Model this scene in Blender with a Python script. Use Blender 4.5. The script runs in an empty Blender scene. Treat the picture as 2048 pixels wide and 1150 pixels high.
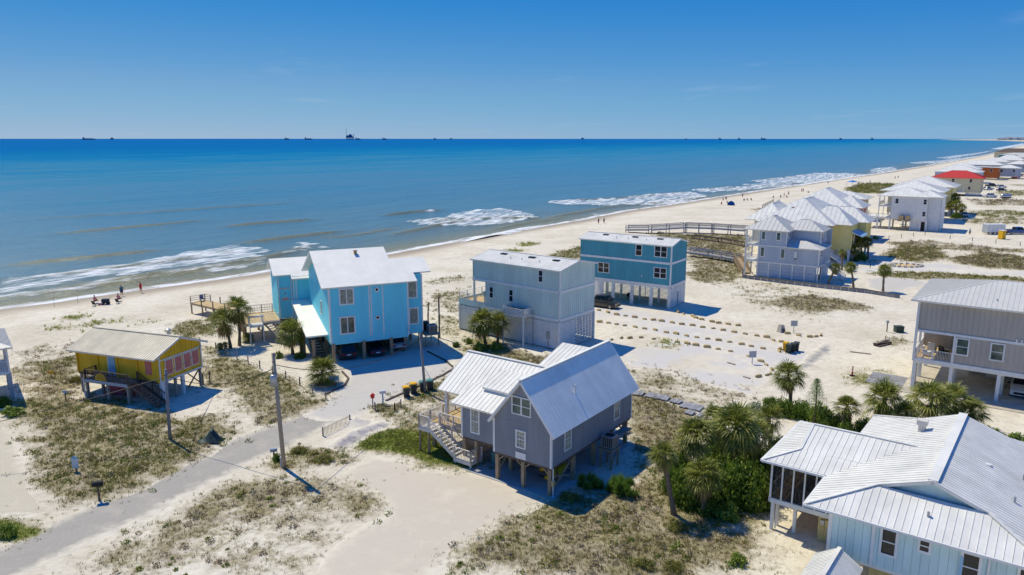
import bpy, bmesh, math, random
import numpy as np
from mathutils import Vector, Matrix
random.seed(7); RNG = np.random.default_rng(11)
R = math.radians; SC = bpy.context.scene; COL = SC.collection

# ---------------------------------------------------------------- camera, sky, sun, exposure
FPX, CAM_H = 1480.0, 25.0                       # focal length in pixels of a 2048 wide frame, flying height
TILT = math.atan(298 / FPX)
cam_d = bpy.data.cameras.new('camera'); cam = bpy.data.objects.new('camera', cam_d); COL.objects.link(cam)
cam_d.sensor_width = 36; cam_d.lens = 36 * FPX / 2048; cam_d.clip_start = 0.5; cam_d.clip_end = 150000
cam.location = (0, 0, CAM_H); cam.rotation_euler = (R(90) - TILT, 0, 0); SC.camera = cam

SUN_AZ, SUN_EL = R(134), R(57)                  # azimuth counted from +x towards +y
wd = bpy.data.worlds.new('World'); SC.world = wd; wd.use_nodes = True
wn = wd.node_tree.nodes; wl = wd.node_tree.links; wn.clear()
sky = wn.new('ShaderNodeTexSky'); sky.sky_type = 'NISHITA'; sky.sun_disc = False
sky.sun_elevation = SUN_EL; sky.sun_rotation = R(90) - SUN_AZ
sky.altitude = 0; sky.air_density = 0.5; sky.dust_density = 0.0; sky.ozone_density = 2.0
bg = wn.new('ShaderNodeBackground'); bg.inputs[1].default_value = 0.11
wo = wn.new('ShaderNodeOutputWorld'); 
sep = wn.new('ShaderNodeSeparateColor'); com = wn.new('ShaderNodeCombineColor'); wl.new(sky.outputs[0], sep.inputs[0])
def _pw(i, gain, expo):                         # clean dry air: a deeper blue than the stock atmosphere, one grade for the whole dome
    a = wn.new('ShaderNodeMath'); a.operation = 'MULTIPLY'; a.inputs[1].default_value = .1; wl.new(sep.outputs[i], a.inputs[0])
    b = wn.new('ShaderNodeMath'); b.operation = 'POWER'; b.inputs[1].default_value = expo; wl.new(a.outputs[0], b.inputs[0])
    c = wn.new('ShaderNodeMath'); c.operation = 'MULTIPLY'; c.inputs[1].default_value = 10 * gain; wl.new(b.outputs[0], c.inputs[0]); 
    if i == 2: wl.new(c.outputs[0], com.inputs[i]); return
    tc = wn.new('ShaderNodeTexCoord'); sp = wn.new('ShaderNodeSeparateXYZ'); wl.new(tc.outputs['Generated'], sp.inputs[0]); r = wn.new('ShaderNodeValToRGB'); wl.new(sp.outputs[2], r.inputs[0])
    st = ((0, .84), (.07, 1.45), (.12, 1.25), (.19, .62), (.4, .7)) if i == 0 else ((0, .95), (.05, 1.0), (.19, .82), (.4, .87)); el = r.color_ramp.elements
    while len(el) < len(st): el.new(.5)
    for e_, (p_, v_) in zip(el, st): e_.position = p_; e_.color = (v_/2, v_/2, v_/2, 1)
    d = wn.new('ShaderNodeMath'); d.operation = 'MULTIPLY'; wl.new(c.outputs[0], d.inputs[0]); wl.new(r.outputs[0], d.inputs[1]); e2 = wn.new('ShaderNodeMath'); e2.operation = 'MULTIPLY'; e2.inputs[1].default_value = 2; wl.new(d.outputs[0], e2.inputs[0]); wl.new(e2.outputs[0], com.inputs[i])
def _wisps():
    tc = wn.new('ShaderNodeTexCoord'); sp = wn.new('ShaderNodeSeparateXYZ'); wl.new(tc.outputs['Generated'], sp.inputs[0])
    def m(op, a, b):
        n = wn.new('ShaderNodeMath'); n.operation = op
        for k, v in enumerate((a, b)):
            if isinstance(v, (int, float)): n.inputs[k].default_value = v
            else: wl.new(v, n.inputs[k])
        return n.outputs[0]
    zz = m('ADD', m('MAXIMUM', sp.outputs[2], 0), .04); cx = wn.new('ShaderNodeCombineXYZ'); wl.new(m('DIVIDE', sp.outputs[0], zz), cx.inputs[0]); wl.new(m('DIVIDE', m('MULTIPLY', sp.outputs[1], .6), zz), cx.inputs[1])
    nz = wn.new('ShaderNodeTexNoise'); nz.inputs['Scale'].default_value = .55; nz.inputs['Detail'].default_value = 7; nz.inputs['Roughness'].default_value = .62; wl.new(cx.outputs[0], nz.inputs[0])
    r = wn.new('ShaderNodeMapRange'); r.inputs[1].default_value = .58; r.inputs[2].default_value = .85; r.inputs[4].default_value = .22; wl.new(nz.outputs[0], r.inputs[0])
    mx = wn.new('ShaderNodeMix'); mx.data_type = 'RGBA'; wl.new(r.outputs[0], mx.inputs[0]); wl.new(com.outputs[0], mx.inputs[6]); mx.inputs[7].default_value = (6.0, 6.4, 7.0, 1); return mx.outputs[2]
_pw(0, .48, 1.55); _pw(1, .45, .53); _pw(2, .57, .10)
wl.new(_wisps(), bg.inputs[0]); wl.new(bg.outputs[0], wo.inputs[0])
sun_d = bpy.data.lights.new('sun', 'SUN'); sun_d.energy = 3.9; sun_d.angle = R(0.5); sun_d.color = (1.0, 0.92, 0.70)
sun = bpy.data.objects.new('sun', sun_d); COL.objects.link(sun)
sdir = Vector((math.cos(SUN_AZ) * math.cos(SUN_EL), math.sin(SUN_AZ) * math.cos(SUN_EL), math.sin(SUN_EL)))
sun.rotation_euler = sdir.to_track_quat('Z', 'Y').to_euler(); sun.location = sdir * 200
vs = SC.view_settings; vs.view_transform = 'Standard'; vs.look = 'None'; vs.exposure = 0.08; vs.gamma = 1
SC.cycles.use_denoising = True; SC.cycles.max_bounces = 6; SC.cycles.transparent_max_bounces = 12
SC.cycles.caustics_reflective = False; SC.cycles.caustics_refractive = False

# ---------------------------------------------------------------- measuring: a spot of the photograph -> a point on the level ground
_c, _s = math.cos(TILT), math.sin(TILT)
def G(px, py, z=0.0):
    u = (px - 1024) / FPX; v = (575 - py) / FPX
    d = (u, _c + v * _s, -_s + v * _c); t = (z - CAM_H) / d[2]
    return Vector((d[0] * t, d[1] * t, z))
def Gs(pts, z=0.0): return [G(x, y, z) for x, y in pts]

# ---------------------------------------------------------------- mesh helpers
class MB:
    def __init__(s): s.v = []; s.f = []
    def add(s, vs_, fs):
        n = len(s.v); s.v += [tuple(p) for p in vs_]; s.f += [tuple(i + n for i in f) for f in fs]; return s
    def poly(s, pts): return s.add(pts, [tuple(range(len(pts)))])
    def box(s, x0, y0, z0, x1, y1, z1):
        return s.add([(x0,y0,z0),(x1,y0,z0),(x1,y1,z0),(x0,y1,z0),(x0,y0,z1),(x1,y0,z1),(x1,y1,z1),(x0,y1,z1)],
            [(0,3,2,1),(4,5,6,7),(0,1,5,4),(1,2,6,5),(2,3,7,6),(3,0,4,7)])
    def cbox(s, c, sx, sy, sz): return s.box(c[0]-sx/2, c[1]-sy/2, c[2]-sz/2, c[0]+sx/2, c[1]+sy/2, c[2]+sz/2)
    def bar(s, p, q, w, h=None):                  # square bar from p to q
        h = h or w; p, q = Vector(p), Vector(q); d = (q - p).normalized()
        up = Vector((0,0,1)) if abs(d.z) < 0.95 else Vector((1,0,0))
        a = d.cross(up).normalized(); b = a.cross(d); a = a * w / 2; b = b * h / 2
        return s.add([p-a-b, p+a-b, p+a+b, p-a+b, q-a-b, q+a-b, q+a+b, q-a+b],
            [(0,3,2,1),(4,5,6,7),(0,1,5,4),(1,2,6,5),(2,3,7,6),(3,0,4,7)])
    def tube(s, pts, rs, n=8, cap=True):
        pts = [Vector(p) for p in pts]
        if not hasattr(rs, '__len__'): rs = [rs] * len(pts)
        d0 = (pts[-1] - pts[0]).normalized(); up = Vector((0,0,1)) if abs(d0.z) < 0.9 else Vector((1,0,0))
        V = []
        for i, p in enumerate(pts):
            d = (pts[min(i+1, len(pts)-1)] - pts[max(i-1, 0)]).normalized()
            a = d.cross(up).normalized(); b = a.cross(d)
            V += [p + (a * math.cos(2*math.pi*k/n) + b * math.sin(2*math.pi*k/n)) * rs[i] for k in range(n)]
        Fc = [(i*n+k, i*n+(k+1)%n, (i+1)*n+(k+1)%n, (i+1)*n+k) for i in range(len(pts)-1) for k in range(n)]
        if cap: Fc += [tuple(reversed(range(n))), tuple(range((len(pts)-1)*n, len(pts)*n))]
        return s.add(V, Fc)
    def prism(s, pts, off):                       # polygon swept along a vector
        n = len(pts); off = Vector(off); A = [Vector(p) for p in pts]
        return s.add(A + [p + off for p in A], [tuple(range(n)), tuple(reversed(range(n, 2*n)))] +
            [(i, i+n, (i+1)%n+n, (i+1)%n) for i in range(n)])
    def obj(s, name, m, parent=None, smooth=False):
        me = bpy.data.meshes.new(name); me.from_pydata(s.v, [], s.f)
        if smooth: me.shade_smooth()
        return link(name, me, m, parent)
def link(name, me, m, parent=None):
    if m is not None and not me.materials: me.materials.append(m)
    o = bpy.data.objects.new(name, me); COL.objects.link(o); o.parent = parent; return o
def tag(o, label=None, cat=None, group=None, kind=None):
    for k, v in (('label', label), ('category', cat), ('group', group), ('kind', kind)):
        if v: o[k] = v
    return o
def thing(name, label, cat, loc=(0,0,0), rz=0.0, group=None):
    o = bpy.data.objects.new(name, None); COL.objects.link(o); o.location = loc; o.rotation_euler = (0, 0, rz)
    o.empty_display_size = 0.2
    return tag(o, label, cat, group)
def copy_tree(o, parent=None):
    c = o.copy(); COL.objects.link(c); c.parent = parent
    for ch in o.children: copy_tree(ch, c)
    return c
def clip(poly, i, lo, hi, key=None):              # Sutherland-Hodgman between two planes of one coordinate
    for sgn, lim in ((1, lo), (-1, hi)):
        out = []
        for a, b in zip(poly, poly[1:] + poly[:1]):
            fa, fb = sgn * (a[i] - lim), sgn * (b[i] - lim)
            if fa >= 0: out.append(a)
            if (fa > 0 and fb < 0) or (fa < 0 and fb > 0):
                t = fa / (fa - fb); out.append(tuple(a[k] + (b[k] - a[k]) * t for k in range(len(a))))
        poly = out
        if len(poly) < 3: return []
    return poly

# ---------------------------------------------------------------- materials
def S(r, g, b):
    f = lambda v: (v/255/12.92 if v/255 <= .04045 else ((v/255 + .055) / 1.055) ** 2.4)
    return (f(r), f(g), f(b))
MAT = {}
def mat(name, col, rough=0.7, var=0.18, scale=3.0, bump=0.0, bscale=40.0, metal=0.0, spec=0.35, col2=None, rnd=0.0, streak=None, coat=0.0):
    m = bpy.data.materials.new(name); m.use_nodes = True; nt = m.node_tree; N = nt.nodes; L = nt.links
    b = N['Principled BSDF']; b.inputs['Roughness'].default_value = rough; b.inputs['Metallic'].default_value = metal
    b.inputs['Specular IOR Level'].default_value = spec
    if coat: b.inputs['Coat Weight'].default_value = coat; b.inputs['Coat Roughness'].default_value = 0.05
    tc = N.new('ShaderNodeTexCoord'); mp = N.new('ShaderNodeMapping'); L.new(tc.outputs['Object'], mp.inputs[0])
    if streak: mp.inputs['Scale'].default_value = streak
    nz = N.new('ShaderNodeTexNoise'); nz.inputs['Scale'].default_value = scale; nz.inputs['Detail'].default_value = 6; nz.inputs['Roughness'].default_value = 0.65
    L.new(mp.outputs[0], nz.inputs[0])
    cr = N.new('ShaderNodeValToRGB'); c2 = col2 or tuple(c * (1 - var * 1.6) for c in col); c1 = tuple(min(1, c * (1 + var * .6)) for c in col)
    cr.color_ramp.elements[0].color = (*c2, 1); cr.color_ramp.elements[1].color = (*c1, 1)
    cr.color_ramp.elements[0].position = 0.3; cr.color_ramp.elements[1].position = 0.68
    L.new(nz.outputs[0], cr.inputs[0]); out = cr.outputs[0]
    if rnd:
        oi = N.new('ShaderNodeObjectInfo'); mr = N.new('ShaderNodeMapRange'); mr.inputs[3].default_value = 1 - rnd; mr.inputs[4].default_value = 1 + rnd
        L.new(oi.outputs['Random'], mr.inputs[0]); mx = N.new('ShaderNodeVectorMath'); mx.operation = 'SCALE'
        L.new(out, mx.inputs[0]); L.new(mr.outputs[0], mx.inputs['Scale']); out = mx.outputs[0]
    L.new(out, b.inputs['Base Color'])
    if bump:
        n2 = N.new('ShaderNodeTexNoise'); n2.inputs['Scale'].default_value = bscale; n2.inputs['Detail'].default_value = 5; L.new(mp.outputs[0], n2.inputs[0])
        bp = N.new('ShaderNodeBump'); bp.inputs['Strength'].default_value = bump; bp.inputs['Distance'].default_value = 0.05
        L.new(n2.outputs[0], bp.inputs['Height']); L.new(bp.outputs[0], b.inputs['Normal'])
    MAT[name] = m; return m
M = MAT
mat('white', S(230,229,224), .5, .08, 1.5, rnd=.02)
mat('offwhite', S(214,206,194), .6, .08, 3.0)
mat('roof_white', S(226,224,216), .55, .1, .6, rnd=.035, spec=.3)
mat('roof_cream', S(224,221,212), .5, .04, .8, rnd=.02)
mat('roof_grey', S(240,239,228), .5, .08, .6, metal=.1, rnd=.03)
mat('roof_tan', S(214,203,178), .5, .14, .7, rnd=.04)
mat('roof_pale', S(206,204,196), .5, .05, 1.0, rnd=.02)
mat('roof_red', S(205,62,48), .5, .08, 1.0)
mat('lap_grey', S(141,143,146), .6, .12, .9, streak=(1,1,.22))
mat('blue', S(116,220,236), .6, .08, .7, streak=(1,1,.2))
mat('blue_roof', S(250,245,230), .6, .05, .7, rnd=.02, spec=.25)
mat('pale_green', S(206,223,214), .55, .1, .7, streak=(1,1,.2))
mat('teal', S(82,162,178), .55, .1, .7, streak=(1,1,.2))
mat('yellow', S(232,186,44), .65, .14, .9, streak=(1,1,.25))
mat('pink', S(206,122,112), .65, .08, 2.0)
mat('rose', S(196,84,96), .7, .1, 2.0)
mat('taupe', S(186,177,165), .6, .1, .7, streak=(1,1,.2))
mat('lilac', S(186,194,204), .6, .08, .7, streak=(1,1,.2))
mat('cream_yellow', S(244,226,150), .65, .06, .8)
mat('coral', S(226,152,128), .65, .06, .8)
mat('beige', S(216,202,166), .65, .06, .8)
mat('orange', S(196,104,50), .65, .08, .8)
mat('green_wall', S(96,150,148), .65, .08, .8)
mat('aqua', S(200,224,222), .55, .1, .9, rnd=.04, streak=(1,1,.25))
mat('mustard', S(206,186,128), .65, .1, 1.0, rnd=.04)
mat('wood_grey', S(164,152,138), .8, .22, 3.0, bump=.3, rnd=.12, streak=(1,1,6))
mat('wood_pile', S(170,148,118), .85, .25, 3.0, bump=.3, rnd=.1, streak=(4,4,1))
mat('wood_dark', S(104,90,78), .85, .25, 3.0, rnd=.1)
mat('wood_tan', S(206,178,130), .8, .15, 3.0, rnd=.1)
mat('plank_grey', S(150,150,154), .85, .18, 2.0, rnd=.14)
mat('log', S(198,174,124), .85, .25, 6.0, bump=.5, bscale=25, rnd=.16)
mat('log_end', S(120,96,66), .9, .25, 9.0)
mat('pole', S(172,158,140), .85, .22, 3.0, bump=.3, streak=(5,5,.6))
mat('pole_grey', S(140,142,146), .8, .2, 3.0, streak=(5,5,.6))
mat('galv', S(170,176,182), .45, .1, 3.0, metal=.6)
mat('dark_metal', S(52,54,58), .5, .15, 3.0, metal=.3)
mat('black', S(24,24,26), .5, .2, 4.0)
mat('wire', S(58,56,54), .6, .1, 3.0)
mat('rubber', S(26,26,27), .85, .2, 8.0)
mat('rim', S(150,152,156), .3, .05, 3.0, metal=.8)
mat('glass', S(16,24,34), .06, .3, .6, spec=.5)
mat('glass_lit', S(96,112,100), .1, .35, 1.4, spec=.7, col2=S(48,60,62))
mat('curtain', S(170,166,142), .5, .3, 2.5, spec=.5, col2=S(86,96,96))
mat('screen', S(46,46,48), .9, .2, 1.0)
def _see(n, f):
    N = MAT[n].node_tree.nodes; L = MAT[n].node_tree.links; t = N.new('ShaderNodeBsdfTransparent'); x = N.new('ShaderNodeMixShader'); x.inputs[0].default_value = f
    L.new(N['Principled BSDF'].outputs[0], x.inputs[1]); L.new(t.outputs[0], x.inputs[2]); L.new(x.outputs[0], N['Material Output'].inputs[0])
_see('screen', .45)
mat('car_black', S(22,23,26), .3, .05, 1.0, spec=.6, coat=.8)
mat('car_navy', S(36,38,60), .3, .05, 1.0, spec=.6, coat=.8)
mat('car_silver', S(176,180,184), .3, .04, 1.0, metal=.5, spec=.6, coat=.8)
mat('car_white', S(226,226,224), .3, .04, 1.0, spec=.6, coat=.8)
mat('car_blue', S(50,84,140), .3, .04, 1.0, spec=.6, coat=.8)
mat('tail_red', S(170,24,22), .25, .1, 3.0, spec=.6)
mat('lamp_white', S(226,228,226), .2, .1, 3.0, spec=.6)
mat('amber', S(232,110,40), .4, .1, 3.0)
mat('bin_dark', S(70,76,74), .6, .15, 4.0)
mat('bin_green', S(58,72,62), .6, .15, 4.0)
mat('bin_teal', S(80,140,132), .6, .15, 4.0)
mat('bin_yellow', S(240,184,28), .5, .08, 4.0)
mat('sign_grey', S(172,178,184), .5, .08, 4.0)
mat('sign_blue', S(150,190,214), .5, .08, 4.0)
mat('sign_yellow', S(228,176,36), .5, .08, 4.0)
mat('red', S(206,44,40), .6, .1, 4.0)
mat('skin', S(206,150,122), .6, .08, 6.0)
mat('hair', S(70,50,36), .8, .2, 8.0)
mat('shirt_red', S(214,40,40), .8, .1, 6.0)
mat('shirt_teal', S(44,104,128), .8, .1, 6.0)
mat('shirt_dark', S(60,56,66), .8, .1, 6.0)
mat('shirt_pink', S(206,130,130), .8, .1, 6.0)
mat('shirt_white', S(216,214,210), .8, .1, 6.0)
mat('shorts_navy', S(44,50,70), .8, .1, 6.0)
mat('tent_blue', S(30,120,200), .6, .08, 2.0)
mat('tarp', S(40,60,58), .55, .25, 3.0)
mat('ship', S(74,110,146), .7, .1, .01)  # distance haze is put into this blue-grey, shared by ships and rigs
mat('trunk', S(132,116,96), .9, .3, 5.0, bump=.8, bscale=14, streak=(1,1,3))
mat('concrete', S(196,186,168), .85, .14, .8, bump=.15, bscale=30, col2=S(166,158,144))
mat('concrete_grey', S(178,178,176), .85, .12, .6, bump=.15, bscale=30)
mat('stone', S(196,186,168), .9, .2, 4.0, bump=.5, bscale=12, rnd=.12)
def leaf(name, a, b, c, rough=.5, trans=.25):     # per-leaf colour spread, thin leaves let some light through
    m = bpy.data.materials.new(name); m.use_nodes = True; N = m.node_tree.nodes; L = m.node_tree.links
    p = N['Principled BSDF']; p.inputs['Roughness'].default_value = rough; p.inputs['Specular IOR Level'].default_value = .3
    g = N.new('ShaderNodeNewGeometry'); cr = N.new('ShaderNodeValToRGB')
    cr.color_ramp.elements[0].color = (*a, 1); cr.color_ramp.elements[1].color = (*c, 1)
    e = cr.color_ramp.elements.new(.5); e.color = (*b, 1)
    L.new(g.outputs['Random Per Island'], cr.inputs[0]); L.new(cr.outputs[0], p.inputs['Base Color'])
    t = N.new('ShaderNodeBsdfTranslucent'); L.new(cr.outputs[0], t.inputs[0]); mx = N.new('ShaderNodeMixShader'); mx.inputs[0].default_value = trans
    L.new(p.outputs[0], mx.inputs[1]); L.new(t.outputs[0], mx.inputs[2]); L.new(mx.outputs[0], N['Material Output'].inputs[0])
    MAT[name] = m
leaf('palm_leaf', S(84,98,34), S(124,132,52), S(180,176,94), .45, .35)
leaf('palm_dead', S(120,100,62), S(156,132,84), S(186,166,116))
leaf('bush_dark', S(64,92,28), S(98,126,42), S(146,160,64), .5, .4)
leaf('bush_bright', S(92,116,38), S(126,148,52), S(166,178,78))
leaf('bush_yucca', S(70,104,36), S(106,140,52), S(156,178,84), .5, .4)
leaf('bush_pale', S(120,134,100), S(150,160,124), S(186,190,152))
leaf('grass_dry', S(104,90,56), S(136,118,76), S(178,160,114))
leaf('grass_olive', S(92,96,34), S(130,128,52), S(172,162,86))
leaf('grass_green', S(96,116,34), S(130,148,48), S(176,180,72))
leaf('grass_lime', S(128,148,44), S(160,172,58), S(196,196,96))
leaf('scrub_brown', S(104,84,58), S(132,110,78), S(160,142,110))
leaf('scrub_grey', S(112,106,84), S(140,132,108), S(172,164,140))
# ---------------------------------------------------------------- coast frame: s runs along the beach, n runs out to sea
CA = R(53); ES = np.array([math.cos(CA), math.sin(CA)]); EN = np.array([-math.sin(CA), math.cos(CA)])
SEA_Z = -1.0
def to_sn(x, y): return x * ES[0] + y * ES[1], x * EN[0] + y * EN[1]
_sh = [(0,617),(100,605),(250,583),(400,563),(540,543),(780,507),(860,492),(950,476),(1050,458),(1150,442),(1250,422),(1350,408),(1450,392),(1550,377),(1650,362),(1750,348),(1850,332),(1920,320),(1980,308),(2020,297),(2048,290)]
_sp = [to_sn(*G(x, y, SEA_Z)[:2]) for x, y in _sh]
SHS = np.array([-4000, -60] + [p[0] for p in _sp] + [7000, 12000, 16000, 20000, 26000, 60000])
SHN = np.array([138, 134] + [p[1] for p in _sp] + [300, 900, 1900, 2600, 2750, 2600])
def shore(s): return np.interp(s, SHS, SHN)
_grid = RNG.random((256, 256))
def vnoise(x, y, f):
    x = np.asarray(x) * f + 1000.3; y = np.asarray(y) * f + 500.7; xi = np.floor(x).astype(int); yi = np.floor(y).astype(int)
    fx = x - xi; fy = y - yi; fx = fx*fx*(3-2*fx); fy = fy*fy*(3-2*fy); g = _grid
    a = g[xi % 256, yi % 256]; b = g[(xi+1) % 256, yi % 256]; c = g[xi % 256, (yi+1) % 256]; d = g[(xi+1) % 256, (yi+1) % 256]
    return (a*(1-fx)+b*fx)*(1-fy) + (c*(1-fx)+d*fx)*fy
def fbm(x, y, f): return (vnoise(x, y, f) + .5*vnoise(x, y, f*2.1) + .25*vnoise(x, y, f*4.3)) / 1.75
def sstep(a, b, t): t = np.clip((t - a) / (b - a), 0, 1); return t*t*(3-2*t)
def inside(poly, x, y):
    r = np.zeros(np.shape(x), bool); n = len(poly)
    for i in range(n):
        x0, y0 = poly[i][:2]; x1, y1 = poly[(i+1) % n][:2]
        if y0 == y1: continue
        c = ((y0 > y) != (y1 > y)) & (x < (x1 - x0) * (y - y0) / (y1 - y0) + x0); r ^= c
    return r

# what grows where: (kind, cover, outline measured on the ground)
VEG = [
 ('olive',.72,[(60,800),(150,790),(250,800),(330,825),(420,828),(465,880),(400,905),(300,955),(210,1003),(150,1000),(100,975),(60,930),(45,860)]),
 ('dry',.3,[(60,800),(150,790),(250,800),(330,825),(420,828),(465,880),(400,905),(300,955),(210,1003),(150,1000),(100,975),(60,930),(45,860)]),
 ('green',.3,[(170,940),(300,905),(440,872),(462,884),(400,908),(300,958),(215,1003),(150,1002)]),
 ('green',.9,[(0,800),(55,798),(72,830),(30,850),(0,850)]),
 ('olive',.6,[(90,722),(150,715),(160,760),(120,785),(70,750)]),
 ('dry',.5,[(0,725),(60,720),(150,730),(170,800),(110,800),(50,790),(20,760)]),
 ('olive',.85,[(330,655),(440,632),(452,645),(392,690),(430,700),(520,735),(600,770),(655,797),(650,812),(600,800),(520,765),(440,735),(408,712)]),
 ('dry',.5,[(410,712),(520,758),(640,806),(650,815),(600,820),(560,850),(520,852),(470,800),(420,775)]),
 ('olive',.45,[(410,712),(520,758),(640,806),(650,815),(600,820),(560,850),(520,852),(470,800),(420,775)]),
 ('olive',.95,[(560,908),(600,890),(685,908),(680,925),(600,935),(555,930)]),
 ('dry',.42,[(130,1150),(230,1092),(330,1042),(430,990),(520,955),(640,960),(720,985),(775,1012),(755,1045),(690,1070),(640,1110),(610,1150)]),
 ('green',.13,[(130,1150),(230,1092),(330,1042),(430,990),(520,955),(640,960),(720,985),(775,1012),(755,1045),(690,1070),(640,1110),(610,1150)]),
 ('olive',.5,[(135,1150),(230,1095),(330,1045),(430,992),(520,957),(560,950),(560,970),(450,1015),(330,1075),(230,1130),(200,1150)]),
 ('olive',.5,[(690,975),(740,992),(775,1012),(755,1040),(690,1035),(670,1000)]),
 ('green',1.25,[(0,1020),(28,1040),(42,1075),(0,1100)]),
 ('green',1.5,[(732,866),(790,858),(870,872),(910,890),(985,930),(950,942),(890,936),(800,914),(730,900)]),
 ('olive',.8,[(735,868),(790,862),(870,875),(905,893),(975,925),(945,934),(890,928),(800,908),(735,898)]),
 ('olive',.6,[(800,835),(880,800),(880,862),(800,866)]),
 ('olive',.7,[(838,772),(890,760),(900,800),(830,812),(790,830),(740,822),(800,800)]),
 ('dry',.5,[(880,760),(1000,700),(1130,715),(1120,760),(1000,800),(900,830)]),
 ('olive',.7,[(930,690),(1010,692),(1070,712),(1130,722),(1120,742),(1050,730),(950,715)]),
 ('green',.7,[(930,680),(1000,685),(1020,705),(940,712)]),
 ('dry',.85,[(1262,780),(1330,795),(1400,832),(1420,865),(1380,905),(1320,905),(1290,955),(1255,900)]),
 ('olive',.35,[(1262,780),(1330,795),(1400,832),(1420,865),(1380,905),(1320,905),(1290,955),(1255,900)]),
 ('dry',.6,[(870,1150),(950,1090),(1000,1062),(1080,1014),(1110,1000),(1200,1000),(1290,960),(1330,1000),(1400,1050),(1480,1080),(1560,1110),(1590,1150)]),
 ('olive',.46,[(870,1150),(950,1090),(1000,1062),(1080,1014),(1110,1000),(1200,1000),(1290,960),(1330,1000),(1400,1050),(1480,1080),(1560,1110),(1590,1150)]),
 ('green',.4,[(870,1150),(950,1090),(1000,1062),(1080,1014),(1110,1000),(1200,990),(1180,1030),(1080,1060),(980,1110),(930,1150)]),
 ('olive',.9,[(1250,1110),(1300,1090),(1360,1105),(1390,1130),(1330,1145),(1260,1140)]),
 ('olive',.5,[(1290,960),(1330,900),(1400,1010),(1520,1000),(1540,1060),(1480,1085),(1400,1055),(1330,1005)]),
 ('green',.3,[(1290,960),(1330,900),(1400,1010),(1520,1000),(1540,1060),(1480,1085),(1400,1055),(1330,1005)]),
 ('dry',.28,[(1100,740),(1290,730),(1500,780),(1520,810),(1420,825),(1330,790),(1262,775)]),
 ('olive',.16,[(1100,740),(1290,730),(1500,780),(1520,810),(1420,825),(1330,790),(1262,775)]),
 ('green',.8,[(1700,762),(1760,742),(1800,746),(1790,765),(1730,772)]),
 ('olive',.9,[(1750,682),(1800,675),(1830,690),(1775,697)]),
 ('dry',.6,[(1520,602),(1600,590),(1690,598),(1750,620),(1650,627),(1560,625)]),
 ('olive',.25,[(1440,570),(1560,565),(1690,600),(1640,640),(1520,620)]),
 ('olive',.7,[(1100,512),(1160,490),(1180,505),(1162,520),(1112,520)]),
 ('dry',.55,[(1300,466),(1490,470),(1492,500),(1490,548),(1440,572),(1380,560),(1376,500),(1320,480)]),
 ('olive',.4,[(1300,466),(1490,470),(1492,500),(1490,548),(1440,572),(1380,560),(1376,500),(1320,480)]),
 ('olive',.8,[(1775,510),(1800,492),(1870,495),(1890,515),(1840,525),(1790,520)]),
 ('dry',.6,[(1770,512),(1800,490),(1880,495),(1900,517),(1840,527),(1790,522)]),
 ('dry',.8,[(1900,522),(1960,502),(2060,515),(2060,540),(1960,537)]),
 ('olive',.5,[(1900,522),(1960,502),(2060,515),(2060,540),(1960,537)]),
 ('olive',.85,[(1730,547),(1800,542),(2060,556),(2060,566),(1800,557)]),
 ('dry',.6,[(1760,486),(1850,480),(2000,496),(2060,500),(2060,506),(1900,501),(1800,494)]),
 ('olive',.4,[(1930,438),(2060,428),(2060,448),(1940,450)]),
 ('olive',.5,[(1925,424),(2000,420),(2060,424),(2060,432),(1960,434)]),
 ('dry',.5,[(1940,398),(2060,400),(2060,412),(1950,410)]),
 ('olive',.45,[(1990,384),(2060,380),(2060,390),(2000,394)]),
 ('olive',.7,[(1690,376),(1750,362),(1800,367),(1770,388),(1700,386)]),
 ('olive',.6,[(1740,354),(1800,346),(1830,350),(1790,362)]),
 ('dry',.3,[(1500,418),(1580,410),(1600,425),(1540,440)]),
 ('olive',.35,[(858,592),(925,575),(940,602),(918,680),(878,672),(866,622)]),
 ('olive',.5,[(845,572),(862,560),(935,547),(932,560)]),
 ('dry',.3,[(40,692),(165,682),(150,725),(60,735),(15,720)]),
 ('lime',1.1,[(1308,686),(1330,678),(1350,690),(1345,698),(1320,696)]),
 ('lime',1.2,[(113,636),(128,628),(148,628),(155,636),(130,640)]),
 ('lime',1.0,[(160,652),(175,642),(192,640),(205,645),(180,650),(168,654)]),
 ('lime',1.0,[(232,636),(246,629),(258,632),(246,638)]), ('lime',1.0,[(218,643),(230,639),(242,642),(230,645)]),
 ('lime',.9,[(100,658),(115,650),(130,653),(112,660)]), ('lime',.9,[(265,650),(277,645),(285,648),(275,652)]),
 ('lime',.9,[(285,646),(298,642),(306,644),(295,648)]), ('lime',.7,[(145,664),(158,659),(166,663),(155,666)]),
 ('lime',.9,[(1036,490),(1055,483),(1070,488),(1050,492)]), ('lime',.8,[(1010,500),(1040,497),(1045,503),(1015,505)]),
]
KINDS = ('dry', 'olive', 'green', 'lime'); CELL = 0.5
RS = np.arange(0, 460, CELL); RN = np.arange(-190, 140, CELL)
gs, gn = np.meshgrid(RS, RN, indexing='ij'); gx = gs*ES[0] + gn*EN[0]; gy = gs*ES[1] + gn*EN[1]
jx = gx + (fbm(gx, gy, .35) - .5) * 3.0; jy = gy + (fbm(gy, gx, .35) - .5) * 3.0
DENS = {k: np.zeros(gs.shape) for k in KINDS}
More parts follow.
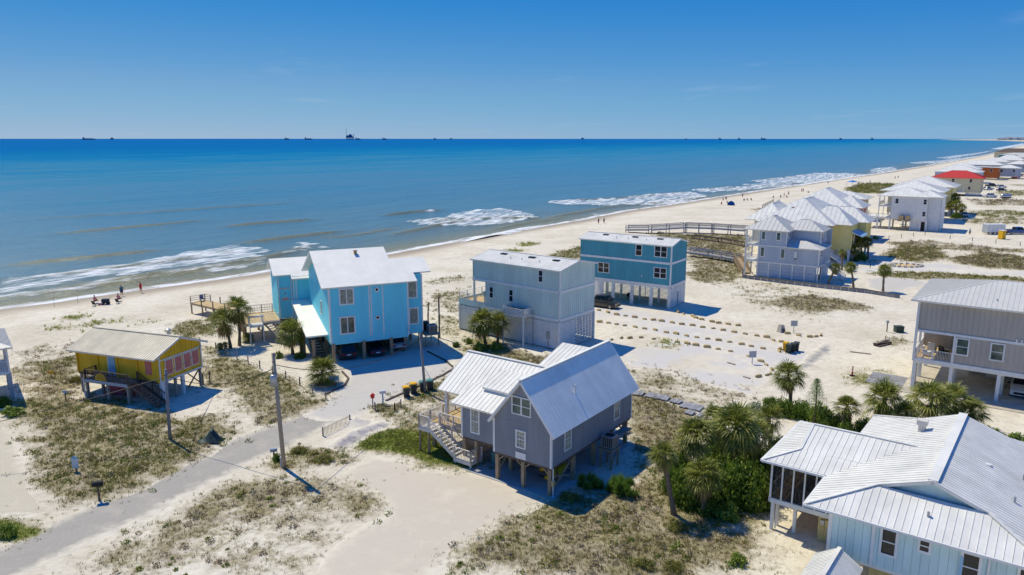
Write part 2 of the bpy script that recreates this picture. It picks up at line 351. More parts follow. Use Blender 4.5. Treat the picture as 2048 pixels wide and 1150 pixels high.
for k, d, pl in VEG:
    w = [tuple(p[:2]) for p in Gs(pl)]
    sn = [to_sn(*p) for p in w]; i0 = max(0, int((min(p[0] for p in sn) - 3) / CELL)); i1 = min(len(RS), int((max(p[0] for p in sn) + 3) / CELL) + 1)
    j0 = max(0, int((min(p[1] for p in sn) - 3 + 190) / CELL)); j1 = min(len(RN), int((max(p[1] for p in sn) + 3 + 190) / CELL) + 1)
    if i1 <= i0 or j1 <= j0: continue
    sl = (slice(i0, i1), slice(j0, j1)); DENS[k][sl] = np.maximum(DENS[k][sl], inside(w, jx[sl], jy[sl]) * d)
def blur(a, n):
    for _ in range(n):
        a = (a + np.roll(a,1,0) + np.roll(a,-1,0) + np.roll(a,1,1) + np.roll(a,-1,1)) / 5
    return a
_big = fbm(gx, gy, .12)
for q, k in enumerate(KINDS):                     # patches thin out towards their rims and break up into clumps
    c2 = fbm(gx + 31*q, gy - 17*q, .8); c3 = fbm(gx - 11*q, gy + 23*q, 2.2); lawn = DENS[k] > 1.2; d = blur(DENS[k], 9)
    if k in ('dry', 'olive'): d = d * sstep(.34, .6, c2*.6 + c3*.4 + .22*(d - .45)) * (.55 + .9*_big) * 1.25
    elif k == 'green': d = np.where(lawn, DENS[k], d * sstep(.44, .6, c2))
    DENS[k] = d
COVER = np.clip(sum(DENS.values()), 0, 1); SOFT = blur(COVER, 8); COVER = blur(COVER, 1)
def sample(a, x, y):
    s, n = to_sn(x, y); i = np.clip(((s - RS[0]) / CELL), 0, len(RS) - 1.01); j = np.clip(((n - RN[0]) / CELL), 0, len(RN) - 1.01)
    ii = np.floor(i).astype(int); jj = np.floor(j).astype(int); fi = i - ii; fj = j - jj
    return (a[ii,jj]*(1-fi)+a[ii+1,jj]*fi)*(1-fj) + (a[ii,jj+1]*(1-fi)+a[ii+1,jj+1]*fi)*fj
def height(x, y):
    x = np.asarray(x, float); y = np.asarray(y, float); s, n = to_sn(x, y); t = shore(s) - n
    z = np.where(t > 0, SEA_Z + 1.0 * sstep(-6, 26, t) * 1.0 - .1, SEA_Z - .1 + t * .05)
    z = np.where(t > 26, -.1 + .1 * sstep(26, 34, t), z)
    so = sample(SOFT, x, y) * ((s < 455) & (s > 0))
    z = z + so * .42 * (fbm(x, y, .22) - .18)
    return z + .05 * (vnoise(x, y, .5) - .5) * sstep(20, 40, t) * so
def hz(x, y): return float(height(x, y))
def spaced(a, b, d0, g, far):                     # fine steps between a and b, growing ones out to far
    mid = list(np.arange(a, b, d0)); up = []; v = b; d = d0
    while v < far: up.append(v); d *= g; v += d
    up.append(far); return mid + up
def fastmesh(name, V, F, m, kind=None, attrs=(), parent=None, smooth=True):
    me = bpy.data.meshes.new(name); V = np.ascontiguousarray(V, np.float32); F = np.ascontiguousarray(F, np.int32); k = F.shape[1]
    me.vertices.add(len(V)); me.vertices.foreach_set('co', V.ravel()); me.loops.add(F.size); me.loops.foreach_set('vertex_index', F.ravel())
    me.polygons.add(len(F)); me.polygons.foreach_set('loop_start', np.arange(0, F.size, k, dtype=np.int32))
    me.polygons.foreach_set('use_smooth', np.full(len(F), smooth))
    for an, av in attrs:
        at_ = me.attributes.new(an, 'FLOAT', 'POINT'); at_.data.foreach_set('value', np.ascontiguousarray(av, np.float32).ravel())
    me.update(calc_edges=True); me.validate(); o = link(name, me, m, parent)
    if kind: o['kind'] = kind
    return o
def gridfaces(a, b):
    i, j = np.meshgrid(np.arange(a-1), np.arange(b-1), indexing='ij'); q = (i*b + j).ravel()
    return np.stack([q, q+b, q+b+1, q+1], 1)
def attr_node(N, name):
    a = N.new('ShaderNodeAttribute'); a.attribute_name = name; return a.outputs['Fac']
def ramp(N, L, src, stops):
    r = N.new('ShaderNodeValToRGB'); e = r.color_ramp.elements
    while len(e) < len(stops): e.new(.5)
    for el, (p, c) in zip(e, stops): el.position = p; el.color = (*c, 1)
    L.new(src, r.inputs[0]); return r.outputs[0]
def mix(N, L, f, a, b):
    m = N.new('ShaderNodeMix'); m.data_type = 'RGBA'
    for sock, v in ((m.inputs[0], f), (m.inputs[6], a), (m.inputs[7], b)):
        if hasattr(v, 'links') or hasattr(v, 'is_linked'): L.new(v, sock)
        elif isinstance(v, (int, float)): sock.default_value = v
        else: sock.default_value = (*v, 1)
    return m.outputs[2]
def math_n(N, L, op, a, b=None, clamp=False):
    m = N.new('ShaderNodeMath'); m.operation = op; m.use_clamp = clamp
    for sock, v in ((m.inputs[0], a), (m.inputs[1], b)):
        if v is None: continue
        if isinstance(v, (int, float)): sock.default_value = v
        else: L.new(v, sock)
    return m.outputs[0]
def noise(N, L, vec, scale, detail=5, rough=.6):
    n = N.new('ShaderNodeTexNoise'); n.inputs['Scale'].default_value = scale; n.inputs['Detail'].default_value = detail; n.inputs['Roughness'].default_value = rough
    L.new(vec, n.inputs[0]); return n.outputs[0]
def geo_pos(N): return N.new('ShaderNodeNewGeometry').outputs['Position']

# sand with litter under the plants and a damp strip along the water
def sand_color(N, L, P):
    n1 = noise(N, L, P, .09, 6); n2 = noise(N, L, P, .9, 6); n3 = noise(N, L, P, 6.0, 6, .7)
    c = ramp(N, L, n1, [(.3, S(206,196,174)), (.5, S(222,213,193)), (.72, S(232,225,207))])
    c = mix(N, L, math_n(N, L, 'MULTIPLY', ramp(N, L, n2, [(.45, (0,0,0)), (.75, (1,1,1))]), .5), c, S(184,170,146))
    c = mix(N, L, math_n(N, L, 'MULTIPLY', ramp(N, L, n3, [(.55, (0,0,0)), (.8, (1,1,1))]), .3), c, S(170,156,136))
    mp = N.new('ShaderNodeMapping'); mp.inputs['Rotation'].default_value = (0, 0, -CA); L.new(P, mp.inputs[0]); m2 = N.new('ShaderNodeMapping'); m2.inputs['Scale'].default_value = (.07, 1, 1); L.new(mp.outputs[0], m2.inputs[0])
    return mix(N, L, math_n(N, L, 'MULTIPLY', ramp(N, L, noise(N, L, m2.outputs[0], 1.1, 5, .7), [(.5, (0,0,0)), (.7, (1,1,1))]), .3), c, S(190,176,156))
def sand_material():
    m = bpy.data.materials.new('sand'); m.use_nodes = True; N = m.node_tree.nodes; L = m.node_tree.links; b = N['Principled BSDF']
    b.inputs['Roughness'].default_value = .9; b.inputs['Specular IOR Level'].default_value = .15; P = geo_pos(N); c = sand_color(N, L, P)
    veg = attr_node(N, 'veg'); vn = noise(N, L, P, 1.6, 8, .7)
    f = math_n(N, L, 'ADD', veg, math_n(N, L, 'MULTIPLY', math_n(N, L, 'SUBTRACT', vn, .5), 1.5))
    f = ramp(N, L, f, [(.06, (0,0,0)), (.5, (1,1,1))])
    lit = ramp(N, L, noise(N, L, P, 3.1, 6), [(.3, S(98,92,48)), (.5, S(132,121,76)), (.7, S(178,166,132))])
    lit = mix(N, L, math_n(N, L, 'MULTIPLY', ramp(N, L, noise(N, L, P, .5, 4), [(.42, (0,0,0)), (.62, (1,1,1))]), .6), lit, ramp(N, L, noise(N, L, P, 4.3, 6), [(.3, S(112,98,78)), (.7, S(176,162,142))]))
    c = mix(N, L, math_n(N, L, 'MULTIPLY', f, .85), c, lit)
    gr = attr_node(N, 'lawn'); gf = ramp(N, L, math_n(N, L, 'ADD', gr, math_n(N, L, 'MULTIPLY', math_n(N, L, 'SUBTRACT', noise(N, L, P, 2.2, 7, .7), .5), 1.2)), [(.25, (0,0,0)), (.7, (1,1,1))]); c = mix(N, L, math_n(N, L, 'MULTIPLY', gf, .85), c, ramp(N, L, noise(N, L, P, 5.0, 5), [(.3, S(96,106,40)), (.7, S(138,146,66))]))
    wet = attr_node(N, 'wet'); c = mix(N, L, wet, c, S(168,152,128)); L.new(c, b.inputs['Base Color'])
    rr = N.new('ShaderNodeMapRange'); rr.inputs[3].default_value = .92; rr.inputs[4].default_value = .5; L.new(wet, rr.inputs[0]); L.new(rr.outputs[0], b.inputs['Roughness'])
    bp = N.new('ShaderNodeBump'); bp.inputs['Strength'].default_value = .8; bp.inputs['Distance'].default_value = .16
    hh = math_n(N, L, 'ADD', math_n(N, L, 'MULTIPLY', noise(N, L, P, 1.3, 8, .68), 1.0), math_n(N, L, 'MULTIPLY', noise(N, L, P, .35, 4), 1.2))
    L.new(hh, bp.inputs['Height']); L.new(bp.outputs[0], b.inputs['Normal']); MAT['sand'] = m; return m
sand_material()
cs = np.array([-60000, -8000, -1500, -400, -150, -60, -20] + spaced(0, 150, .5, 1.035, 60000))
tn = np.array([-30, -12, -6] + list(np.arange(-4, 14, .8)) + list(np.arange(14, 135, .55)) + spaced(135, 136, .7, 1.06, 40000))
ss, tt = np.meshgrid(cs, tn, indexing='ij'); nn = shore(ss) - tt
X = ss*ES[0] + nn*EN[0]; Y = ss*ES[1] + nn*EN[1]; Zg = height(X, Y)
inr = ((ss > 0) & (ss < 455) & (nn > -188) & (nn < 138)).astype(float)
veg = sample(COVER, X, Y) * inr
far_v = np.clip((fbm(X, Y, .06) - .45) * 3.0, 0, 1) * (1 - inr) * (tt > 45) * .8
swash = 2.2 * (fbm(ss, ss*0, .06) - .3)
wet = 1 - sstep(1.0, 9.0, tt - swash * 2)
fastmesh('sand_ground', np.stack([X, Y, Zg], -1).reshape(-1, 3), gridfaces(*X.shape), MAT['sand'], 'structure',
         (('veg', np.maximum(veg, far_v)), ('wet', wet), ('lawn', sample(blur(np.clip(DENS['green']*.9 + DENS['lime']*.8, 0, 1), 1), X, Y) * inr)))

# the sea: swell ridges and foam are real relief and real white water
FOAM = [(.72,[(0,556),(120,550),(200,535),(300,520),(380,503),(480,492),(545,500),(530,516),(440,526),(330,541),(200,556),(100,574),(0,588)]),
 (.72,[(815,444),(880,436),(940,421),(1000,417),(1030,420),(1075,436),(1010,449),(920,454),(850,450)]),
 (.72,[(1090,403),(1160,401),(1240,398),(1310,388),(1385,384),(1420,392),(1350,408),(1240,412),(1130,411)]),
 (.68,[(1380,379),(1470,374),(1550,370),(1560,374),(1480,382),(1400,385)]),
 (.72,[(1500,362),(1560,357),(1630,346),(1690,346),(1740,349),(1700,358),(1620,366),(1540,369)]),
 (.68,[(1480,369),(1560,366),(1640,372),(1580,376)]),
 (.68,[(1740,338),(1790,333),(1800,342),(1740,347)]), (.68,[(1815,325),(1880,321),(1960,311),(1950,317),(1890,327),(1830,328)]),
 (.68,[(1870,316),(1950,306),(1990,300),(1960,308),(1900,318)]), (.8,[(1980,298),(2048,286),(2048,291),(2000,299)]),
 (.8,[(600,485),(640,488),(620,500),(590,498)]), (.7,[(640,493),(660,490),(662,498),(640,498)]),
 (.55,[(0,590),(100,578),(250,556),(420,530),(540,515),(545,528),(400,548),(240,570),(100,592),(0,603)]),
 (.5,[(1180,428),(1330,412),(1420,398),(1430,400),(1340,416),(1200,436)])]
RIDGE = [(.25,[(0,597),(120,584),(250,566),(400,544),(530,524)]),(.3,[(0,566),(150,548),(320,528),(500,500)]),(.3,[(640,478),(720,470),(800,456)]),(.35,[(980,462),(1060,446),(1150,432)]),(.35,[(1380,380),(1470,375),(1560,370)]),(.35,[(1740,343),(1800,336),(1880,322)]),(.3,[(1250,412),(1340,405),(1430,392)]),(.3,[(1600,372),(1680,358),(1760,345)]),(.55,[(0,534),(120,522),(240,510),(330,500)]),(.6,[(440,455),(540,446),(640,439)]),(.7,[(760,432),(830,425),(890,420)]),
 (.5,[(90,586),(250,560),(400,540),(520,520),(640,492)]),(.6,[(470,490),(560,478),(700,462)]),(.6,[(815,443),(940,424),(1075,438)]),
 (.6,[(1090,405),(1250,397),(1400,386)]),(.5,[(780,472),(880,452),(960,440)]),(.4,[(100,470),(260,455),(420,440)]),(.35,[(30,440),(300,425),(600,405)]),
 (.5,[(1080,440),(1160,426),(1260,410)]),(.6,[(1500,365),(1620,350),(1740,347)]),(.5,[(900,500),(1000,470),(1080,452)])]
c2 = np.array([-60000,-20000,-6000,-2000,-700,-300,-150,-80,-50] + spaced(-40, 330, .9, 1.02, 60000))
on = np.array([-3] + list(np.arange(-2, 100, .7)) + spaced(100, 101, .9, 1.05, 90000))
ss, oo = np.meshgrid(c2, on, indexing='ij'); nn = shore(ss) + oo; X = ss*ES[0] + nn*EN[0]; Y = ss*ES[1] + nn*EN[1]
near = (ss > -60) & (ss < 1500) & (oo < 400)
Zs = np.full(X.shape, SEA_Z); foam = np.zeros(X.shape); silt = np.zeros(X.shape)
Zs += near * (.10 * (fbm(ss*.25, oo, .3) - .5) + .16 * (vnoise(ss*.12, oo, .09) - .5)) * sstep(0, 12, oo)
for h_, pl in RIDGE:
    sn = [to_sn(*G(x, y, SEA_Z)[:2]) for x, y in pl]; a = np.array([p[0] for p in sn]); b = np.array([p[1] for p in sn]) - shore(np.array([p[0] for p in sn]))
    o_ = np.argsort(a); a, b = a[o_], b[o_]; L_ = a[-1] - a[0]
    win = sstep(a[0] - .1*L_, a[0] + .25*L_, ss) * (1 - sstep(a[-1] - .25*L_, a[-1] + .1*L_, ss))
    d = oo - np.interp(ss, a, b) + 1.6 * (fbm(ss, oo*.2, .08) - .5)
    Zs += h_ * win * np.exp(-np.where(d > 0, (d / 2.2)**2, (d / 1.1)**2))
    foam = np.maximum(foam, 1.0 * win * np.exp(-((d + 1.0) / .75)**2) * sstep(.5, .62, fbm(ss, oo*.3, .07))); silt = np.maximum(silt, win * np.exp(-np.where(d > 0, (d / 3.2)**2, (d / 1.6)**2)))
jx = X + (fbm(X, Y, .3) - .5) * 6; jy = Y + (fbm(Y, X, .3) - .5) * 6
fw = near | ((ss < 5000) & (oo < 900) & (ss > 0))
for d, pl in FOAM:
    w = [tuple(p[:2]) for p in Gs(pl, SEA_Z)]; foam = np.maximum(foam, d * (inside(w, jx, jy) & fw))
lace = fbm(ss, ss*0 + 3.3, .05)
foam = np.maximum(foam, (1 - sstep(.4, 2.6 + 3.0*lace, oo)) * .95 * (ss > -300) * (ss < 6000))
for _ in range(1): foam = (foam*2 + np.roll(foam,1,0) + np.roll(foam,-1,0) + np.roll(foam,1,1) + np.roll(foam,-1,1)) / 6
Zs += np.clip(foam, 0, 1) * near * (.15 + .5 * fbm(ss*.5, oo, .5)) * sstep(3, 8, oo)
def sea_material():
    m = bpy.data.materials.new('sea_water'); m.use_nodes = True; N = m.node_tree.nodes; L = m.node_tree.links; b = N['Principled BSDF']
    P = geo_pos(N); off = attr_node(N, 'off'); lg = math_n(N, L, 'DIVIDE', math_n(N, L, 'LOGARITHM', math_n(N, L, 'ADD', off, 1.0), 10.0), 5.0)
    mp = N.new('ShaderNodeMapping'); mp.inputs['Rotation'].default_value = (0, 0, -CA); L.new(P, mp.inputs[0])
    mp2 = N.new('ShaderNodeMapping'); mp2.inputs['Scale'].default_value = (.25, 1, 1); L.new(mp.outputs[0], mp2.inputs[0])
    sw = noise(N, L, mp2.outputs[0], .018, 4); lg2 = math_n(N, L, 'ADD', lg, math_n(N, L, 'MULTIPLY', math_n(N, L, 'SUBTRACT', sw, .5), .22))
    body = ramp(N, L, lg2, [(.0, S(168,156,124)), (.13, S(140,136,98)), (.24, S(106,124,118)), (.34, S(86,124,136)), (.46, S(62,120,144)), (.53, S(36,122,152)), (.59, S(0,116,160)), (.66, S(0,100,160)), (1.0, S(0,96,160))])
    body = mix(N, L, math_n(N, L, 'MULTIPLY', attr_node(N, 'silt'), .75), body, S(134,122,62))
    L.new(body, b.inputs['Base Color']); b.inputs['IOR'].default_value = 1.333; b.inputs['Roughness'].default_value = .22; sl = N.new('ShaderNodeMapRange'); sl.inputs[1].default_value = .3; sl.inputs[2].default_value = .62; sl.inputs[3].default_value = .5; sl.inputs[4].default_value = .03; L.new(lg2, sl.inputs[0]); L.new(sl.outputs[0], b.inputs['Specular IOR Level'])
    w1 = noise(N, L, mp2.outputs[0], .45, 6, .62); w2 = noise(N, L, mp.outputs[0], 1.7, 5, .6); w3 = noise(N, L, mp2.outputs[0], .06, 5, .6)
    h = math_n(N, L, 'ADD', math_n(N, L, 'ADD', math_n(N, L, 'MULTIPLY', w1, .9), math_n(N, L, 'MULTIPLY', w2, .28)), math_n(N, L, 'MULTIPLY', w3, 2.6))
    bp = N.new('ShaderNodeBump'); bp.inputs['Strength'].default_value = .9; bp.inputs['Distance'].default_value = .9; L.new(h, bp.inputs['Height']); L.new(bp.outputs[0], b.inputs['Normal'])
    fo = attr_node(N, 'foam'); f1 = noise(N, L, mp2.outputs[0], .55, 7, .72)
    vo = N.new('ShaderNodeTexVoronoi'); vo.feature = 'DISTANCE_TO_EDGE'; vo.inputs['Scale'].default_value = .5; L.new(mp2.outputs[0], vo.inputs[0])
    net = math_n(N, L, 'SUBTRACT', .34, math_n(N, L, 'MULTIPLY', vo.outputs[0], 1.4))
    ff = math_n(N, L, 'ADD', math_n(N, L, 'ADD', math_n(N, L, 'MULTIPLY', fo, .8), math_n(N, L, 'MULTIPLY', math_n(N, L, 'SUBTRACT', f1, .5), 2.0)), math_n(N, L, 'MULTIPLY', net, .5))
    ff = math_n(N, L, 'MULTIPLY', ramp(N, L, ff, [(.46, (0,0,0)), (.92, (1,1,1))]), ramp(N, L, fo, [(.05, (0,0,0)), (.35, (1,1,1))]))
    d = N.new('ShaderNodeBsdfDiffuse'); d.inputs[0].default_value = (*S(232,234,234), 1); mx = N.new('ShaderNodeMixShader')
    df = N.new('ShaderNodeBsdfDiffuse'); L.new(body, df.inputs[0]); mf = N.new('ShaderNodeMixShader'); fr = N.new('ShaderNodeMapRange'); fr.inputs[1].default_value = .5; fr.inputs[2].default_value = .62; fr.inputs[4].default_value = .8; L.new(lg2, fr.inputs[0]); L.new(fr.outputs[0], mf.inputs[0]); L.new(b.outputs[0], mf.inputs[1]); L.new(df.outputs[0], mf.inputs[2])
    L.new(ff, mx.inputs[0]); L.new(mf.outputs[0], mx.inputs[1]); L.new(d.outputs[0], mx.inputs[2]); L.new(mx.outputs[0], N['Material Output'].inputs[0]); return m
fastmesh('sea', np.stack([X, Y, Zs], -1).reshape(-1, 3), gridfaces(*X.shape), sea_material(), 'structure', (('foam', foam), ('silt', np.clip(silt, 0, 1)), ('off', np.maximum(oo, 0))))

# ---------------------------------------------------------------- road, drives and slabs: sheets a little above the sand
def sheet(name, outline, m, lift, step=.4, rag=.35, world=False):
    """a gridded sheet whose rim fades into drifted sand over a metre or so"""
    w = np.array([(p[0], p[1]) for p in (outline if world else Gs(outline))]); lo, hi = w.min(0) - 1.2, w.max(0) + 1.2
    xs = np.arange(lo[0], hi[0] + step, step); ys = np.arange(lo[1], hi[1] + step, step); gx_, gy_ = np.meshgrid(xs, ys, indexing='ij')
    dist = np.full(gx_.shape, 1e9)
    for a, b in zip(w, np.roll(w, -1, 0)):
        d = b - a; t = np.clip(((gx_-a[0])*d[0] + (gy_-a[1])*d[1]) / max(1e-9, d @ d), 0, 1); dist = np.minimum(dist, np.hypot(gx_-a[0]-t*d[0], gy_-a[1]-t*d[1]))
    e = np.where(inside(w.tolist(), gx_, gy_), dist, -dist) + (fbm(gx_, gy_, .4) - .5) * 2.4 * rag
    F = gridfaces(*gx_.shape); F = F[(e.ravel()[F] > -.9).all(1)]; u, inv = np.unique(F, return_inverse=True)
    V = np.stack([gx_.ravel(), gy_.ravel(), (lift - .09 * (1 - sstep(-.75, -.25, e))).ravel()], 1)[u]
    return fastmesh(name, V, inv.reshape(F.shape), m, 'structure', (('edge', e.ravel()[u]),), None, False)
def drift_material(name, c1, c2, sandf, scale=.5, grain=9.0, lo=.5, hi=.68):
    m = bpy.data.materials.new(name); m.use_nodes = True; N = m.node_tree.nodes; L = m.node_tree.links; b = N['Principled BSDF']; P = geo_pos(N)
    b.inputs['Roughness'].default_value = .9; b.inputs['Specular IOR Level'].default_value = .15
    c = ramp(N, L, noise(N, L, P, grain, 7, .75), [(.3, c2), (.7, c1)]); c = mix(N, L, math_n(N, L, 'MULTIPLY', noise(N, L, P, .25, 5), .3), c, c2)
    f = ramp(N, L, noise(N, L, P, scale, 6, .62), [(lo, (0,0,0)), (hi, (1,1,1))]); mp = N.new('ShaderNodeMapping'); mp.inputs['Rotation'].default_value = (0, 0, -math.atan2(.48, .88)); L.new(P, mp.inputs[0]); m2 = N.new('ShaderNodeMapping'); m2.inputs['Scale'].default_value = (.06, 1, 1); L.new(mp.outputs[0], m2.inputs[0])
    c = mix(N, L, math_n(N, L, 'MULTIPLY', ramp(N, L, noise(N, L, m2.outputs[0], 1.5, 5, .7), [(.45, (0,0,0)), (.7, (1,1,1))]), .35), c, c2)
    sc = sand_color(N, L, P); c = mix(N, L, math_n(N, L, 'MULTIPLY', f, sandf), c, sc)
    ed = math_n(N, L, 'ADD', attr_node(N, 'edge'), math_n(N, L, 'MULTIPLY', math_n(N, L, 'SUBTRACT', noise(N, L, P, 1.1, 7, .68), .5), 2.2)); c = mix(N, L, ramp(N, L, math_n(N, L, 'ADD', math_n(N, L, 'MULTIPLY', ed, .5), .5), [(.42, (0,0,0)), (.85, (1,1,1))]), sc, c); L.new(c, b.inputs['Base Color'])
    bp = N.new('ShaderNodeBump'); bp.inputs['Strength'].default_value = .4; bp.inputs['Distance'].default_value = .03; L.new(noise(N, L, P, 22, 5, .7), bp.inputs['Height']); L.new(bp.outputs[0], b.inputs['Normal'])
    MAT[name] = m; return m
drift_material('asphalt', S(182,176,165), S(156,151,142), .25)
drift_material('gravel', S(212,206,196), S(184,179,170), .3, grain=14)
drift_material('lot', S(214,204,188), S(196,186,168), .5, grain=16)
drift_material('slab', S(208,199,178), S(192,183,162), .3, grain=4, lo=.55)
drift_material('pale_drive', S(212,207,200), S(198,194,188), .9, grain=8, scale=.16, lo=.42, hi=.6)
drift_material('dark_patch', S(164,160,156), S(146,143,140), .35, grain=8, scale=.5, lo=.55)
drift_material('cloth_mat', S(168,164,168), S(140,136,142), .7, grain=3, scale=1.0)
sheet('road', [(-140,1160),(0,1094),(70,1065),(130,1040),(215,1000),(330,942),(460,882),(560,843),(615,826),(640,813),(704,822),(694,836),(634,861),(545,906),(425,963),(305,1024),(195,1074),(125,1106),(5,1164),(-75,1204)], M['asphalt'], .03, rag=.3)
sheet('gravel_drive', [(612,832),(650,806),(690,768),(697,752),(684,738),(664,725),(668,705),(690,690),(770,680),(850,672),(905,712),(905,740),(870,768),(800,800),(760,815),(700,838),(650,842)], M['gravel'], .045, rag=.25)
sheet('gravel_lot', [(694,948),(740,916),(800,922),(880,940),(965,950),(1010,968),(1095,998),(1050,1025),(960,1080),(890,1112),(850,1160),(640,1160),(660,1110),(700,1072),(770,1032),(780,1008),(720,975)], M['lot'], .03, rag=.3)
sheet('sandy_drive', [(1190,612),(1300,612),(1400,640),(1560,690),(1640,700),(1600,735),(1530,740),(1440,700),(1330,672),(1190,640)], M['pale_drive'], .02, rag=.8)
sheet('sandy_track', [(1210,700),(1350,680),(1480,705),(1560,735),(1500,790),(1380,760),(1260,730)], M['pale_drive'], .016, rag=.8)
sheet('asphalt_patch', [(1596,734),(1618,712),(1640,694),(1652,686),(1662,692),(1664,706),(1640,722),(1616,738)], M['dark_patch'], .035, rag=.35)
sheet('asphalt_patch', [(1478,768),(1500,770),(1512,776),(1490,778)], M['dark_patch'], .03, rag=.15)
sheet('grey_drive', [(1735,560),(1770,552),(1840,560),(1860,568),(1820,575),(1808,583),(1770,585),(1740,575)], M['gravel'], .03, rag=.5)
sheet('sand_drive', [(1700,500),(1780,505),(1900,530),(2060,540),(2060,552),(1900,545),(1730,545),(1690,530)], M['pale_drive'], .02, rag=.6)
# ---------------------------------------------------------------- building parts, all in a house's own frame
class Face:                                       # an upright plane: 'X-' looks towards -x with u = y, 'Y-' looks towards -y with u = x
    def __init__(s, side, at): s.side = side; s.at = at; s.sg = -1 if side[1] == '-' else 1
    def P(s, u, z, d=0.0):
        w = s.at + s.sg * d
        return (w, u, z) if s.side[0] == 'X' else (u, w, z)
    def cuboid(s, mb, u0, u1, z0, z1, d0, d1):
        if s.side[0] == 'X':
            a, b = sorted((s.at + s.sg*d0, s.at + s.sg*d1)); return mb.box(a, u0, z0, b, u1, z1)
        a, b = sorted((s.at + s.sg*d0, s.at + s.sg*d1)); return mb.box(u0, a, z0, u1, b, z1)
    def slab(s, mb, poly, d0, d1):
        n = len(poly); return mb.add([s.P(u, z, d1) for u, z in poly] + [s.P(u, z, d0) for u, z in poly],
            [tuple(range(n)), tuple(reversed(range(n, 2*n)))] + [(i, i+n, (i+1) % n + n, (i+1) % n) for i in range(n)])
def rect(u0, u1, z0, z1): return [(u0, z0), (u1, z0), (u1, z1), (u0, z1)]
def wall(parent, f, poly, m, style='plain', sp=.3, name='wall', each=False):
    mb = MB(); f.slab(mb, poly, -.14, 0); us = [p[0] for p in poly]; zs = [p[1] for p in poly]
    w = None
    if style == 'lap':
        z = min(zs)
        while z < max(zs):
            c = clip(list(poly), 1, z, min(z + sp, max(zs)))
            if c:
                lo = z; mb.add([f.P(u, q, .035 if q - lo < sp*.5 else .008) for u, q in c], [tuple(range(len(c)))])
                b0 = [p for p in c if p[1] - lo < sp*.02]
                if len(b0) >= 2: u0, u1 = min(p[0] for p in b0), max(p[0] for p in b0); mb.add([f.P(u0, lo, .035), f.P(u1, lo, .035), f.P(u1, lo, .0), f.P(u0, lo, .0)], [(0,1,2,3)])
            z += sp
    elif style == 'batten' and not each:
        u = min(us) + sp*.5
        while u < max(us):
            c = clip(list(poly), 0, u - .028, u + .028)
            if c: f.slab(mb, c, 0, .045)
            u += sp
    w = mb.obj(name, m, parent)
    if each:                                      # boards wide enough to tell apart: one object each
        u = min(us)
        while u < max(us) - .01:
            c = clip(list(poly), 0, u + .012, min(u + sp - .012, max(us)))
            if c: b = MB(); f.slab(b, c, .0, .03 + .006 * random.random()); b.obj('board', m, w)
            u += sp
    return w
def window(parent, f, u0, u1, z0, z1, kind='dh', glass='glass', trim=.09, fm='white'):
    mb = MB(); d0, d1 = -.01, .085
    for a in ((u0, u1, z0, z0+trim), (u0, u1, z1-trim, z1), (u0, u0+trim, z0+trim, z1-trim), (u1-trim, u1, z0+trim, z1-trim)): f.cuboid(mb, *a, d0, d1)
    a0, a1, b0, b1 = u0+trim, u1-trim, z0+trim, z1-trim; zm, um = (b0+b1)/2, (a0+a1)/2; cells = []
    if kind in ('dh', 'grid'):
        f.cuboid(mb, a0, a1, zm-.03, zm+.03, d0, .075); cells = [(a0,a1,b0,zm-.03), (a0,a1,zm+.03,b1)]
        if kind == 'grid':
            for k in (1, 2): uu = a0+(a1-a0)*k/3; f.cuboid(mb, uu-.012, uu+.012, b0, b1, d0, .06)
            for k in (1, 3): zz = b0+(b1-b0)*k/4; f.cuboid(mb, a0, a1, zz-.012, zz+.012, d0, .058)
    elif kind == 'pair':
        f.cuboid(mb, um-.06, um+.06, b0, b1, d0, .08)
        for q in ((a0, um-.06), (um+.06, a1)): f.cuboid(mb, q[0], q[1], zm-.03, zm+.03, d0, .07); cells += [(q[0],q[1],b0,zm-.03), (q[0],q[1],zm+.03,b1)]
    elif kind == 'slide': f.cuboid(mb, um-.05, um+.05, b0, b1, d0, .075); cells = [(a0,um-.05,b0,b1), (um+.05,a1,b0,b1)]
    else: cells = [(a0,a1,b0,b1)]
    o = mb.obj('window', M[fm], parent)
    for c in cells: p = MB(); f.cuboid(p, *c, .0, .05); p.obj('pane', M[glass], o)
    return o
def trimbox(parent, name, m, *boxes):
    mb = MB()
    for b in boxes: mb.box(*b)
    return mb.obj(name, M[m], parent)
def newell(P):
    n = Vector((0,0,0))
    for a, b in zip(P, P[1:] + P[:1]): n += Vector(((a.y-b.y)*(a.z+b.z), (a.z-b.z)*(a.x+b.x), (a.x-b.x)*(a.y+b.y)))
    return n.normalized()
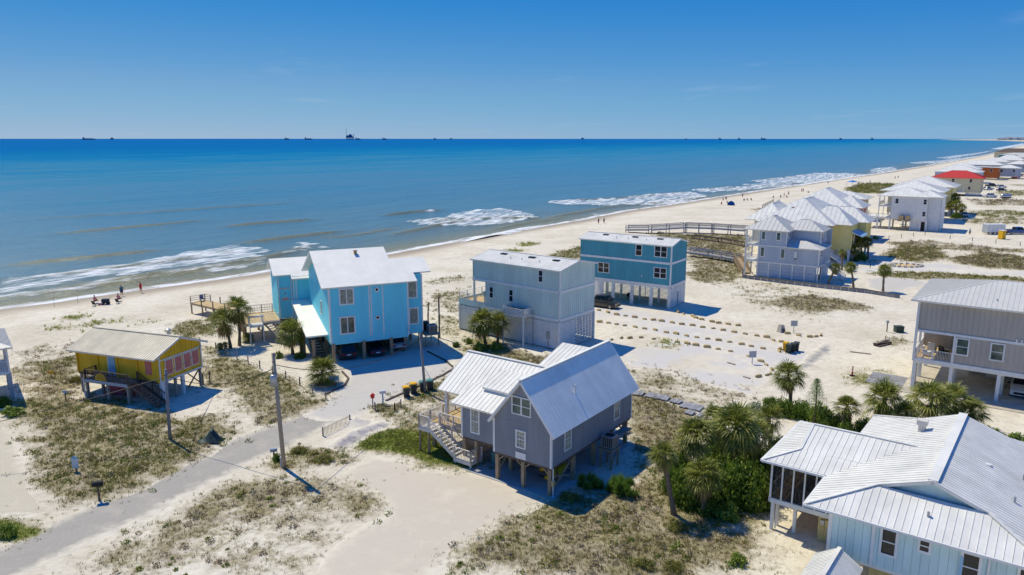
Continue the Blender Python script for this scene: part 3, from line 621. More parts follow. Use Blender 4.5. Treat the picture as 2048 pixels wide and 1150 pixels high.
def roof(parent, poly, m, sp=.45, each=True, rib=.024, ribh=.028, thick=.14, fascia='white', name='roof_slope', seams=True):
    """one roof plane: a deck with fascia edges under standing-seam panels that run down the slope"""
    P = [Vector(p) for p in poly]; n = newell(P)
    if n.z < 0: P.reverse(); n = -n
    down = Vector((n.x, n.y, 0)); down = (Vector((n.x, n.y, -(n.x**2 + n.y**2) / n.z)).normalized() if down.length > 1e-4 else Vector((1,0,0)))
    ac = n.cross(down).normalized(); o = P[0]
    deck = MB(); deck.prism([p - n*.02 for p in P], -n*thick); dk = deck.obj(name, M[fascia], parent)
    q = [((p-o).dot(ac), (p-o).dot(down)) for p in P]; a0, a1 = min(x[0] for x in q), max(x[0] for x in q)
    cnt = max(1, round((a1-a0)/sp)); w = (a1-a0)/cnt; allm = MB()
    for k in range(cnt):
        c = clip(list(q), 0, a0+k*w, a0+(k+1)*w)
        if len(c) < 3: continue
        b = MB() if each else allm
        top = [o + ac*x + down*y + n*.012 for x, y in c]; b.prism(top, -n*.03)
        if seams:
            e = clip(list(q), 0, a0+k*w, a0+k*w+rib)
            if len(e) >= 3: b.prism([o + ac*x + down*y + n*(.012+ribh) for x, y in e], -n*(ribh-.002))
        if each: b.obj('roof_panel', M[m], dk)
    if not each: allm.obj('roof_sheet', M[m], dk)
    return dk
def ridge(parent, m, *segs, w=.28):
    for a, b in segs: MB().bar(a, b, w, .06).obj('ridge_cap', M[m], parent)
def posts(parent, pts, z0, z1, w, m='wood_pile', name='post', round_=False):
    for x, y in pts:
        b = MB()
        if round_: b.tube([(x,y,z0),(x,y,z1)], [w/2, w/2*.92], 10)
        else: b.box(x-w/2, y-w/2, z0, x+w/2, y+w/2, z1)
        b.obj(name, M[m], parent)
def brace(parent, p, q, w=.12, m='wood_pile'): return MB().bar(p, q, w, w*.7).obj('brace', M[m], parent)
def railing(parent, pts, h=1.0, m='white', sp=.16, post=.1, rails=(.08,), bal=.03, top=.09, posts_each=1.6):
    mb = MB(); pts = [Vector(p) for p in pts]
    for a, b in zip(pts, pts[1:]):
        up = Vector((0,0,1)); L = (b-a).length; mb.bar(a+up*h, b+up*h, top, .05)
        for r in rails: mb.bar(a+up*r, b+up*r, .05, .05)
        k = max(1, int(L / sp))
        if sp > 0:
            for i in range(1, k): p = a + (b-a)*i/k; mb.bar(p+up*(rails[0] if rails else 0), p+up*h, bal, bal)
        kp = max(1, int(round(L / posts_each)))
        for i in range(kp + 1): p = a + (b-a)*i/kp; mb.box(p.x-post/2, p.y-post/2, p.z-.05, p.x+post/2, p.y+post/2, p.z+h+.04)
    return mb.obj('railing', M[m], parent)
def stairs(parent, top, bot, width_dir, width, m='wood_grey', steps=None, rail=None, rm=None):
    """a flight from top to bot (middle of one side), spreading by width along width_dir"""
    top, bot = Vector(top), Vector(bot); wd_ = Vector(width_dir).normalized(); st = MB()
    t = MB().obj('stair', M[m], parent) if False else None
    s0 = MB()
    for k in (0, 1): s0.bar(top + wd_*width*k, bot + wd_*width*k, .06, .28)
    st = s0.obj('stair', M[m], parent); steps = steps or max(3, int((top.z - bot.z) / .19)); go = (bot - top); go.z = 0; run = go.length / steps; gd = go.normalized()
    for i in range(steps):
        p = top + (bot - top) * ((i + .5) / steps); b = MB(); q0 = p - gd*run*.45; q1 = p + gd*run*.55; z = p.z + .06
        b.prism([Vector((*(q0)[:2], z)), Vector((*(q1)[:2], z)), Vector((*(q1 + wd_*width)[:2], z)), Vector((*(q0 + wd_*width)[:2], z))], (0,0,-.05)); b.obj('tread', M[m], st)
    if rail:
        for k in (0, 1): railing(parent, [top + wd_*width*k, bot + wd_*width*k], rail, rm or m, .2, .1)
    return st
def deck_boards(parent, x0, x1, y0, y1, z, m='wood_grey', along='y', w=.4, name='deck'):
    fr = MB(); fr.box(x0, y0, z-.28, x1, y1, z-.03); d = fr.obj(name, M[m], parent); lo, hi = (x0, x1) if along == 'y' else (y0, y1); k = max(1, int((hi-lo)/w)); ww = (hi-lo)/k
    for i in range(k):
        b = MB(); a = lo+i*ww+.01; e = lo+(i+1)*ww-.01
        (b.box(a, y0+.003, z-.03, e, y1-.003, z+.01) if along == 'y' else b.box(x0+.003, a, z-.03, x1-.003, e, z+.01)); b.obj('deck_board', M[m], d)
    return d
def louvre(parent, f, u0, u1, z0, z1, m='white', sp=.2, gap=.05, name='louvre_panel'):
    mb = MB(); z = z0
    while z + sp - gap <= z1 + .001: f.cuboid(mb, u0, u1, z, z+sp-gap, -.03, .03); z += sp
    u = u0
    while u <= u1: f.cuboid(mb, u-.05 if u > u0 else u, u+.05, z0, z1, -.1, -.035); u += 2.2
    return mb.obj(name, M[m], parent)
def vent(parent, x, y, z, h=.5, r=.09, m='white', cap=True, name='roof_vent'):
    b = MB(); b.tube([(x,y,z-.2),(x,y,z+h)], r, 8)
    if cap: b.tube([(x,y,z+h),(x,y,z+h+.07),(x,y,z+h+.2)], [r*1.9, r*1.9, r*.5], 8)
    return b.obj(name, M[m], parent)
def hvac(parent, x, y, z, s=.8, h=.8, m='galv'):
    b = MB(); b.box(x-s/2, y-s/2, z, x+s/2, y+s/2, z+.08); b.box(x-s/2, y-s/2, z+h-.08, x+s/2, y+s/2, z+h)
    for k in range(7):
        t = -s/2 + s*k/6
        for a in (-1, 1): b.box(x+t-.03, y+a*s/2-.02, z+.05, x+t+.03, y+a*s/2+.02, z+h-.05); b.box(x+a*s/2-.02, y+t-.03, z+.05, x+a*s/2+.02, y+t+.03, z+h-.05)
    o = b.obj('condenser', M[m], parent); MB().box(x-s/2+.06, y-s/2+.06, z+.06, x+s/2-.06, y+s/2-.06, z+h-.1).obj('coil', M['black'], o)
    MB().tube([(x,y,z+h+.002),(x,y,z+h+.03)], s*.38, 14).obj('fan_grille', M['black'], o); return o
# ---------------------------------------------------------------- grey cottage on piles (middle)
def grey_cottage():
    h = thing('stilt_house', 'dark grey lap-sided cottage on timber piles with steep blue-grey metal roof', 'house', (2.76,48.51,0), R(54))
    m = M['lap_grey']; W5, L = 5.05, 12.1; zb = 2.25; fx = Face('X-', 0); fy = Face('Y-', 0)
    wall(h, fx, [(0,zb),(W5,zb),(W5,4.92),(W5/2,8.06),(0,4.92)], m, 'lap', .2); wall(h, fy, rect(0, L, zb, 4.92), m, 'lap', .2)
    wall(h, Face('X+', L), [(0,zb),(W5,zb),(W5,4.92),(W5/2,8.06),(0,4.92)], m, 'lap', .2); wall(h, Face('Y+', W5), rect(0, L, zb, 4.92), m, 'lap', .2)
    trimbox(h, 'floor', 'wood_dark', (.02,.02,zb-.2,L-.02,W5-.02,zb-.01))
    for a in ((-.06,-.06,zb-.03,.1,.1,4.9), (-.06,W5-.1,zb-.03,.1,W5+.06,4.9), (L-.1,-.06,zb-.03,L+.06,.1,4.9)): trimbox(h, 'corner_board', 'white', a)
    k = (8.3-5.1)/(W5/2+.05); e = -.42; ze = 8.3 - k*(W5/2+.42)
    roof(h, [(-.3,e,ze),(12.75,e,ze),(12.75,W5/2,8.3),(-.3,W5/2,8.3)], 'roof_grey', .42, rib=.02, ribh=.012)
    roof(h, [(-.3,W5+.42,ze),(12.75,W5+.42,ze),(12.75,W5/2,8.3),(-.3,W5/2,8.3)], 'roof_white', .42)
    ridge(h, 'roof_grey', ((-.3,W5/2,8.34),(12.75,W5/2,8.34))); vent(h, 4.6, .9, 6.45, .55, .06, cap=False)
    window(h, fx, 1.72, 3.4, 5.62, 6.98, 'pair', 'glass_lit', .08); window(h, fx, 2.15, 3.05, 3.1, 4.48, 'grid', 'curtain', .11)
    window(h, fy, 1.63, 2.58, 2.9, 4.7, 'grid', 'curtain', .11); window(h, fy, 9.02, 10.02, 2.9, 4.66, 'grid', 'glass_lit', .11)
    trimbox(h, 'name_board', 'white', (-.07,2.16,2.28,-.03,3.05,2.78))
    # left wing under the white roof, its bump-out and porch
    wx = 2.35; wall(h, Face('X-', wx), rect(W5, 9.0, zb, 5.2), m, 'lap', .2); wall(h, Face('Y+', 9.0), [(wx,zb),(9.6,zb),(9.6,5.1),(6,7.1),(wx,5.1)], m, 'lap', .2)
    wall(h, Face('X+', 9.6), rect(W5, 9.0, zb, 5.1), m, 'lap', .2)
    bx = .85; wall(h, Face('X-', bx), rect(W5, 8.85, zb, 4.95), m, 'lap', .2); wall(h, Face('Y+', 8.85), [(bx,zb),(wx,zb),(wx,5.5),(bx,4.95)], m, 'lap', .2)
    trimbox(h, 'corner_board', 'white', (bx-.05,8.75,zb,bx+.08,8.9,4.95)); trimbox(h, 'floor', 'wood_dark', (bx+.02,W5+.02,zb-.2,9.5,8.8,zb-.01))
    window(h, Face('X-', bx), 7.05, 7.95, 2.75, 4.75, 'grid', 'curtain', .11)
    s = (7.3-5.0)/(6.0-2.05)
    roof(h, [(2.05,W5-.3,5.0),(2.05,12.4,5.0),(6,12.4,7.3),(6,W5-2.2,7.3)], 'roof_white', .42); roof(h, [(9.95,W5-.3,5.0),(9.95,12.4,5.0),(6,12.4,7.3),(6,W5-2.2,7.3)], 'roof_white', .42)
    ridge(h, 'roof_white', ((6,12.4,7.34),(6,3.4,7.34)))
    roof(h, [(.55,5.6,4.88),(.55,9.75,4.88),(3.0,9.3,5.9),(3.0,5.6,5.9)], 'roof_white', .42)
    roof(h, [(2.35,5.5,5.98),(2.35,8.0,5.98),(4.9,8.0,6.78),(4.9,5.5,6.78)], 'roof_white', .42); trimbox(h, 'dormer_cheek', 'white', (2.5,7.8,5.3,2.62,7.9,5.85), (2.5,5.5,5.3,2.56,7.9,5.85))
    roof(h, [(10.6,W5-.1,5.6),(10.6,8.3,5.6),(14.6,8.3,6.75),(14.6,W5-.1,6.75)], 'roof_white', .42); wall(h, Face('X-', 11.2), rect(W5, 8.0, zb, 5.7), m, 'lap', .2); wall(h, Face('Y+', 8.0), [(11.2,zb),(14.3,zb),(14.3,6.5),(11.2,5.7)], m, 'lap', .2)
    # porch, deck and stair
    for x, y in ((2.6,11.9),(9.3,11.9),(6,11.9)): trimbox(h, 'porch_post', 'white', (x-.12,y-.12,zb,x+.12,y+.12,5.1))
    deck_boards(h, 1.55, 9.6, 8.95, 12.9, zb+.02, 'wood_tan', 'y'); railing(h, [(1.6,12.85,zb),(9.55,12.85,zb)], 1.0, 'offwhite', .14); railing(h, [(1.6,8.98,zb),(1.6,11.75,zb)], 1.0, 'offwhite', .14)
    deck_boards(h, .2, 1.55, 11.75, 12.9, zb+.02, 'offwhite', 'y', name='landing'); railing(h, [(.25,11.8,zb),(.25,12.85,zb),(1.55,12.85,zb)], 1.0, 'offwhite', .14)
    stairs(h, (.22,11.75,zb), (.22,9.15,.62), (1,0,0), 1.25, 'offwhite', 9, .95, 'offwhite')
    deck_boards(h, .1, 1.6, 7.4, 9.15, .6, 'offwhite', 'x', name='lower_landing'); railing(h, [(.15,9.1,.55),(.15,7.45,.55),(1.55,7.45,.55)], .95, 'offwhite', .14)
    posts(h, [(.2,7.5),(.2,9.05),(1.5,7.5)], 0, .5, .12, 'offwhite'); posts(h, [(.3,11.85),(.3,12.8)], -.2, zb-.25, .14, 'wood_pile')
    # piles with knee braces
    P = [(.18,.2),(.18,2.5),(.18,4.85),(3.3,.2),(3.3,4.85),(1.9,4.9),(1.0,7.5),(1.0,8.7),(6.3,.2),(6.3,4.85),(9.2,.2),(9.2,4.85),(11.6,.2),(11.6,4.85),(4.9,8.8),(9,8.8),(1.6,12.4),(5.4,12.4),(9.2,12.4),(11.5,7.7)]
    posts(h, P, -.4, zb-.18, .27)
    for y, d in ((2.5,1),(2.5,-1),(4.85,-1),(.2,1)): brace(h, (.18,y,1.55), (.18,y+.7*d,zb-.15))
    brace(h, (.35,4.85,.7), (1.75,4.85,1.9)); brace(h, (.2,.2,1.5), (3.3,.2,.5)); brace(h, (.3,.2,.2), (3.2,.2,1.9), .1); brace(h, (11.5,.2,.9), (10.4,.2,2.1)); brace(h, (9.3,.2,.6), (11.5,.2,2.0))
    trimbox(h, 'meter_box', 'mustard', (.0,-.16,.9,.28,-.02,1.3)); MB().tube([(.14,-.08,0),(.14,-.08,2.2)], .045, 6).obj('conduit', M['white'], h)
    sl = thing('patio_slab', 'grey concrete slab in shade under the dark grey cottage', 'slab', (2.76,48.51,0), R(54)); trimbox(sl, 'slab', 'concrete_grey', (-.2,-.3,-.1,12.4,8.6,.075))
    # condenser on its stand, kayaks under the floor
    a = thing('air_conditioner', 'air conditioner on a timber stand beside the dark grey cottage', 'air conditioner', (2.76,48.51,0), R(54))
    posts(a, [(6.5,-.35),(6.5,-1.25),(7.6,-.35),(7.6,-1.25)], -.2, 1.5, .13, 'wood_pile', 'leg'); trimbox(a, 'platform', 'wood_pile', (6.35,-1.4,1.5,7.75,-.2,1.62)); brace(a, (6.5,-1.25,.3), (7.6,-1.25,1.4), .09); hvac(a, 7.05, -.8, 1.63, .95, .95)
    t = thing('picnic_bench', 'grey wooden wall shelf on struts near the far pile of the grey cottage', 'shelf', (2.76,48.51,0), R(54)); trimbox(t, 'top', 'wood_grey', (8.9,-.9,1.9,10.6,-.15,1.98)); brace(t, (9.2,-.8,1.9), (9.2,-.1,1.3), .07, 'wood_grey'); brace(t, (10.3,-.8,1.9), (10.3,-.1,1.3), .07, 'wood_grey')
    for i, (x, y, z) in enumerate(((2.7,1.2,.62),(3.1,1.9,.95))):
        b = MB(); pts = [(x + 3.4*(q-.5), y, z + .12*abs(q-.5)*2) for q in (0,.1,.3,.5,.7,.9,1)]; b.tube(pts, [.03,.2,.32,.36,.32,.2,.03], 10)
        k_ = b.obj('kayak', M['bin_yellow'], None, True); k_.location = (2.76,48.51,0); k_.rotation_euler = (0,0,R(54)); tag(k_, ('lower', 'upper')[i] + ' yellow kayak stored in the shade under the grey cottage', 'kayak')
    rk = thing('kayak_rack', 'dark timber rack holding two kayaks under the grey cottage', 'rack', (2.76,48.51,0), R(54))
    for x in (2.0, 4.0): trimbox(rk, 'upright', 'wood_dark', (x-.05,.7,.0,x+.05,.8,1.1)); trimbox(rk, 'arm', 'wood_dark', (x-.05,.8,.25,x+.05,2.4,.32)); trimbox(rk, 'arm', 'wood_dark', (x-.05,.8,.62,x+.05,2.4,.68))
    bn = thing('wheeled_bin', 'dark green wheeled bin in shade behind the stair of the grey cottage', 'bin', (2.76,48.51,.0), R(54)); b = MB(); b.prism([(1.9,6.1,.1),(2.5,6.1,.1),(2.55,6.75,.1),(1.85,6.75,.1)], (0,0,.9)); b.obj('body', M['bin_teal'], bn); trimbox(bn, 'lid', 'bin_teal', (1.83,6.06,1.0,2.57,6.8,1.07))
grey_cottage()

# ---------------------------------------------------------------- yellow house
def yellow_house():
    k = .977; h = thing('stilt_house', 'yellow beach house with pink shutters and low tan metal roof', 'house', (-34.45*k, 69.24*k, 0), R(70.6))
    m = M['yellow']; GX, LY, zb = 5.55, 10.45, 2.15; f0 = Face('X-', 0); g0 = Face('Y-', 0); zr, ze = 5.95, 4.55
    top = lambda x: zr - (zr-ze)*abs(x-GX/2)/(GX/2+.85) - .16
    wall(h, f0, rect(0, LY, zb, top(0)), m, 'plain'); wall(h, g0, [(0,zb),(GX,zb),(GX,top(GX)),(GX/2,top(GX/2)),(0,top(0))], m, 'batten', .38)
    wall(h, Face('X+', GX), rect(0, LY, zb, top(0)), m, 'batten', .4); wall(h, Face('Y+', LY), [(0,zb),(GX,zb),(GX,top(GX)),(GX/2,top(GX/2)),(0,top(0))], m, 'batten', .4)
    for y in (.1, 2.65, 5.15, 7.65, 10.3): trimbox(h, 'wall_post', 'yellow', (-.13,y-.09,zb-.1,-.0,y+.09,top(0)-.02))
    roof(h, [(-.85,-.25,ze),(-.85,LY+.35,ze),(GX/2,LY+.35,zr),(GX/2,-.25,zr)], 'roof_tan', .3, rib=.03, ribh=.03); roof(h, [(GX+.85,-.25,ze),(GX+.85,LY+.35,ze),(GX/2,LY+.35,zr),(GX/2,-.25,zr)], 'roof_tan', .3, rib=.03, ribh=.03)
    ridge(h, 'roof_tan', ((GX/2,-.25,zr+.03),(GX/2,LY+.35,zr+.03))); vent(h, GX-.4, 3.6, 5.2, .5, .16, 'galv')
    trimbox(h, 'gable_trim', 'white', (.1,-.06,4.16,GX-.02,-.01,4.26), (-.03,-.07,zb-.1,.1,-.01,top(0)), (GX-.1,-.07,zb-.1,GX+.03,-.01,top(0)), (.1,-.07,zb-.16,GX,-.01,zb))
    for i, x in enumerate((.72, 1.92, 3.1, 4.2)):
        w = .98; sh = MB(); g0.cuboid(sh, x, x+w, 2.52, 4.1, .0, .05); so = sh.obj('shutter_frame', M['white'], h)
        for j in range(4): b = MB(); a = x+.07+j*(w-.14)/4; g0.cuboid(b, a+.006, a+(w-.14)/4-.006, 2.6, 4.02, .05, .075); b.obj('shutter_board', M['pink'], so)
    MB().box(-.06,.92,2.75,-.01,1.66,4.3).obj('shutter', M['pink'], h); d = MB().box(-.05,5.45,zb,-.01,6.25,4.25).obj('door', M['sign_blue'], h); MB().box(-.09,5.6,3.1,-.05,5.66,3.2).obj('handle', M['dark_metal'], d); trimbox(h, 'door_frame', 'white', (-.08,6.25,zb,-.0,6.36,4.3))
    # gallery deck, sunburst panel, stair and piles
    deck_boards(h, -1.4, -.02, 2.6, 8.0, zb-.1, 'wood_grey', 'x'); trimbox(h, 'deck_beam', 'sign_grey', (-1.46,2.6,zb-.42,-1.4,8.0,zb-.1))
    railing(h, [(-.1,7.95,zb-.1),(-1.38,7.95,zb-.1),(-1.38,2.65,zb-.1)], .95, 'wood_dark', .15, .11)
    pn = MB().box(-1.47,5.1,zb-.05,-1.43,6.6,zb+.78).obj('sun_panel', M['wood_dark'], h)
    for j in range(9):
        a = R(20*j+10); b = MB(); c = (5.85, zb-.03); r0, r1 = .16, .72
        p = [(-1.475, c[0]+math.cos(a+o)*r*(1.0), c[1]+math.sin(a+o)*r) for r, o in ((r0,-.05),(r1,-.1),(r1,.1),(r0,.05))]; b.prism(p, (-.02,0,0)); b.obj('sun_ray', M['yellow'], pn)
    b = MB(); b.prism([(-1.475, 5.85+.2*math.cos(R(a)), zb-.04+.2*math.sin(R(a))) for a in range(0, 181, 20)], (-.025,0,0)); b.obj('sun_disc', M['yellow'], pn)
    stairs(h, (-1.35,2.6,zb-.1), (-1.35,-.9,.15), (1,0,0), 1.15, 'wood_dark', 10, .9, 'wood_dark')
    posts(h, [(.15,.15),(.15,4.0),(.15,7.5),(.15,10.2),(2.0,.15),(5.35,.15),(5.35,5),(5.35,10.2),(-1.3,2.7),(-1.3,7.85),(-1.3,5.2)], -.5, zb-.1, .22, 'wood_grey'); posts(h, [(.15,-.02),(2.9,.1)], -.2, zb-.1, .3, 'white')
    trimbox(h, 'floor_beam', 'wood_dark', (.02,.02,zb-.25,GX-.02,LY-.02,zb-.01)); brace(h, (.15,.05,1.0), (1.0,.05,zb-.2), .14, 'white'); brace(h, (3.6,.15,.4), (5.3,.15,zb-.2), .12, 'wood_dark'); brace(h, (5.3,.15,.4), (3.6,.15,zb-.2), .12, 'wood_dark'); brace(h, (.1,5.1,.1), (.1,3.7,1.9), .1)
    trimbox(h, 'store_wall', 'rose', (.3,5.2,-.1,.42,7.3,1.85), (.5,3.9,-.1,.6,5.0,1.85), (.42,5.1,-.1,2.4,5.2,1.85)); MB().tube([(-1.5,8.0,0),(-1.55,8.0,zb)], .06, 8).obj('downpipe', M['white'], h)
yellow_house()

# ---------------------------------------------------------------- bright blue house
def blue_house():
    h = thing('stilt_house', 'bright blue two-storey beach house with large white roof and cars parked underneath', 'house', (-20.4,80.65,0), R(24.6))
    m = M['blue']; zb = 2.33; fy = Face('Y-', 0); k = .485; rz = lambda y: 8.75 + k*(y+.2)
    wall(h, fy, rect(0, 9.06, zb, 8.62), m, 'lap', .3); wall(h, Face('X-', 0), [(0,zb),(13,zb),(13,8.6),(6.5,11.75),(0,8.6)], m, 'lap', .3)
    wall(h, Face('X+', 9.06), rect(0, 13, zb, 8.55), m, 'lap', .3); wall(h, Face('X+', 7.75), [(.4,8.4),(12.6,8.4),(6.5,11.75)], m, 'lap', .3); wall(h, Face('Y+', 13), rect(0, 9.06, zb, 8.6), m, 'lap', .3)
    wall(h, Face('Y-', 1.2), rect(9.06, 11.15, zb, 9.3), m, 'lap', .3); wall(h, Face('X+', 11.15), [(1.2,zb),(11,zb),(11,9),(1.2,9.25)], m, 'lap', .3); trimbox(h, 'floor', 'blue', (0,.02,zb-.25,9.05,13,zb-.01), (9.06,1.22,zb-.25,11.1,11,zb-.01))
    roof(h, [(-.83,-.2,8.75),(10.2,-.2,8.75),(10.2,1.33,rz(1.33)),(8.06,1.33,rz(1.33)),(8.06,6.5,12),(-.83,6.5,12)][:2] + [(10.2,1.33,rz(1.33)),(-.83,1.33,rz(1.33))], 'blue_roof', .9, seams=False)
    roof(h, [(-.83,1.33,rz(1.33)),(12.35,1.33,rz(1.33)),(12.35,4.12,rz(4.12)),(-.83,4.12,rz(4.12))], 'blue_roof', .9, seams=False)
    roof(h, [(-.83,4.12,rz(4.12)),(8.06,4.12,rz(4.12)),(8.06,6.5,12),(-.83,6.5,12)], 'blue_roof', .9, seams=False)
    roof(h, [(-.83,13.4,8.65),(8.06,13.4,8.65),(8.06,6.5,12),(-.83,6.5,12)], 'blue_roof', .9, seams=False); roof(h, [(8.06,11.6,8.7),(12.35,11.6,8.7),(12.35,4.12,rz(4.12)),(8.06,4.12,rz(4.12))], 'blue_roof', .9, seams=False)
    v = MB().box(4.2,5.3,11.3,4.5,5.6,11.85).obj('roof_vent', M['wood_pile'], h); MB().box(4.12,5.22,11.85,4.58,5.68,11.93).obj('cap', M['wood_pile'], v)
    window(h, fy, 1.08, 2.8, 6.6, 8.55, 'slide', 'curtain', .16); window(h, fy, 1.02, 2.82, 3.2, 5.3, 'slide', 'glass_lit', .16)
    window(h, Face('Y-', 1.2), 9.35, 10.6, 6.4, 8.75, 'one', 'curtain', .16); window(h, Face('Y-', 1.2), 9.45, 10.7, 3.2, 5.3, 'one', 'curtain', .16)
    for u in (4.48, 4.72, 6.08): trimbox(h, 'trim_strip', 'white', (u-.06,-.08,2.75,u+.06,-.0,8.6))
    for a in ((-.08,-.08,zb,.12,.1,8.6), (8.96,-.08,zb,9.12,.1,8.6), (11.05,1.12,zb,11.22,1.3,9.2), (-.08,.1,zb,-.0,.25,8.6)): trimbox(h, 'corner_board', 'white', a)
    for z in (8.08, 4.8):
        d = MB(); d.prism([(5.4+.34*c, -.05, z+.34*s) for c, s in ((1,0),(0,1),(-1,0),(0,-1))], (0,-.05,0)); q = d.obj('diamond_vent', M['white'], h); d = MB(); d.prism([(5.4+.19*c, -.1, z+.19*s) for c, s in ((1,0),(0,1),(-1,0),(0,-1))], (0,-.015,0)); d.obj('grille', M['black'], q)
    # rear left wing with the house name, and the sloping stair roof
    y1, y2 = 14.4, 13.65; wall(h, Face('Y-', y1), rect(-3.7, -1.95, zb, 8.1), m, 'lap', .3); wall(h, Face('Y-', y2), rect(-1.95, .7, zb, 7.85), m, 'lap', .3); wall(h, Face('X-', -3.7), [(y1,zb),(21,zb),(21,8),(17.5,9.5),(y1,8.1)], m, 'lap', .3); wall(h, Face('X+', .7), [(y2,zb),(21,zb),(21,8),(17.5,9.5),(y2,7.8)], m, 'lap', .3); wall(h, Face('X-', -1.95), rect(y2, y1, zb, 7.9), m, 'lap', .3)
    for u, y in ((-3.62,y1),(-2.05,y1),(-1.87,y2),(-1.55,y2),(.45,y2)): trimbox(h, 'trim_strip', 'white', (u-.07,y-.08,zb,u+.07,y-.0,7.75))
    roof(h, [(-4.25,14.06,8.03),(-2.1,14.06,8.03),(-2.1,17.5,9.7),(-4.25,17.5,9.7)], 'blue_roof', .9, seams=False); roof(h, [(-2.1,13.2,7.61),(1.03,13.2,7.61),(1.03,17.5,9.7),(-2.1,17.5,9.7)], 'blue_roof', .9, seams=False); roof(h, [(-4.25,21.5,7.8),(1.03,21.5,7.8),(1.03,17.5,9.7),(-4.25,17.5,9.7)], 'blue_roof', .9, seams=False)
    fn = Face('Y-', y1)
    for i in range(9): MB().box(-3.42+i*.13,y1-.09,6.12+.02*(i % 2),-3.32+i*.13,y1-.04,6.36).obj('letter_plate', M['offwhite'], h)
    mk = MB().box(-2.98,y1-.08,5.5,-2.72,y1-.04,5.72).obj('crest_plate', M['offwhite'], h); MB().box(-2.9,y1-.1,5.53,-2.8,y1-.08,5.69).obj('crest', M['black'], mk)
    pq = MB(); pq.prism([(-2.85+.5*math.cos(R(a)), y1-.04, 4.75+(.42 if math.sin(R(a)) > 0 else .06)*math.sin(R(a))) for a in range(0, 360, 20)], (0,-.05,0)); pq = pq.obj('name_plaque', M['offwhite'], h)
    for i in range(5): MB().box(-3.2+i*.15,y1-.105,4.78,-3.1+i*.15,y1-.09,4.92).obj('plaque_mark', M['rose'], pq)
    roof(h, [(-2.5,1.5,3.0),(-.02,1.5,3.0),(-.02,13.5,4.8),(-2.3,13.5,4.8)], 'blue_roof', .8, seams=False)
    window(h, Face('X-', 0), 4.6, 5.3, 4.6, 6.3, 'one', 'glass', .12); stairs(h, (-.25,9.0,2.6), (-.25,2.2,.1), (-1,0,0), 1.3, 'wood_dark', 12)
    posts(h, [(.25,.1),(3.7,0),(6.95,.1),(.25,4.3),(3.7,4.3),(6.95,4.3),(9.0,1.4),(11,1.4),(.25,8.6),(3.7,8.6),(6.95,8.6),(11,6),(-1.55,2.6),(-2.2,5.5),(-3.6,14.6),(-1.8,13.8),(-3.6,19),(8.9,8.6)], -.3, zb-.1, .34, 'wood_pile'); trimbox(h, 'reflector', 'amber', (.2,-.1,1.0,.36,-.075,1.12)); trimbox(h, 'reflector', 'amber', (6.88,-.1,1.3,7.03,-.075,1.45))
    trimbox(h, 'store_wall', 'wood_dark', (0,9.6,0,9,9.8,2.2), (-3.6,14.7,0,-1.9,14.85,2.2))
    # raised deck with white pergola frame and stairs
    deck_boards(h, -8.2, -3.75, 13.6, 19.5, zb, 'wood_tan', 'y'); trimbox(h, 'deck_beam', 'offwhite', (-8.25,13.5,zb-.4,-3.75,13.58,zb-.02)); railing(h, [(-3.8,13.65,zb),(-6.0,13.65,zb)], 1.0, 'white', .16); railing(h, [(-7.6,13.65,zb),(-8.15,13.65,zb),(-8.15,19.4,zb),(-4,19.4,zb)], 1.0, 'wood_grey', .3, rails=(.3,.6))
    stairs(h, (-5.9,13.4,zb), (-3.9,10.2,.1), (1,.6,0), 1.1, 'wood_grey', 11)
    deck_boards(h, -7.6, -5.95, 12.2, 13.55, zb, 'white', 'y', name='landing'); railing(h, [(-5.98,12.25,zb),(-7.55,12.25,zb),(-7.55,13.55,zb)], 1.0, 'white', .14)
    trimbox(h, 'pergola', 'white', (-7.62,12.15,0,-7.5,12.27,3.5), (-6.05,12.15,0,-5.93,12.27,3.5), (-7.7,12.1,3.4,-5.85,12.3,3.55))
    posts(h, [(-8,13.8),(-8,16.5),(-8,19.3),(-5.9,13.8),(-5.9,19.3),(-4,13.8)], -.3, zb-.3, .3, 'wood_pile')
    a = thing('air_conditioner', 'pair of air conditioners on a raised stand right of the blue house', 'air conditioner', (-20.4,80.65,0), R(24.6))
    posts(a, [(11.7,1.7),(13.3,1.7),(11.7,4.6),(13.3,4.6)], -.2, 1.5, .13, 'wood_grey', 'leg'); trimbox(a, 'platform', 'wood_grey', (11.55,1.5,1.5,13.45,4.8,1.65)); hvac(a, 12.7, 2.3, 1.66, 1.0, 1.0, 'galv'); hvac(a, 12.2, 3.9, 1.66, 1.0, 1.05, 'dark_metal')
blue_house()

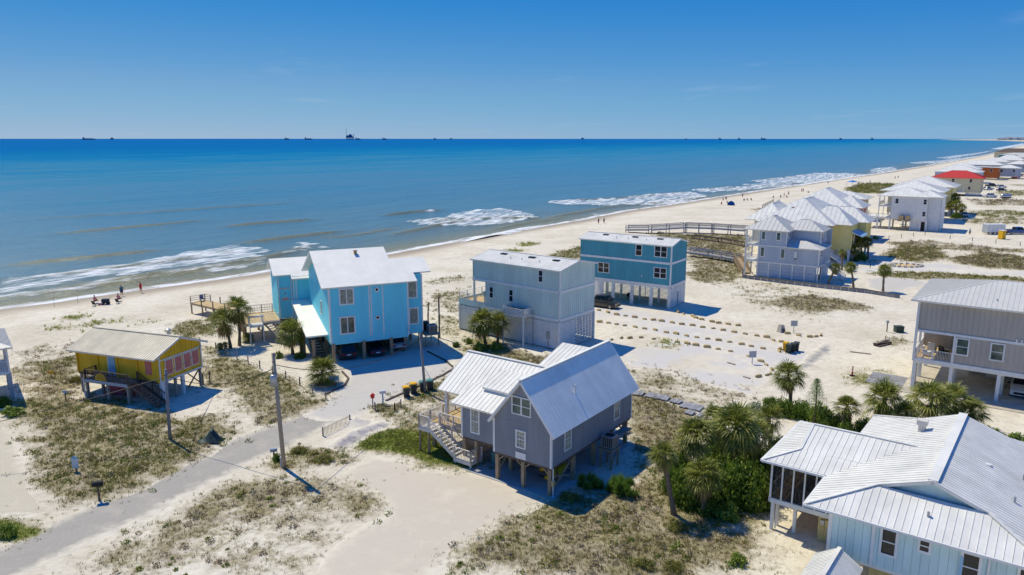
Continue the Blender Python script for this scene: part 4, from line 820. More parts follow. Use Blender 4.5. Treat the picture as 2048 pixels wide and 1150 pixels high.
# ---------------------------------------------------------------- the two boxy modular houses
def modular(label, loc, ang, m, WX, LY, zs, upY, lowY, wins, openbase, zr, roofm='roof_white', deck=None):
    h = thing('modular_house', label, 'house', (*loc, 0), R(ang)); z1, z2, z3 = zs; f0 = Face('X-', 0); e0 = Face('Y-', 0); mm = M[m]
    pent = lambda a, b: [(0,a),(WX,a),(WX,b),(WX/2,zr-.12),(0,b)]
    wall(h, f0, rect(0, lowY, z1, z2), mm, 'batten', .42); wall(h, f0, rect(0, upY, z2, z3), mm, 'batten', .42); wall(h, e0, rect(0, WX, z1, z2), mm, 'batten', .42); wall(h, e0, pent(z2, z3), mm, 'batten', .42)
    wall(h, Face('X+', WX), rect(0, lowY, z1, z2), mm); wall(h, Face('X+', WX), rect(0, upY, z2, z3), mm); wall(h, Face('Y+', upY), pent(z2, z3), mm); wall(h, Face('Y+', lowY), rect(0, WX, z1, z2), mm)
    trimbox(h, 'floor', m, (.02,.02,z1-.25,WX-.02,lowY-.02,z1-.01), (.02,lowY,z2-.2,WX-.02,upY-.02,z2-.01))
    for z in (z1, z2): trimbox(h, 'band', 'white', (-.08,-.08,z-.16,-.0,(lowY if z == z1 else upY),z+.16), (-.08,-.08,z-.16,WX+.02,-.0,z+.16))
    trimbox(h, 'corner_board', 'white', (-.09,-.09,z1+.16,.1,.1,z2-.16)); trimbox(h, 'corner_board', 'white', (-.09,-.09,z2+.16,.1,.1,z3-.02))
    kk = (zr-z3)/(WX/2+.1)
    for s in (0, 1):
        xe, ze = ((-.3, z3-.1+.02) if s == 0 else (WX+.3, z3-.08)); roof(h, [(xe,-.2,ze),(xe,upY+.2,ze),(WX/2,upY+.2,zr),(WX/2,-.2,zr)], roofm, .45)
    ridge(h, roofm, ((WX/2,-.2,zr+.04),(WX/2,upY+.2,zr+.04)))
    for (face, u0, u1, a, b, kind) in wins: window(h, f0 if face == 'f' else e0, u0, u1, a, b, kind, 'glass', .1)
    for y in (.18*upY, .45*upY, .78*upY):
        x = WX*.36; z = zr - (zr-z3)*(WX/2-x)/(WX/2); o = MB().box(x-.25,y-.45,z-.1,x+.25,y+.45,z+.12).obj('skylight', M['dark_metal'], h); MB().box(x-.18,y-.38,z+.12,x+.18,y+.38,z+.14).obj('pane', M['glass'], o)
    for y in (.3*upY, .5*upY, .63*upY): vent(h, WX*.2, y, z3+(zr-z3)*.35, .3, .05, 'galv', False)
    return h
def modular_pale():
    h = modular('pale blue-green boxy house on a white slatted base', (5.64,85.62), 50.5, 'pale_green', 7.5, 16.4, (3.72,7.15,9.85), 13.9, 11.75,
        [('f',10.3,11.05,5.0,6.55,'dh'),('f',7.05,7.8,4.98,6.6,'dh'),('f',2.45,3.18,8.02,9.55,'dh')], False, 10.55)
    f0, e0 = Face('X-', 0), Face('Y-', 0); louvre(h, f0, 0, 16.4, .15, 3.5, gap=.03); wall(h, Face('X-', .1), rect(.2, 16.2, .1, 3.5), M['white'], name='base_wall'); louvre(h, e0, 0, 3.3, .15, 3.5, gap=.03); wall(h, Face('Y-', .1), rect(.25, 3.2, .1, 3.5), M['white'], name='base_wall'); louvre(h, e0, 3.3, 7.5, .15, 3.5, gap=.09); louvre(h, Face('X+', 7.5), 0, 16.4, .15, 3.5); louvre(h, Face('Y+', 16.4), 0, 7.5, .15, 3.5)
    for x, y in ((-.04,-.04),(7.4,-.04),(-.04,16.3),(7.4,16.3)): trimbox(h, 'corner_post', 'white', (x-.1,y-.1,-.1,x+.1,y+.1,3.55))
    posts(h, [(2.5,4),(5,4),(2.5,8),(5,8),(2.5,12),(5,12)], -.2, 3.4, .25, 'white')
    trimbox(h, 'deck_band', 'pale_green', (-.06,11.75,3.5,0,16.4,4.25), (0,16.34,3.5,7.5,16.4,4.25)); deck_boards(h, .02, 7.4, 11.8, 16.35, 4.0, 'wood_tan', 'y'); railing(h, [(.02,11.9,4.15),(.02,16.3,4.15),(7.4,16.3,4.15)], .95, 'white', .3, bal=.02)
    for y in (13.75,): trimbox(h, 'porch_post', 'white', (.0,y-.1,4.0,.2,y+.1,7.0), (7.2,y-.1,4.0,7.4,y+.1,7.0))
    # slatted utility box on posts on the long side
    b = MB()
    for i in range(5): z = 3.75+i*.2; b.box(-1.6,4.2,z,-1.56,7.6,z+.15); b.box(-1.6,4.2,z,-.1,4.24,z+.15); b.box(-1.6,7.56,z,-.1,7.6,z+.15)
    b.box(-1.6,4.2,3.68,-.1,7.6,3.75); b.obj('equipment_screen', M['white'], h); posts(h, [(-1.5,4.3),(-1.5,7.5)], -.1, 3.7, .16, 'white')
    for y in (4.9, 5.9, 6.9): hvac(h, -.85, y, 3.76, .8, .75, 'dark_metal')
    trimbox(h, 'meter_box', 'galv', (-.16,1.4,1.2,-.04,1.8,2.1)); trimbox(h, 'meter_post', 'galv', (-.12,1.56,0,-.06,1.64,1.2)); MB().tube([(-.1,3.9,0),(-.1,3.9,4.4)], .05, 6).obj('downpipe', M['galv'], h); MB().tube([(2.6,-.1,0),(2.6,-.1,1.6)], .05, 6).obj('pipe', M['white'], h)
    for i, (x, y, c) in enumerate(((2.4,13.6,'sign_blue'),(4.8,14.2,'sign_blue'),(4.2,12.9,'white'))):
        t = thing('deck_chair', ('blue deck chair nearest the rail', 'blue deck chair in the deck corner', 'white deck chair by the wall')[i] + ' on the pale modular house balcony', 'chair', (5.64 + math.cos(R(50.5))*x - math.sin(R(50.5))*y, 85.62 + math.sin(R(50.5))*x + math.cos(R(50.5))*y, 4.02), R(50.5+70*i))
        trimbox(t, 'seat', c, (-.3,-.3,.35,.3,.3,.42)); MB().prism([(-.3,.28,.4),(.3,.28,.4),(.3,.5,1.05),(-.3,.5,1.05)], (0,.05,0)).obj('backrest', M[c], t)
        for a in (-.26, .26):
            for e in (-.26, .26): trimbox(t, 'leg', c, (a-.03,e-.03,0,a+.03,e+.03,.35))
    t = modular('deep teal boxy house over an open white carport', (23.49,107.81), 55.5, 'teal', 6.05, 15.3, (3.4,6.85,9.6), 15.3, 15.3,
        [('f',4.68,5.76,7.6,9.35,'dh'),('f',.64,2.7,7.68,9.4,'pair'),('f',10.1,12.1,4.4,6.05,'pair'),('f',.62,2.68,4.5,6.15,'pair')], True, 10.25)
    louvre(t, Face('Y-', 0), 0, 6.05, .1, 3.2); louvre(t, Face('X+', 6.0), 0, 15.2, .1, 3.2, gap=.1); louvre(t, f0, 11.4, 15.2, .1, 3.2); trimbox(t, 'beam', 'white', (.0,.0,2.95,.12,15.2,3.2))
    for y in (.12, 3.0, 6.2, 9.4, 11.4): louvre(t, f0, y-.28, y+.28, .0, 2.95, name='pier'); trimbox(t, 'post', 'white', (.03,y-.2,-.1,.33,y+.2,2.95))
    posts(t, [(3,3),(3,6.2),(3,9.4),(3,12)], -.1, 3.1, .25, 'white'); trimbox(t, 'slab', 'concrete', (-.3,.05,-.05,6.2,15,.06)); MB().tube([(3.0,-.1,0),(3.0,-.1,2.2)], .06, 6).obj('pipe', M['galv'], t); vent(t, -.02, 4.6, 4.6, .1, .06, 'white', False)
    gr = thing('barbecue_grill', 'black barbecue grill standing in the carport of the teal house', 'grill', (23.49+2.2*math.cos(R(55.5))-7.6*math.sin(R(55.5)), 107.81+2.2*math.sin(R(55.5))+7.6*math.cos(R(55.5)), .06), R(55)); MB().tube([(-.4,0,.9),(.4,0,.9)], .32, 12).obj('drum', M['black'], gr)
    for a in (-.35, .35):
        for e in (-.2, .2): trimbox(gr, 'leg', 'black', (a-.03,e-.03,0,a+.03,e+.03,.8))
modular_pale()
# ---------------------------------------------------------------- near house with white standing-seam roofs (bottom right)
def near_house():
    h = thing('stilt_house', 'pale aqua house with white standing-seam roofs and screened porch, nearest the camera', 'house', (16.53,38.49,0), R(52.6))
    e, W, D, g, q = 4.83, -11.6, 17.0, 2.3, 3.15; zg, zr = 6.02, 7.0; rm = 'roof_white'; sp = .38
    roof(h, [(0,0,e),(D,0,e),(D-g,-q,zg),(g,-q,zg)], rm, sp); roof(h, [(g,-q,zg),(D-g,-q,zg),(D-g,-5.8,zr),(g,-5.8,zr)], rm, sp)
    roof(h, [(0,W,e),(D,W,e),(D-g,W+q,zg),(g,W+q,zg)], rm, .3); roof(h, [(g,W+q,zg),(D-g,W+q,zg),(D-g,-5.8,zr),(g,-5.8,zr)], rm, .3)
    roof(h, [(0,0,e),(0,W,e),(g,W+q,zg),(g,-q,zg)], rm, sp); roof(h, [(D,0,e),(D,W,e),(D-g,W+q,zg),(D-g,-q,zg)], rm, sp)
    ridge(h, rm, ((g,-5.8,zr+.05),(D-g,-5.8,zr+.05)), w=.5)
    ridge(h, rm, ((0,0,e+.05),(g,-q,zg+.05)), ((0,W,e+.05),(g,W+q,zg+.05)), ((g,-q,zg+.04),(g,-5.8,zr+.04)), ((g,W+q,zg+.04),(g,-5.8,zr+.04)), ((D,0,e+.05),(D-g,-q,zg+.05)), w=.22)
    fg = Face('X-', g+.3); wall(h, fg, [(-q-.3,zg-.4),(W+q+.3,zg-.4),(W+q+.3,zg-.02),(-5.8,zr-.16),(-q-.3,zg-.02)], M['aqua'], 'plain', name='gable')
    k = (zr-zg)/(5.8-q)
    for i in range(22):                            # scalloped shingles of the gable: one proud row over the flashing
        y = -q-.7-i*.19; b = MB(); fg.cuboid(b, y-.17, y, zg-.03, zg+.12, 0, .04); b.obj('shingle', M['aqua'], h)
    E1, E2, R0, R1 = (4.4,3.9,e), (12.7,3.9,e), (8.6,2.07,6.3), (8.6,-4.1,6.36); B = (6.1,2.1,5.425); V = (6.1,-1.66,5.43); B2 = (11.1,2.1,5.425); V2 = (11.1,-1.66,5.43)
    roof(h, [E1,(4.4,0,e),V,B], rm, sp); roof(h, [B,V,R1,R0], rm, sp); roof(h, [E1,B,B2,E2], rm, sp); roof(h, [E2,(12.7,0,e),V2,B2], rm, sp); roof(h, [B2,V2,R1,R0], rm, sp); wall(h, Face('Y+', 2.0), [(6.2,5.3),(11.0,5.3),(8.6,6.15)], M['aqua'], name='gable')
    ridge(h, rm, ((8.6,2.07,6.35),(8.6,-4.1,6.4)), ((4.4,3.9,e+.04),(6.1,2.1,5.47)), ((6.1,2.1,5.47),(8.6,2.07,6.35)), w=.2)
    for a, b_ in (((-.06,.06,e-.06),(-.06,W,e-.06)), ((4.3,3.95,e-.06),(4.3,.1,e-.06)), ((-.06,.06,e-.06),(4.3,.06,e-.06)), ((4.3,3.98,e-.06),(12.7,3.98,e-.06))): MB().bar(a, b_, .13, .13).obj('gutter', M['white'], h)
    v = MB().box(11.6,-4.05,5.9,12.0,-3.65,6.75).obj('chimney_vent', M['offwhite'], h); MB().box(11.5,-4.15,6.75,12.1,-3.55,7.05).obj('cap', M['offwhite'], v)
    vent(h, 1.2, -5.9, 5.45, .28, .07, 'galv', False); vent(h, 5.3, -9.4, 5.6, .4, .06, 'galv', False); vent(h, 9.0, -9.6, 5.55, .4, .06, 'galv', False); MB().box(8.3,-8.0,6.1,8.6,-7.2,6.32).obj('roof_vent', M['white'], h)
    # walls of wide vertical boards, one object each where they show
    f = Face('X-', .45); m = M['aqua']; wall(h, f, rect(W+.4, -1.3, 2.15, 4.85), m, each=True, sp=.41); wall(h, Face('Y+', -1.3), rect(.45, 16.4, 2.15, 4.85), m); wall(h, Face('X+', 16.4), rect(W+.4, -1.3, 2.15, 4.85), m); wall(h, Face('Y-', W+.4), rect(.45, 16.4, 2.15, 4.85), m)
    trimbox(h, 'floor', 'white', (.5,W+.45,1.95,16.3,-1.35,2.14)); trimbox(h, 'corner_board', 'white', (.36,-1.42,2.1,.56,-1.22,4.75)); trimbox(h, 'corner_board', 'white', (.34,-3.62,2.1,.42,-3.46,4.75)); trimbox(h, 'trim_strip', 'sign_blue', (.34,-7.75,2.3,.42,-7.6,4.2)); trimbox(h, 'downpipe', 'white', (.3,-8.9,2.1,.4,-8.8,4.75))
    window(h, f, -4.75, -3.85, 2.95, 4.6, 'dh', 'glass', .13); window(h, f, -6.3, -5.65, 3.75, 4.55, 'dh', 'glass', .12); window(h, f, -8.55, -7.6, 2.85, 4.55, 'dh', 'glass', .14); window(h, f, -10.9, -10.0, 2.9, 4.55, 'dh', 'glass', .13)
    wall(h, Face('X-', 1.0), rect(W+.6, -3.4, -.1, 1.96), M['mustard'], each=True, sp=.45, name='lower_wall'); wall(h, Face('X-', 5.25), rect(-2.2, .45, -.1, 2.0), M['mustard'], each=True, sp=.45, name='store_wall')
    trimbox(h, 'lattice', 'white', (.4,-6.6,1.3,.44,-5.4,1.5), (.4,-6.6,1.62,.44,-5.4,1.7)); MB().box(.2,-6.4,.9,.8,-5.5,1.3).obj('planter', M['black'], h)
    bx = MB().box(5.05,-.35,1.15,5.24,.0,1.6).obj('meter_box', M['mustard'], h); MB().box(5.1,.05,1.2,5.24,.3,1.5).obj('fuse_box', M['galv'], h); MB().tube([(5.15,-.15,0),(5.15,-.15,1.15)], .04, 6).obj('conduit', M['galv'], h)
    # screened porch
    trimbox(h, 'porch_beam', 'white', (4.72,-.4,1.9,4.86,3.45,2.2), (4.72,3.35,1.9,12.3,3.48,2.2)); deck_boards(h, 4.86, 12.3, -1.2, 3.35, 2.2, 'wood_tan', 'x', name='porch_floor')
    trimbox(h, 'porch_ceiling', 'white', (4.8,-.1,4.66,12.3,3.4,4.72)); fp = Face('X-', 4.8); fq = Face('Y+', 3.4)
    for i in range(6):
        y = -.05 + i*.69; trimbox(h, 'porch_post', 'white', (4.74,y-.045,2.2,4.86,y+.045,4.7))
        if i < 5: b = MB(); fp.cuboid(b, y+.05, y+.64, 2.24, 4.66, -.02, -.01); b.obj('screen_panel', M['screen'], h)
    for i in range(9):
        x = 4.8 + i*.93; trimbox(h, 'porch_post', 'white', (x-.045,3.34,2.2,x+.045,3.46,4.7))
        if i < 8: b = MB(); fq.cuboid(b, x+.05, x+.88, 2.24, 4.66, -.02, -.01); b.obj('screen_panel', M['screen'], h)
    railing(h, [(4.9,-.05,2.22),(4.9,3.3,2.22),(12.2,3.3,2.22)], .95, 'white', .23, .06)
    posts(h, [(4.85,3.2),(5.55,3.1),(5.3,1.9),(8.5,3.2),(12.1,3.2),(8.5,.4),(12.1,.4)], -.2, 1.95, .2, 'white'); MB().tube([(4.95,3.0,.1),(4.95,3.0,2.0)], .05, 6).obj('downpipe', M['white'], h)
    hm = MB(); hm.tube([(7.2,.6+.0*i,1.5-.75*math.sin(math.pi*i/8)) if False else (6.4+.2*i,.9,1.7-.95*math.sin(math.pi*i/8)) for i in range(9)], .1, 6); o = hm.obj('hammock', M['black'], None); o.location = h.location; o.rotation_euler = h.rotation_euler; tag(o, 'dark hammock hanging under the screened porch', 'hammock')
    fu = thing('wicker_sofa', 'dark sofa with mustard cushions inside the screened porch', 'sofa', (0,0,0)); fu.location = h.matrix_basis @ Vector((7.4,1.2,2.22)); fu.rotation_euler = h.rotation_euler
    trimbox(fu, 'base', 'wood_dark', (-.9,-.4,0,.9,.4,.35)); trimbox(fu, 'backrest', 'wood_dark', (-.9,.3,.35,.9,.45,.9)); trimbox(fu, 'cushion', 'mustard', (-.8,-.35,.36,-.02,.28,.5)); trimbox(fu, 'cushion', 'mustard', (.02,-.35,.36,.8,.28,.5))
    s = thing('garden_shed', 'small shed with white ribbed gable roof in front of the aqua house', 'shed', (16.53,38.49,0), R(52.6))
    rz, ez = 3.05, 2.25; roof(s, [(-.45,-2.1,rz),(-5.2,-2.1,rz),(-5.2,-.85,ez),(-.45,-.85,ez)], rm, .2); roof(s, [(-.45,-2.1,rz),(-5.2,-2.1,rz),(-5.2,-3.35,ez),(-.45,-3.35,ez)], rm, .2); ridge(s, rm, ((-.45,-2.1,rz+.04),(-5.2,-2.1,rz+.04)), w=.2)
    for fc, pl in ((Face('X+',-.6), [(-3.2,0),(-1.0,0),(-1.0,2.25),(-2.1,2.95),(-3.2,2.25)]), (Face('X-',-5.0), [(-3.2,0),(-1.0,0),(-1.0,2.25),(-2.1,2.95),(-3.2,2.25)]), (Face('Y+',-1.0), rect(-5,-.6,0,2.25)), (Face('Y-',-3.2), rect(-5,-.6,0,2.25))): wall(s, fc, pl, M['aqua'])
near_house()

# ---------------------------------------------------------------- taupe house at the right edge
def taupe_house():
    h = thing('stilt_house', 'taupe house with balcony and pale hipped metal roof at the right edge', 'house', (43.58,70.40,0), R(53.8)); m = M['taupe']; f = Face('X-', 0); Y1 = -16.0
    wall(h, f, rect(Y1, 3.4, 6.05, 9.15), m, 'batten', .45); wall(h, f, rect(Y1, 0, 3.12, 6.05), m, 'batten', .45); wall(h, Face('Y+', 3.4), rect(0, 13, 6.05, 9.15), m, 'batten', .45); wall(h, Face('X+', 13), rect(Y1, 3.4, 3.1, 9.1), m); wall(h, Face('Y-', Y1), rect(0, 13, 3.1, 9.1), m); wall(h, Face('Y+', 0), rect(3.0, 13, 3.12, 6.05), m); wall(h, Face('X-', 5.5), rect(0, 3.3, 3.2, 6.0), m)
    trimbox(h, 'band', 'white', (-.09,Y1,5.93,0,3.48,6.17), (-.09,3.4,5.93,13,3.49,6.17)); trimbox(h, 'band', 'white', (-.09,Y1,2.85,0,3.48,3.2), (-.09,3.4,2.85,13,3.49,3.2)); trimbox(h, 'floor', 'white', (.02,Y1,2.7,12.9,3.38,2.86), (.02,0,6.0,12.9,3.38,6.04))
    for a in ((-.1,3.28,2.85,.12,3.5,9.1), (-.1,-.1,3.2,.1,.08,5.93), (-.02,1.68,3.2,.1,1.8,4.2)): trimbox(h, 'corner_board', 'white', a)
    window(h, f, -1.3, -.12, 4.1, 5.85, 'dh', 'glass_lit', .13); window(h, f, -4.2, -3.0, 4.05, 5.82, 'dh', 'glass_lit', .13); window(h, f, -9, -7.8, 4.05, 5.82, 'dh', 'glass', .13)
    for y in (-5.0, -5.4): vent(h, -.06, y, 6.35, .12, .08, 'white', False)
    deck_boards(h, 0, 5.5, .02, 3.38, 3.14, 'wood_tan', 'x'); railing(h, [(.06,.1,3.15),(.06,3.3,3.15),(5.4,3.3,3.15)], 1.0, 'white', .13, posts_each=3.2); trimbox(h, 'porch_post', 'white', (2.6,3.2,3.2,2.8,3.4,5.93))
    ze, zr, o = 9.2, 10.85, .5; A, B, C, D_ = (-o,3.4+o+.2,ze), (13+o,3.4+o+.2,ze), (13+o,Y1-o,ze), (-o,Y1-o,ze); r0, r1 = (6.5,-2.6,zr), (6.5,Y1+6,zr)
    for pl in ([A,D_,r1,r0], [A,B,r0], [B,C,r1,r0], [C,D_,r1]): roof(h, pl, 'roof_pale', .42)
    ridge(h, 'roof_pale', (A, r0), (r0, r1), w=.2); vent(h, 1.4, -3.0, 9.65, .2, .05, 'galv', False)
    for x, y in ((.2,3.25),(.2,.0),(.2,-4.0),(2.7,-4.2),(2.9,0),(4.3,3.2),(.2,-8),(2.7,-8),(.2,-12),(6,0),(6,-4),(9,3.2),(9,-4)): trimbox(h, 'post', 'white', (x-.16,y-.16,-.1,x+.16,y+.16,2.85))
    b = MB()
    for i in range(13):
        for j in range(2): b.box(.35+j*.9+(.2 if i % 2 else 0), 3.18, .02+i*.2, 1.2+j*.9+(.2 if i % 2 else 0), 3.32, .2+i*.2)
    b.obj('block_pier', M['white'], h); trimbox(h, 'store_wall', 'taupe', (8.5,-12,0,8.7,-1,2.7)); trimbox(h, 'door', 'white', (8.44,-4.2,.05,8.5,-2.6,2.3))
    s = thing('carport_slab', 'pale concrete slab under the taupe house', 'slab', (43.58,70.40,0), R(53.8)); trimbox(s, 'slab', 'concrete', (-2.2,-15,-.1,12,4.0,.06)); trimbox(s, 'walkway', 'concrete', (-1.0,4.0,-.1,3.2,7.5,.05))
    for i in range(9): MB().box(-1.0+i*.46,4.05,.05,-.58+i*.46,7.45,.08).obj('plank', M['plank_grey'], s)
    for i, (x, y, c) in enumerate(((1.6,2.4,'white'),(2.6,1.0,'black'),(3.6,2.2,'white'))):
        t = thing('lounge_chair', ('white chair by the corner', 'black covered grill beside the railing', 'white chair behind the grill')[i] + ' on the taupe house balcony', ('chair', 'grill', 'chair')[i], h.matrix_basis @ Vector((x,y,3.16)), R(53.8+40*i))
        trimbox(t, 'seat', c, (-.35,-.35,.2,.35,.35,.5)); trimbox(t, 'backrest', c, (-.35,.3,.5,.35,.42,1.0)); [trimbox(t, 'leg', c, (a-.04,e-.04,0,a+.04,e+.04,.2)) for a in (-.28,.28) for e in (-.28,.28)]
taupe_house()

# ---------------------------------------------------------------- generic hipped beach house for the row to the east
def hip(parent, x0, x1, y0, y1, ze, zr, rm, o=.5, sp=1.2, each=False, along=None, fascia='white'):
    x0 -= o; x1 += o; y0 -= o; y1 += o; dx, dy = x1-x0, y1-y0
    if (along or ('x' if dx > dy else 'y')) == 'x': r = dy/2; a, b = (x0+min(r, dx/2-.05), (y0+y1)/2, zr), (x1-min(r, dx/2-.05), (y0+y1)/2, zr); P = [[(x0,y0,ze),(x1,y0,ze),b,a], [(x1,y1,ze),(x0,y1,ze),a,b], [(x0,y1,ze),(x0,y0,ze),a], [(x1,y0,ze),(x1,y1,ze),b]]
    else: r = dx/2; a, b = ((x0+x1)/2, y0+min(r, dy/2-.05), zr), ((x0+x1)/2, y1-min(r, dy/2-.05), zr); P = [[(x0,y1,ze),(x0,y0,ze),a,b], [(x1,y0,ze),(x1,y1,ze),b,a], [(x0,y0,ze),(x1,y0,ze),a], [(x1,y1,ze),(x0,y1,ze),b]]
    for p in P: roof(parent, p, rm, sp, each, rib=.1, ribh=.05, fascia=fascia)
    ridge(parent, rm, (a, b), w=.3)
def block(parent, x0, x1, y0, y1, z0, z1, m, style='batten', sp=.6, floor=True):
    for fc, u in ((Face('X-', x0), (y0, y1)), (Face('X+', x1), (y0, y1)), (Face('Y-', y0), (x0, x1)), (Face('Y+', y1), (x0, x1))): wall(parent, fc, rect(*u, z0, z1), M[m], style, sp)
    if floor: trimbox(parent, 'floor', m, (x0+.05,y0+.05,z0-.2,x1-.05,y1-.05,z0-.01))
def lilac_house():
    h = thing('beach_house', 'lilac-grey house with garage bays and pale hipped roofs behind the retaining wall', 'house', (54.01,128.65,0), R(55)); m = M['lilac']; f = Face('X-', 0); e = Face('Y-', 0)
    wall(h, f, rect(0, 10.65, 2.77, 5.85), m, 'batten', .5); wall(h, f, rect(5.75, 10.65, 5.85, 8.65), m, 'batten', .5); wall(h, e, rect(0, 9, 2.77, 5.85), m, 'batten', .5); wall(h, Face('Y-', 5.75), rect(0, 4, 5.85, 8.65), m, 'batten', .5); wall(h, Face('X-', 3.6), rect(.8, 5.75, 5.85, 8.65), m, 'batten', .5); wall(h, Face('Y-', .8), rect(3.6, 9, 5.85, 8.65), m, 'batten', .5); wall(h, Face('Y+', 10.65), rect(0, 9, 2.77, 8.65), m, 'batten', .5); wall(h, Face('X+', 9), rect(0, 10.65, 2.77, 8.65), m)
    trimbox(h, 'band', 'white', (-.09,0,5.72,0,10.65,5.95)); trimbox(h, 'band', 'white', (-.09,-.05,2.62,0,10.7,2.9), (-.09,-.09,2.62,9,0,2.9))
    for a in ((-.09,-.09,0,.14,.14,5.8), (-.09,10.5,2.77,.1,10.7,8.6), (-.09,5.66,5.95,.1,5.84,8.6), (3.5,.7,6,3.68,.88,8.6)): trimbox(h, 'corner_board', 'white', a)
    for i in range(5):
        y = .14 + i*2.1; d = wall(h, Face('X-', .12), rect(y+.15, y+1.98, .05, 2.62), M['lilac'], name='garage_door'); [trimbox(d, 'door_panel', 'lilac', (.04,y+.2,.1+j*.63,.12,y+1.93,.66+j*.63)) for j in range(4)]
        trimbox(h, 'pier', 'white', (-.06,y+1.98,-.2,.2,y+2.25,2.62))
    wall(h, Face('Y-', .2), rect(2.8, 9, .0, 2.65), M['lilac'], name='base_wall'); trimbox(h, 'post', 'white', (2.6,-.05,-.2,2.8,.15,2.65)); wall(h, Face('Y+', 10.5), rect(0, 9, 0, 2.65), M['lilac'], name='base_wall')
    for u0, u1, z0, z1 in ((9.45,10.25,6.85,8.45),(6.75,7.6,6.88,8.45),(9.45,10.3,3.7,5.58),(5.8,6.65,3.7,5.52)): window(h, f, u0, u1, z0, z1, 'one', 'glass_lit', .14)
    window(h, Face('Y-', 5.75), 1.0, 2.4, 7.4, 8.3, 'slide', 'glass', .12); window(h, e, 1.0, 2.2, 4.2, 5.6, 'dh', 'glass', .12); window(h, Face('Y-', .8), 4.2, 5.2, 6.6, 8.4, 'dh', 'glass', .12); lb = MB().box(-.25,3.7,4.0,-.1,4.2,5.2).obj('wall_lantern', M['white'], h); MB().box(-.3,3.75,3.8,-.1,4.15,4.0).obj('lantern_cap', M['dark_metal'], lb)
    hip(h, 0, 9, 5.75, 13.0, 8.7, 11.0, 'roof_pale', .5, .8); hip(h, 3.6, 9, .8, 7.5, 8.68, 10.4, 'roof_pale', .5, .8); roof(h, [(-.5,-.5,5.88),(-.5,5.7,5.88),(3.5,5.7,7.0),(3.5,3.5,7.0)], 'roof_pale', .8, False); roof(h, [(-.5,-.5,5.88),(7.5,-.5,5.88),(3.5,3.5,7.0)], 'roof_pale', .8, False)
    for z in (3.0, 5.9): deck_boards(h, .1, 4, 10.7, 13.1, z, 'white', 'x', .6); railing(h, [(.15,10.75,z),(.15,13.05,z),(4,13.05,z)], 1.0, 'white', .2)
    for x, y in ((.15,13.0),(4,13.0)): trimbox(h, 'porch_post', 'white', (x-.12,y-.12,-.2,x+.12,y+.12,8.6))
    stairs(h, (4.2,-.1,2.8), (4.2,-3.6,.1), (1,0,0), 1.2, 'white', 11, .9)
lilac_house()
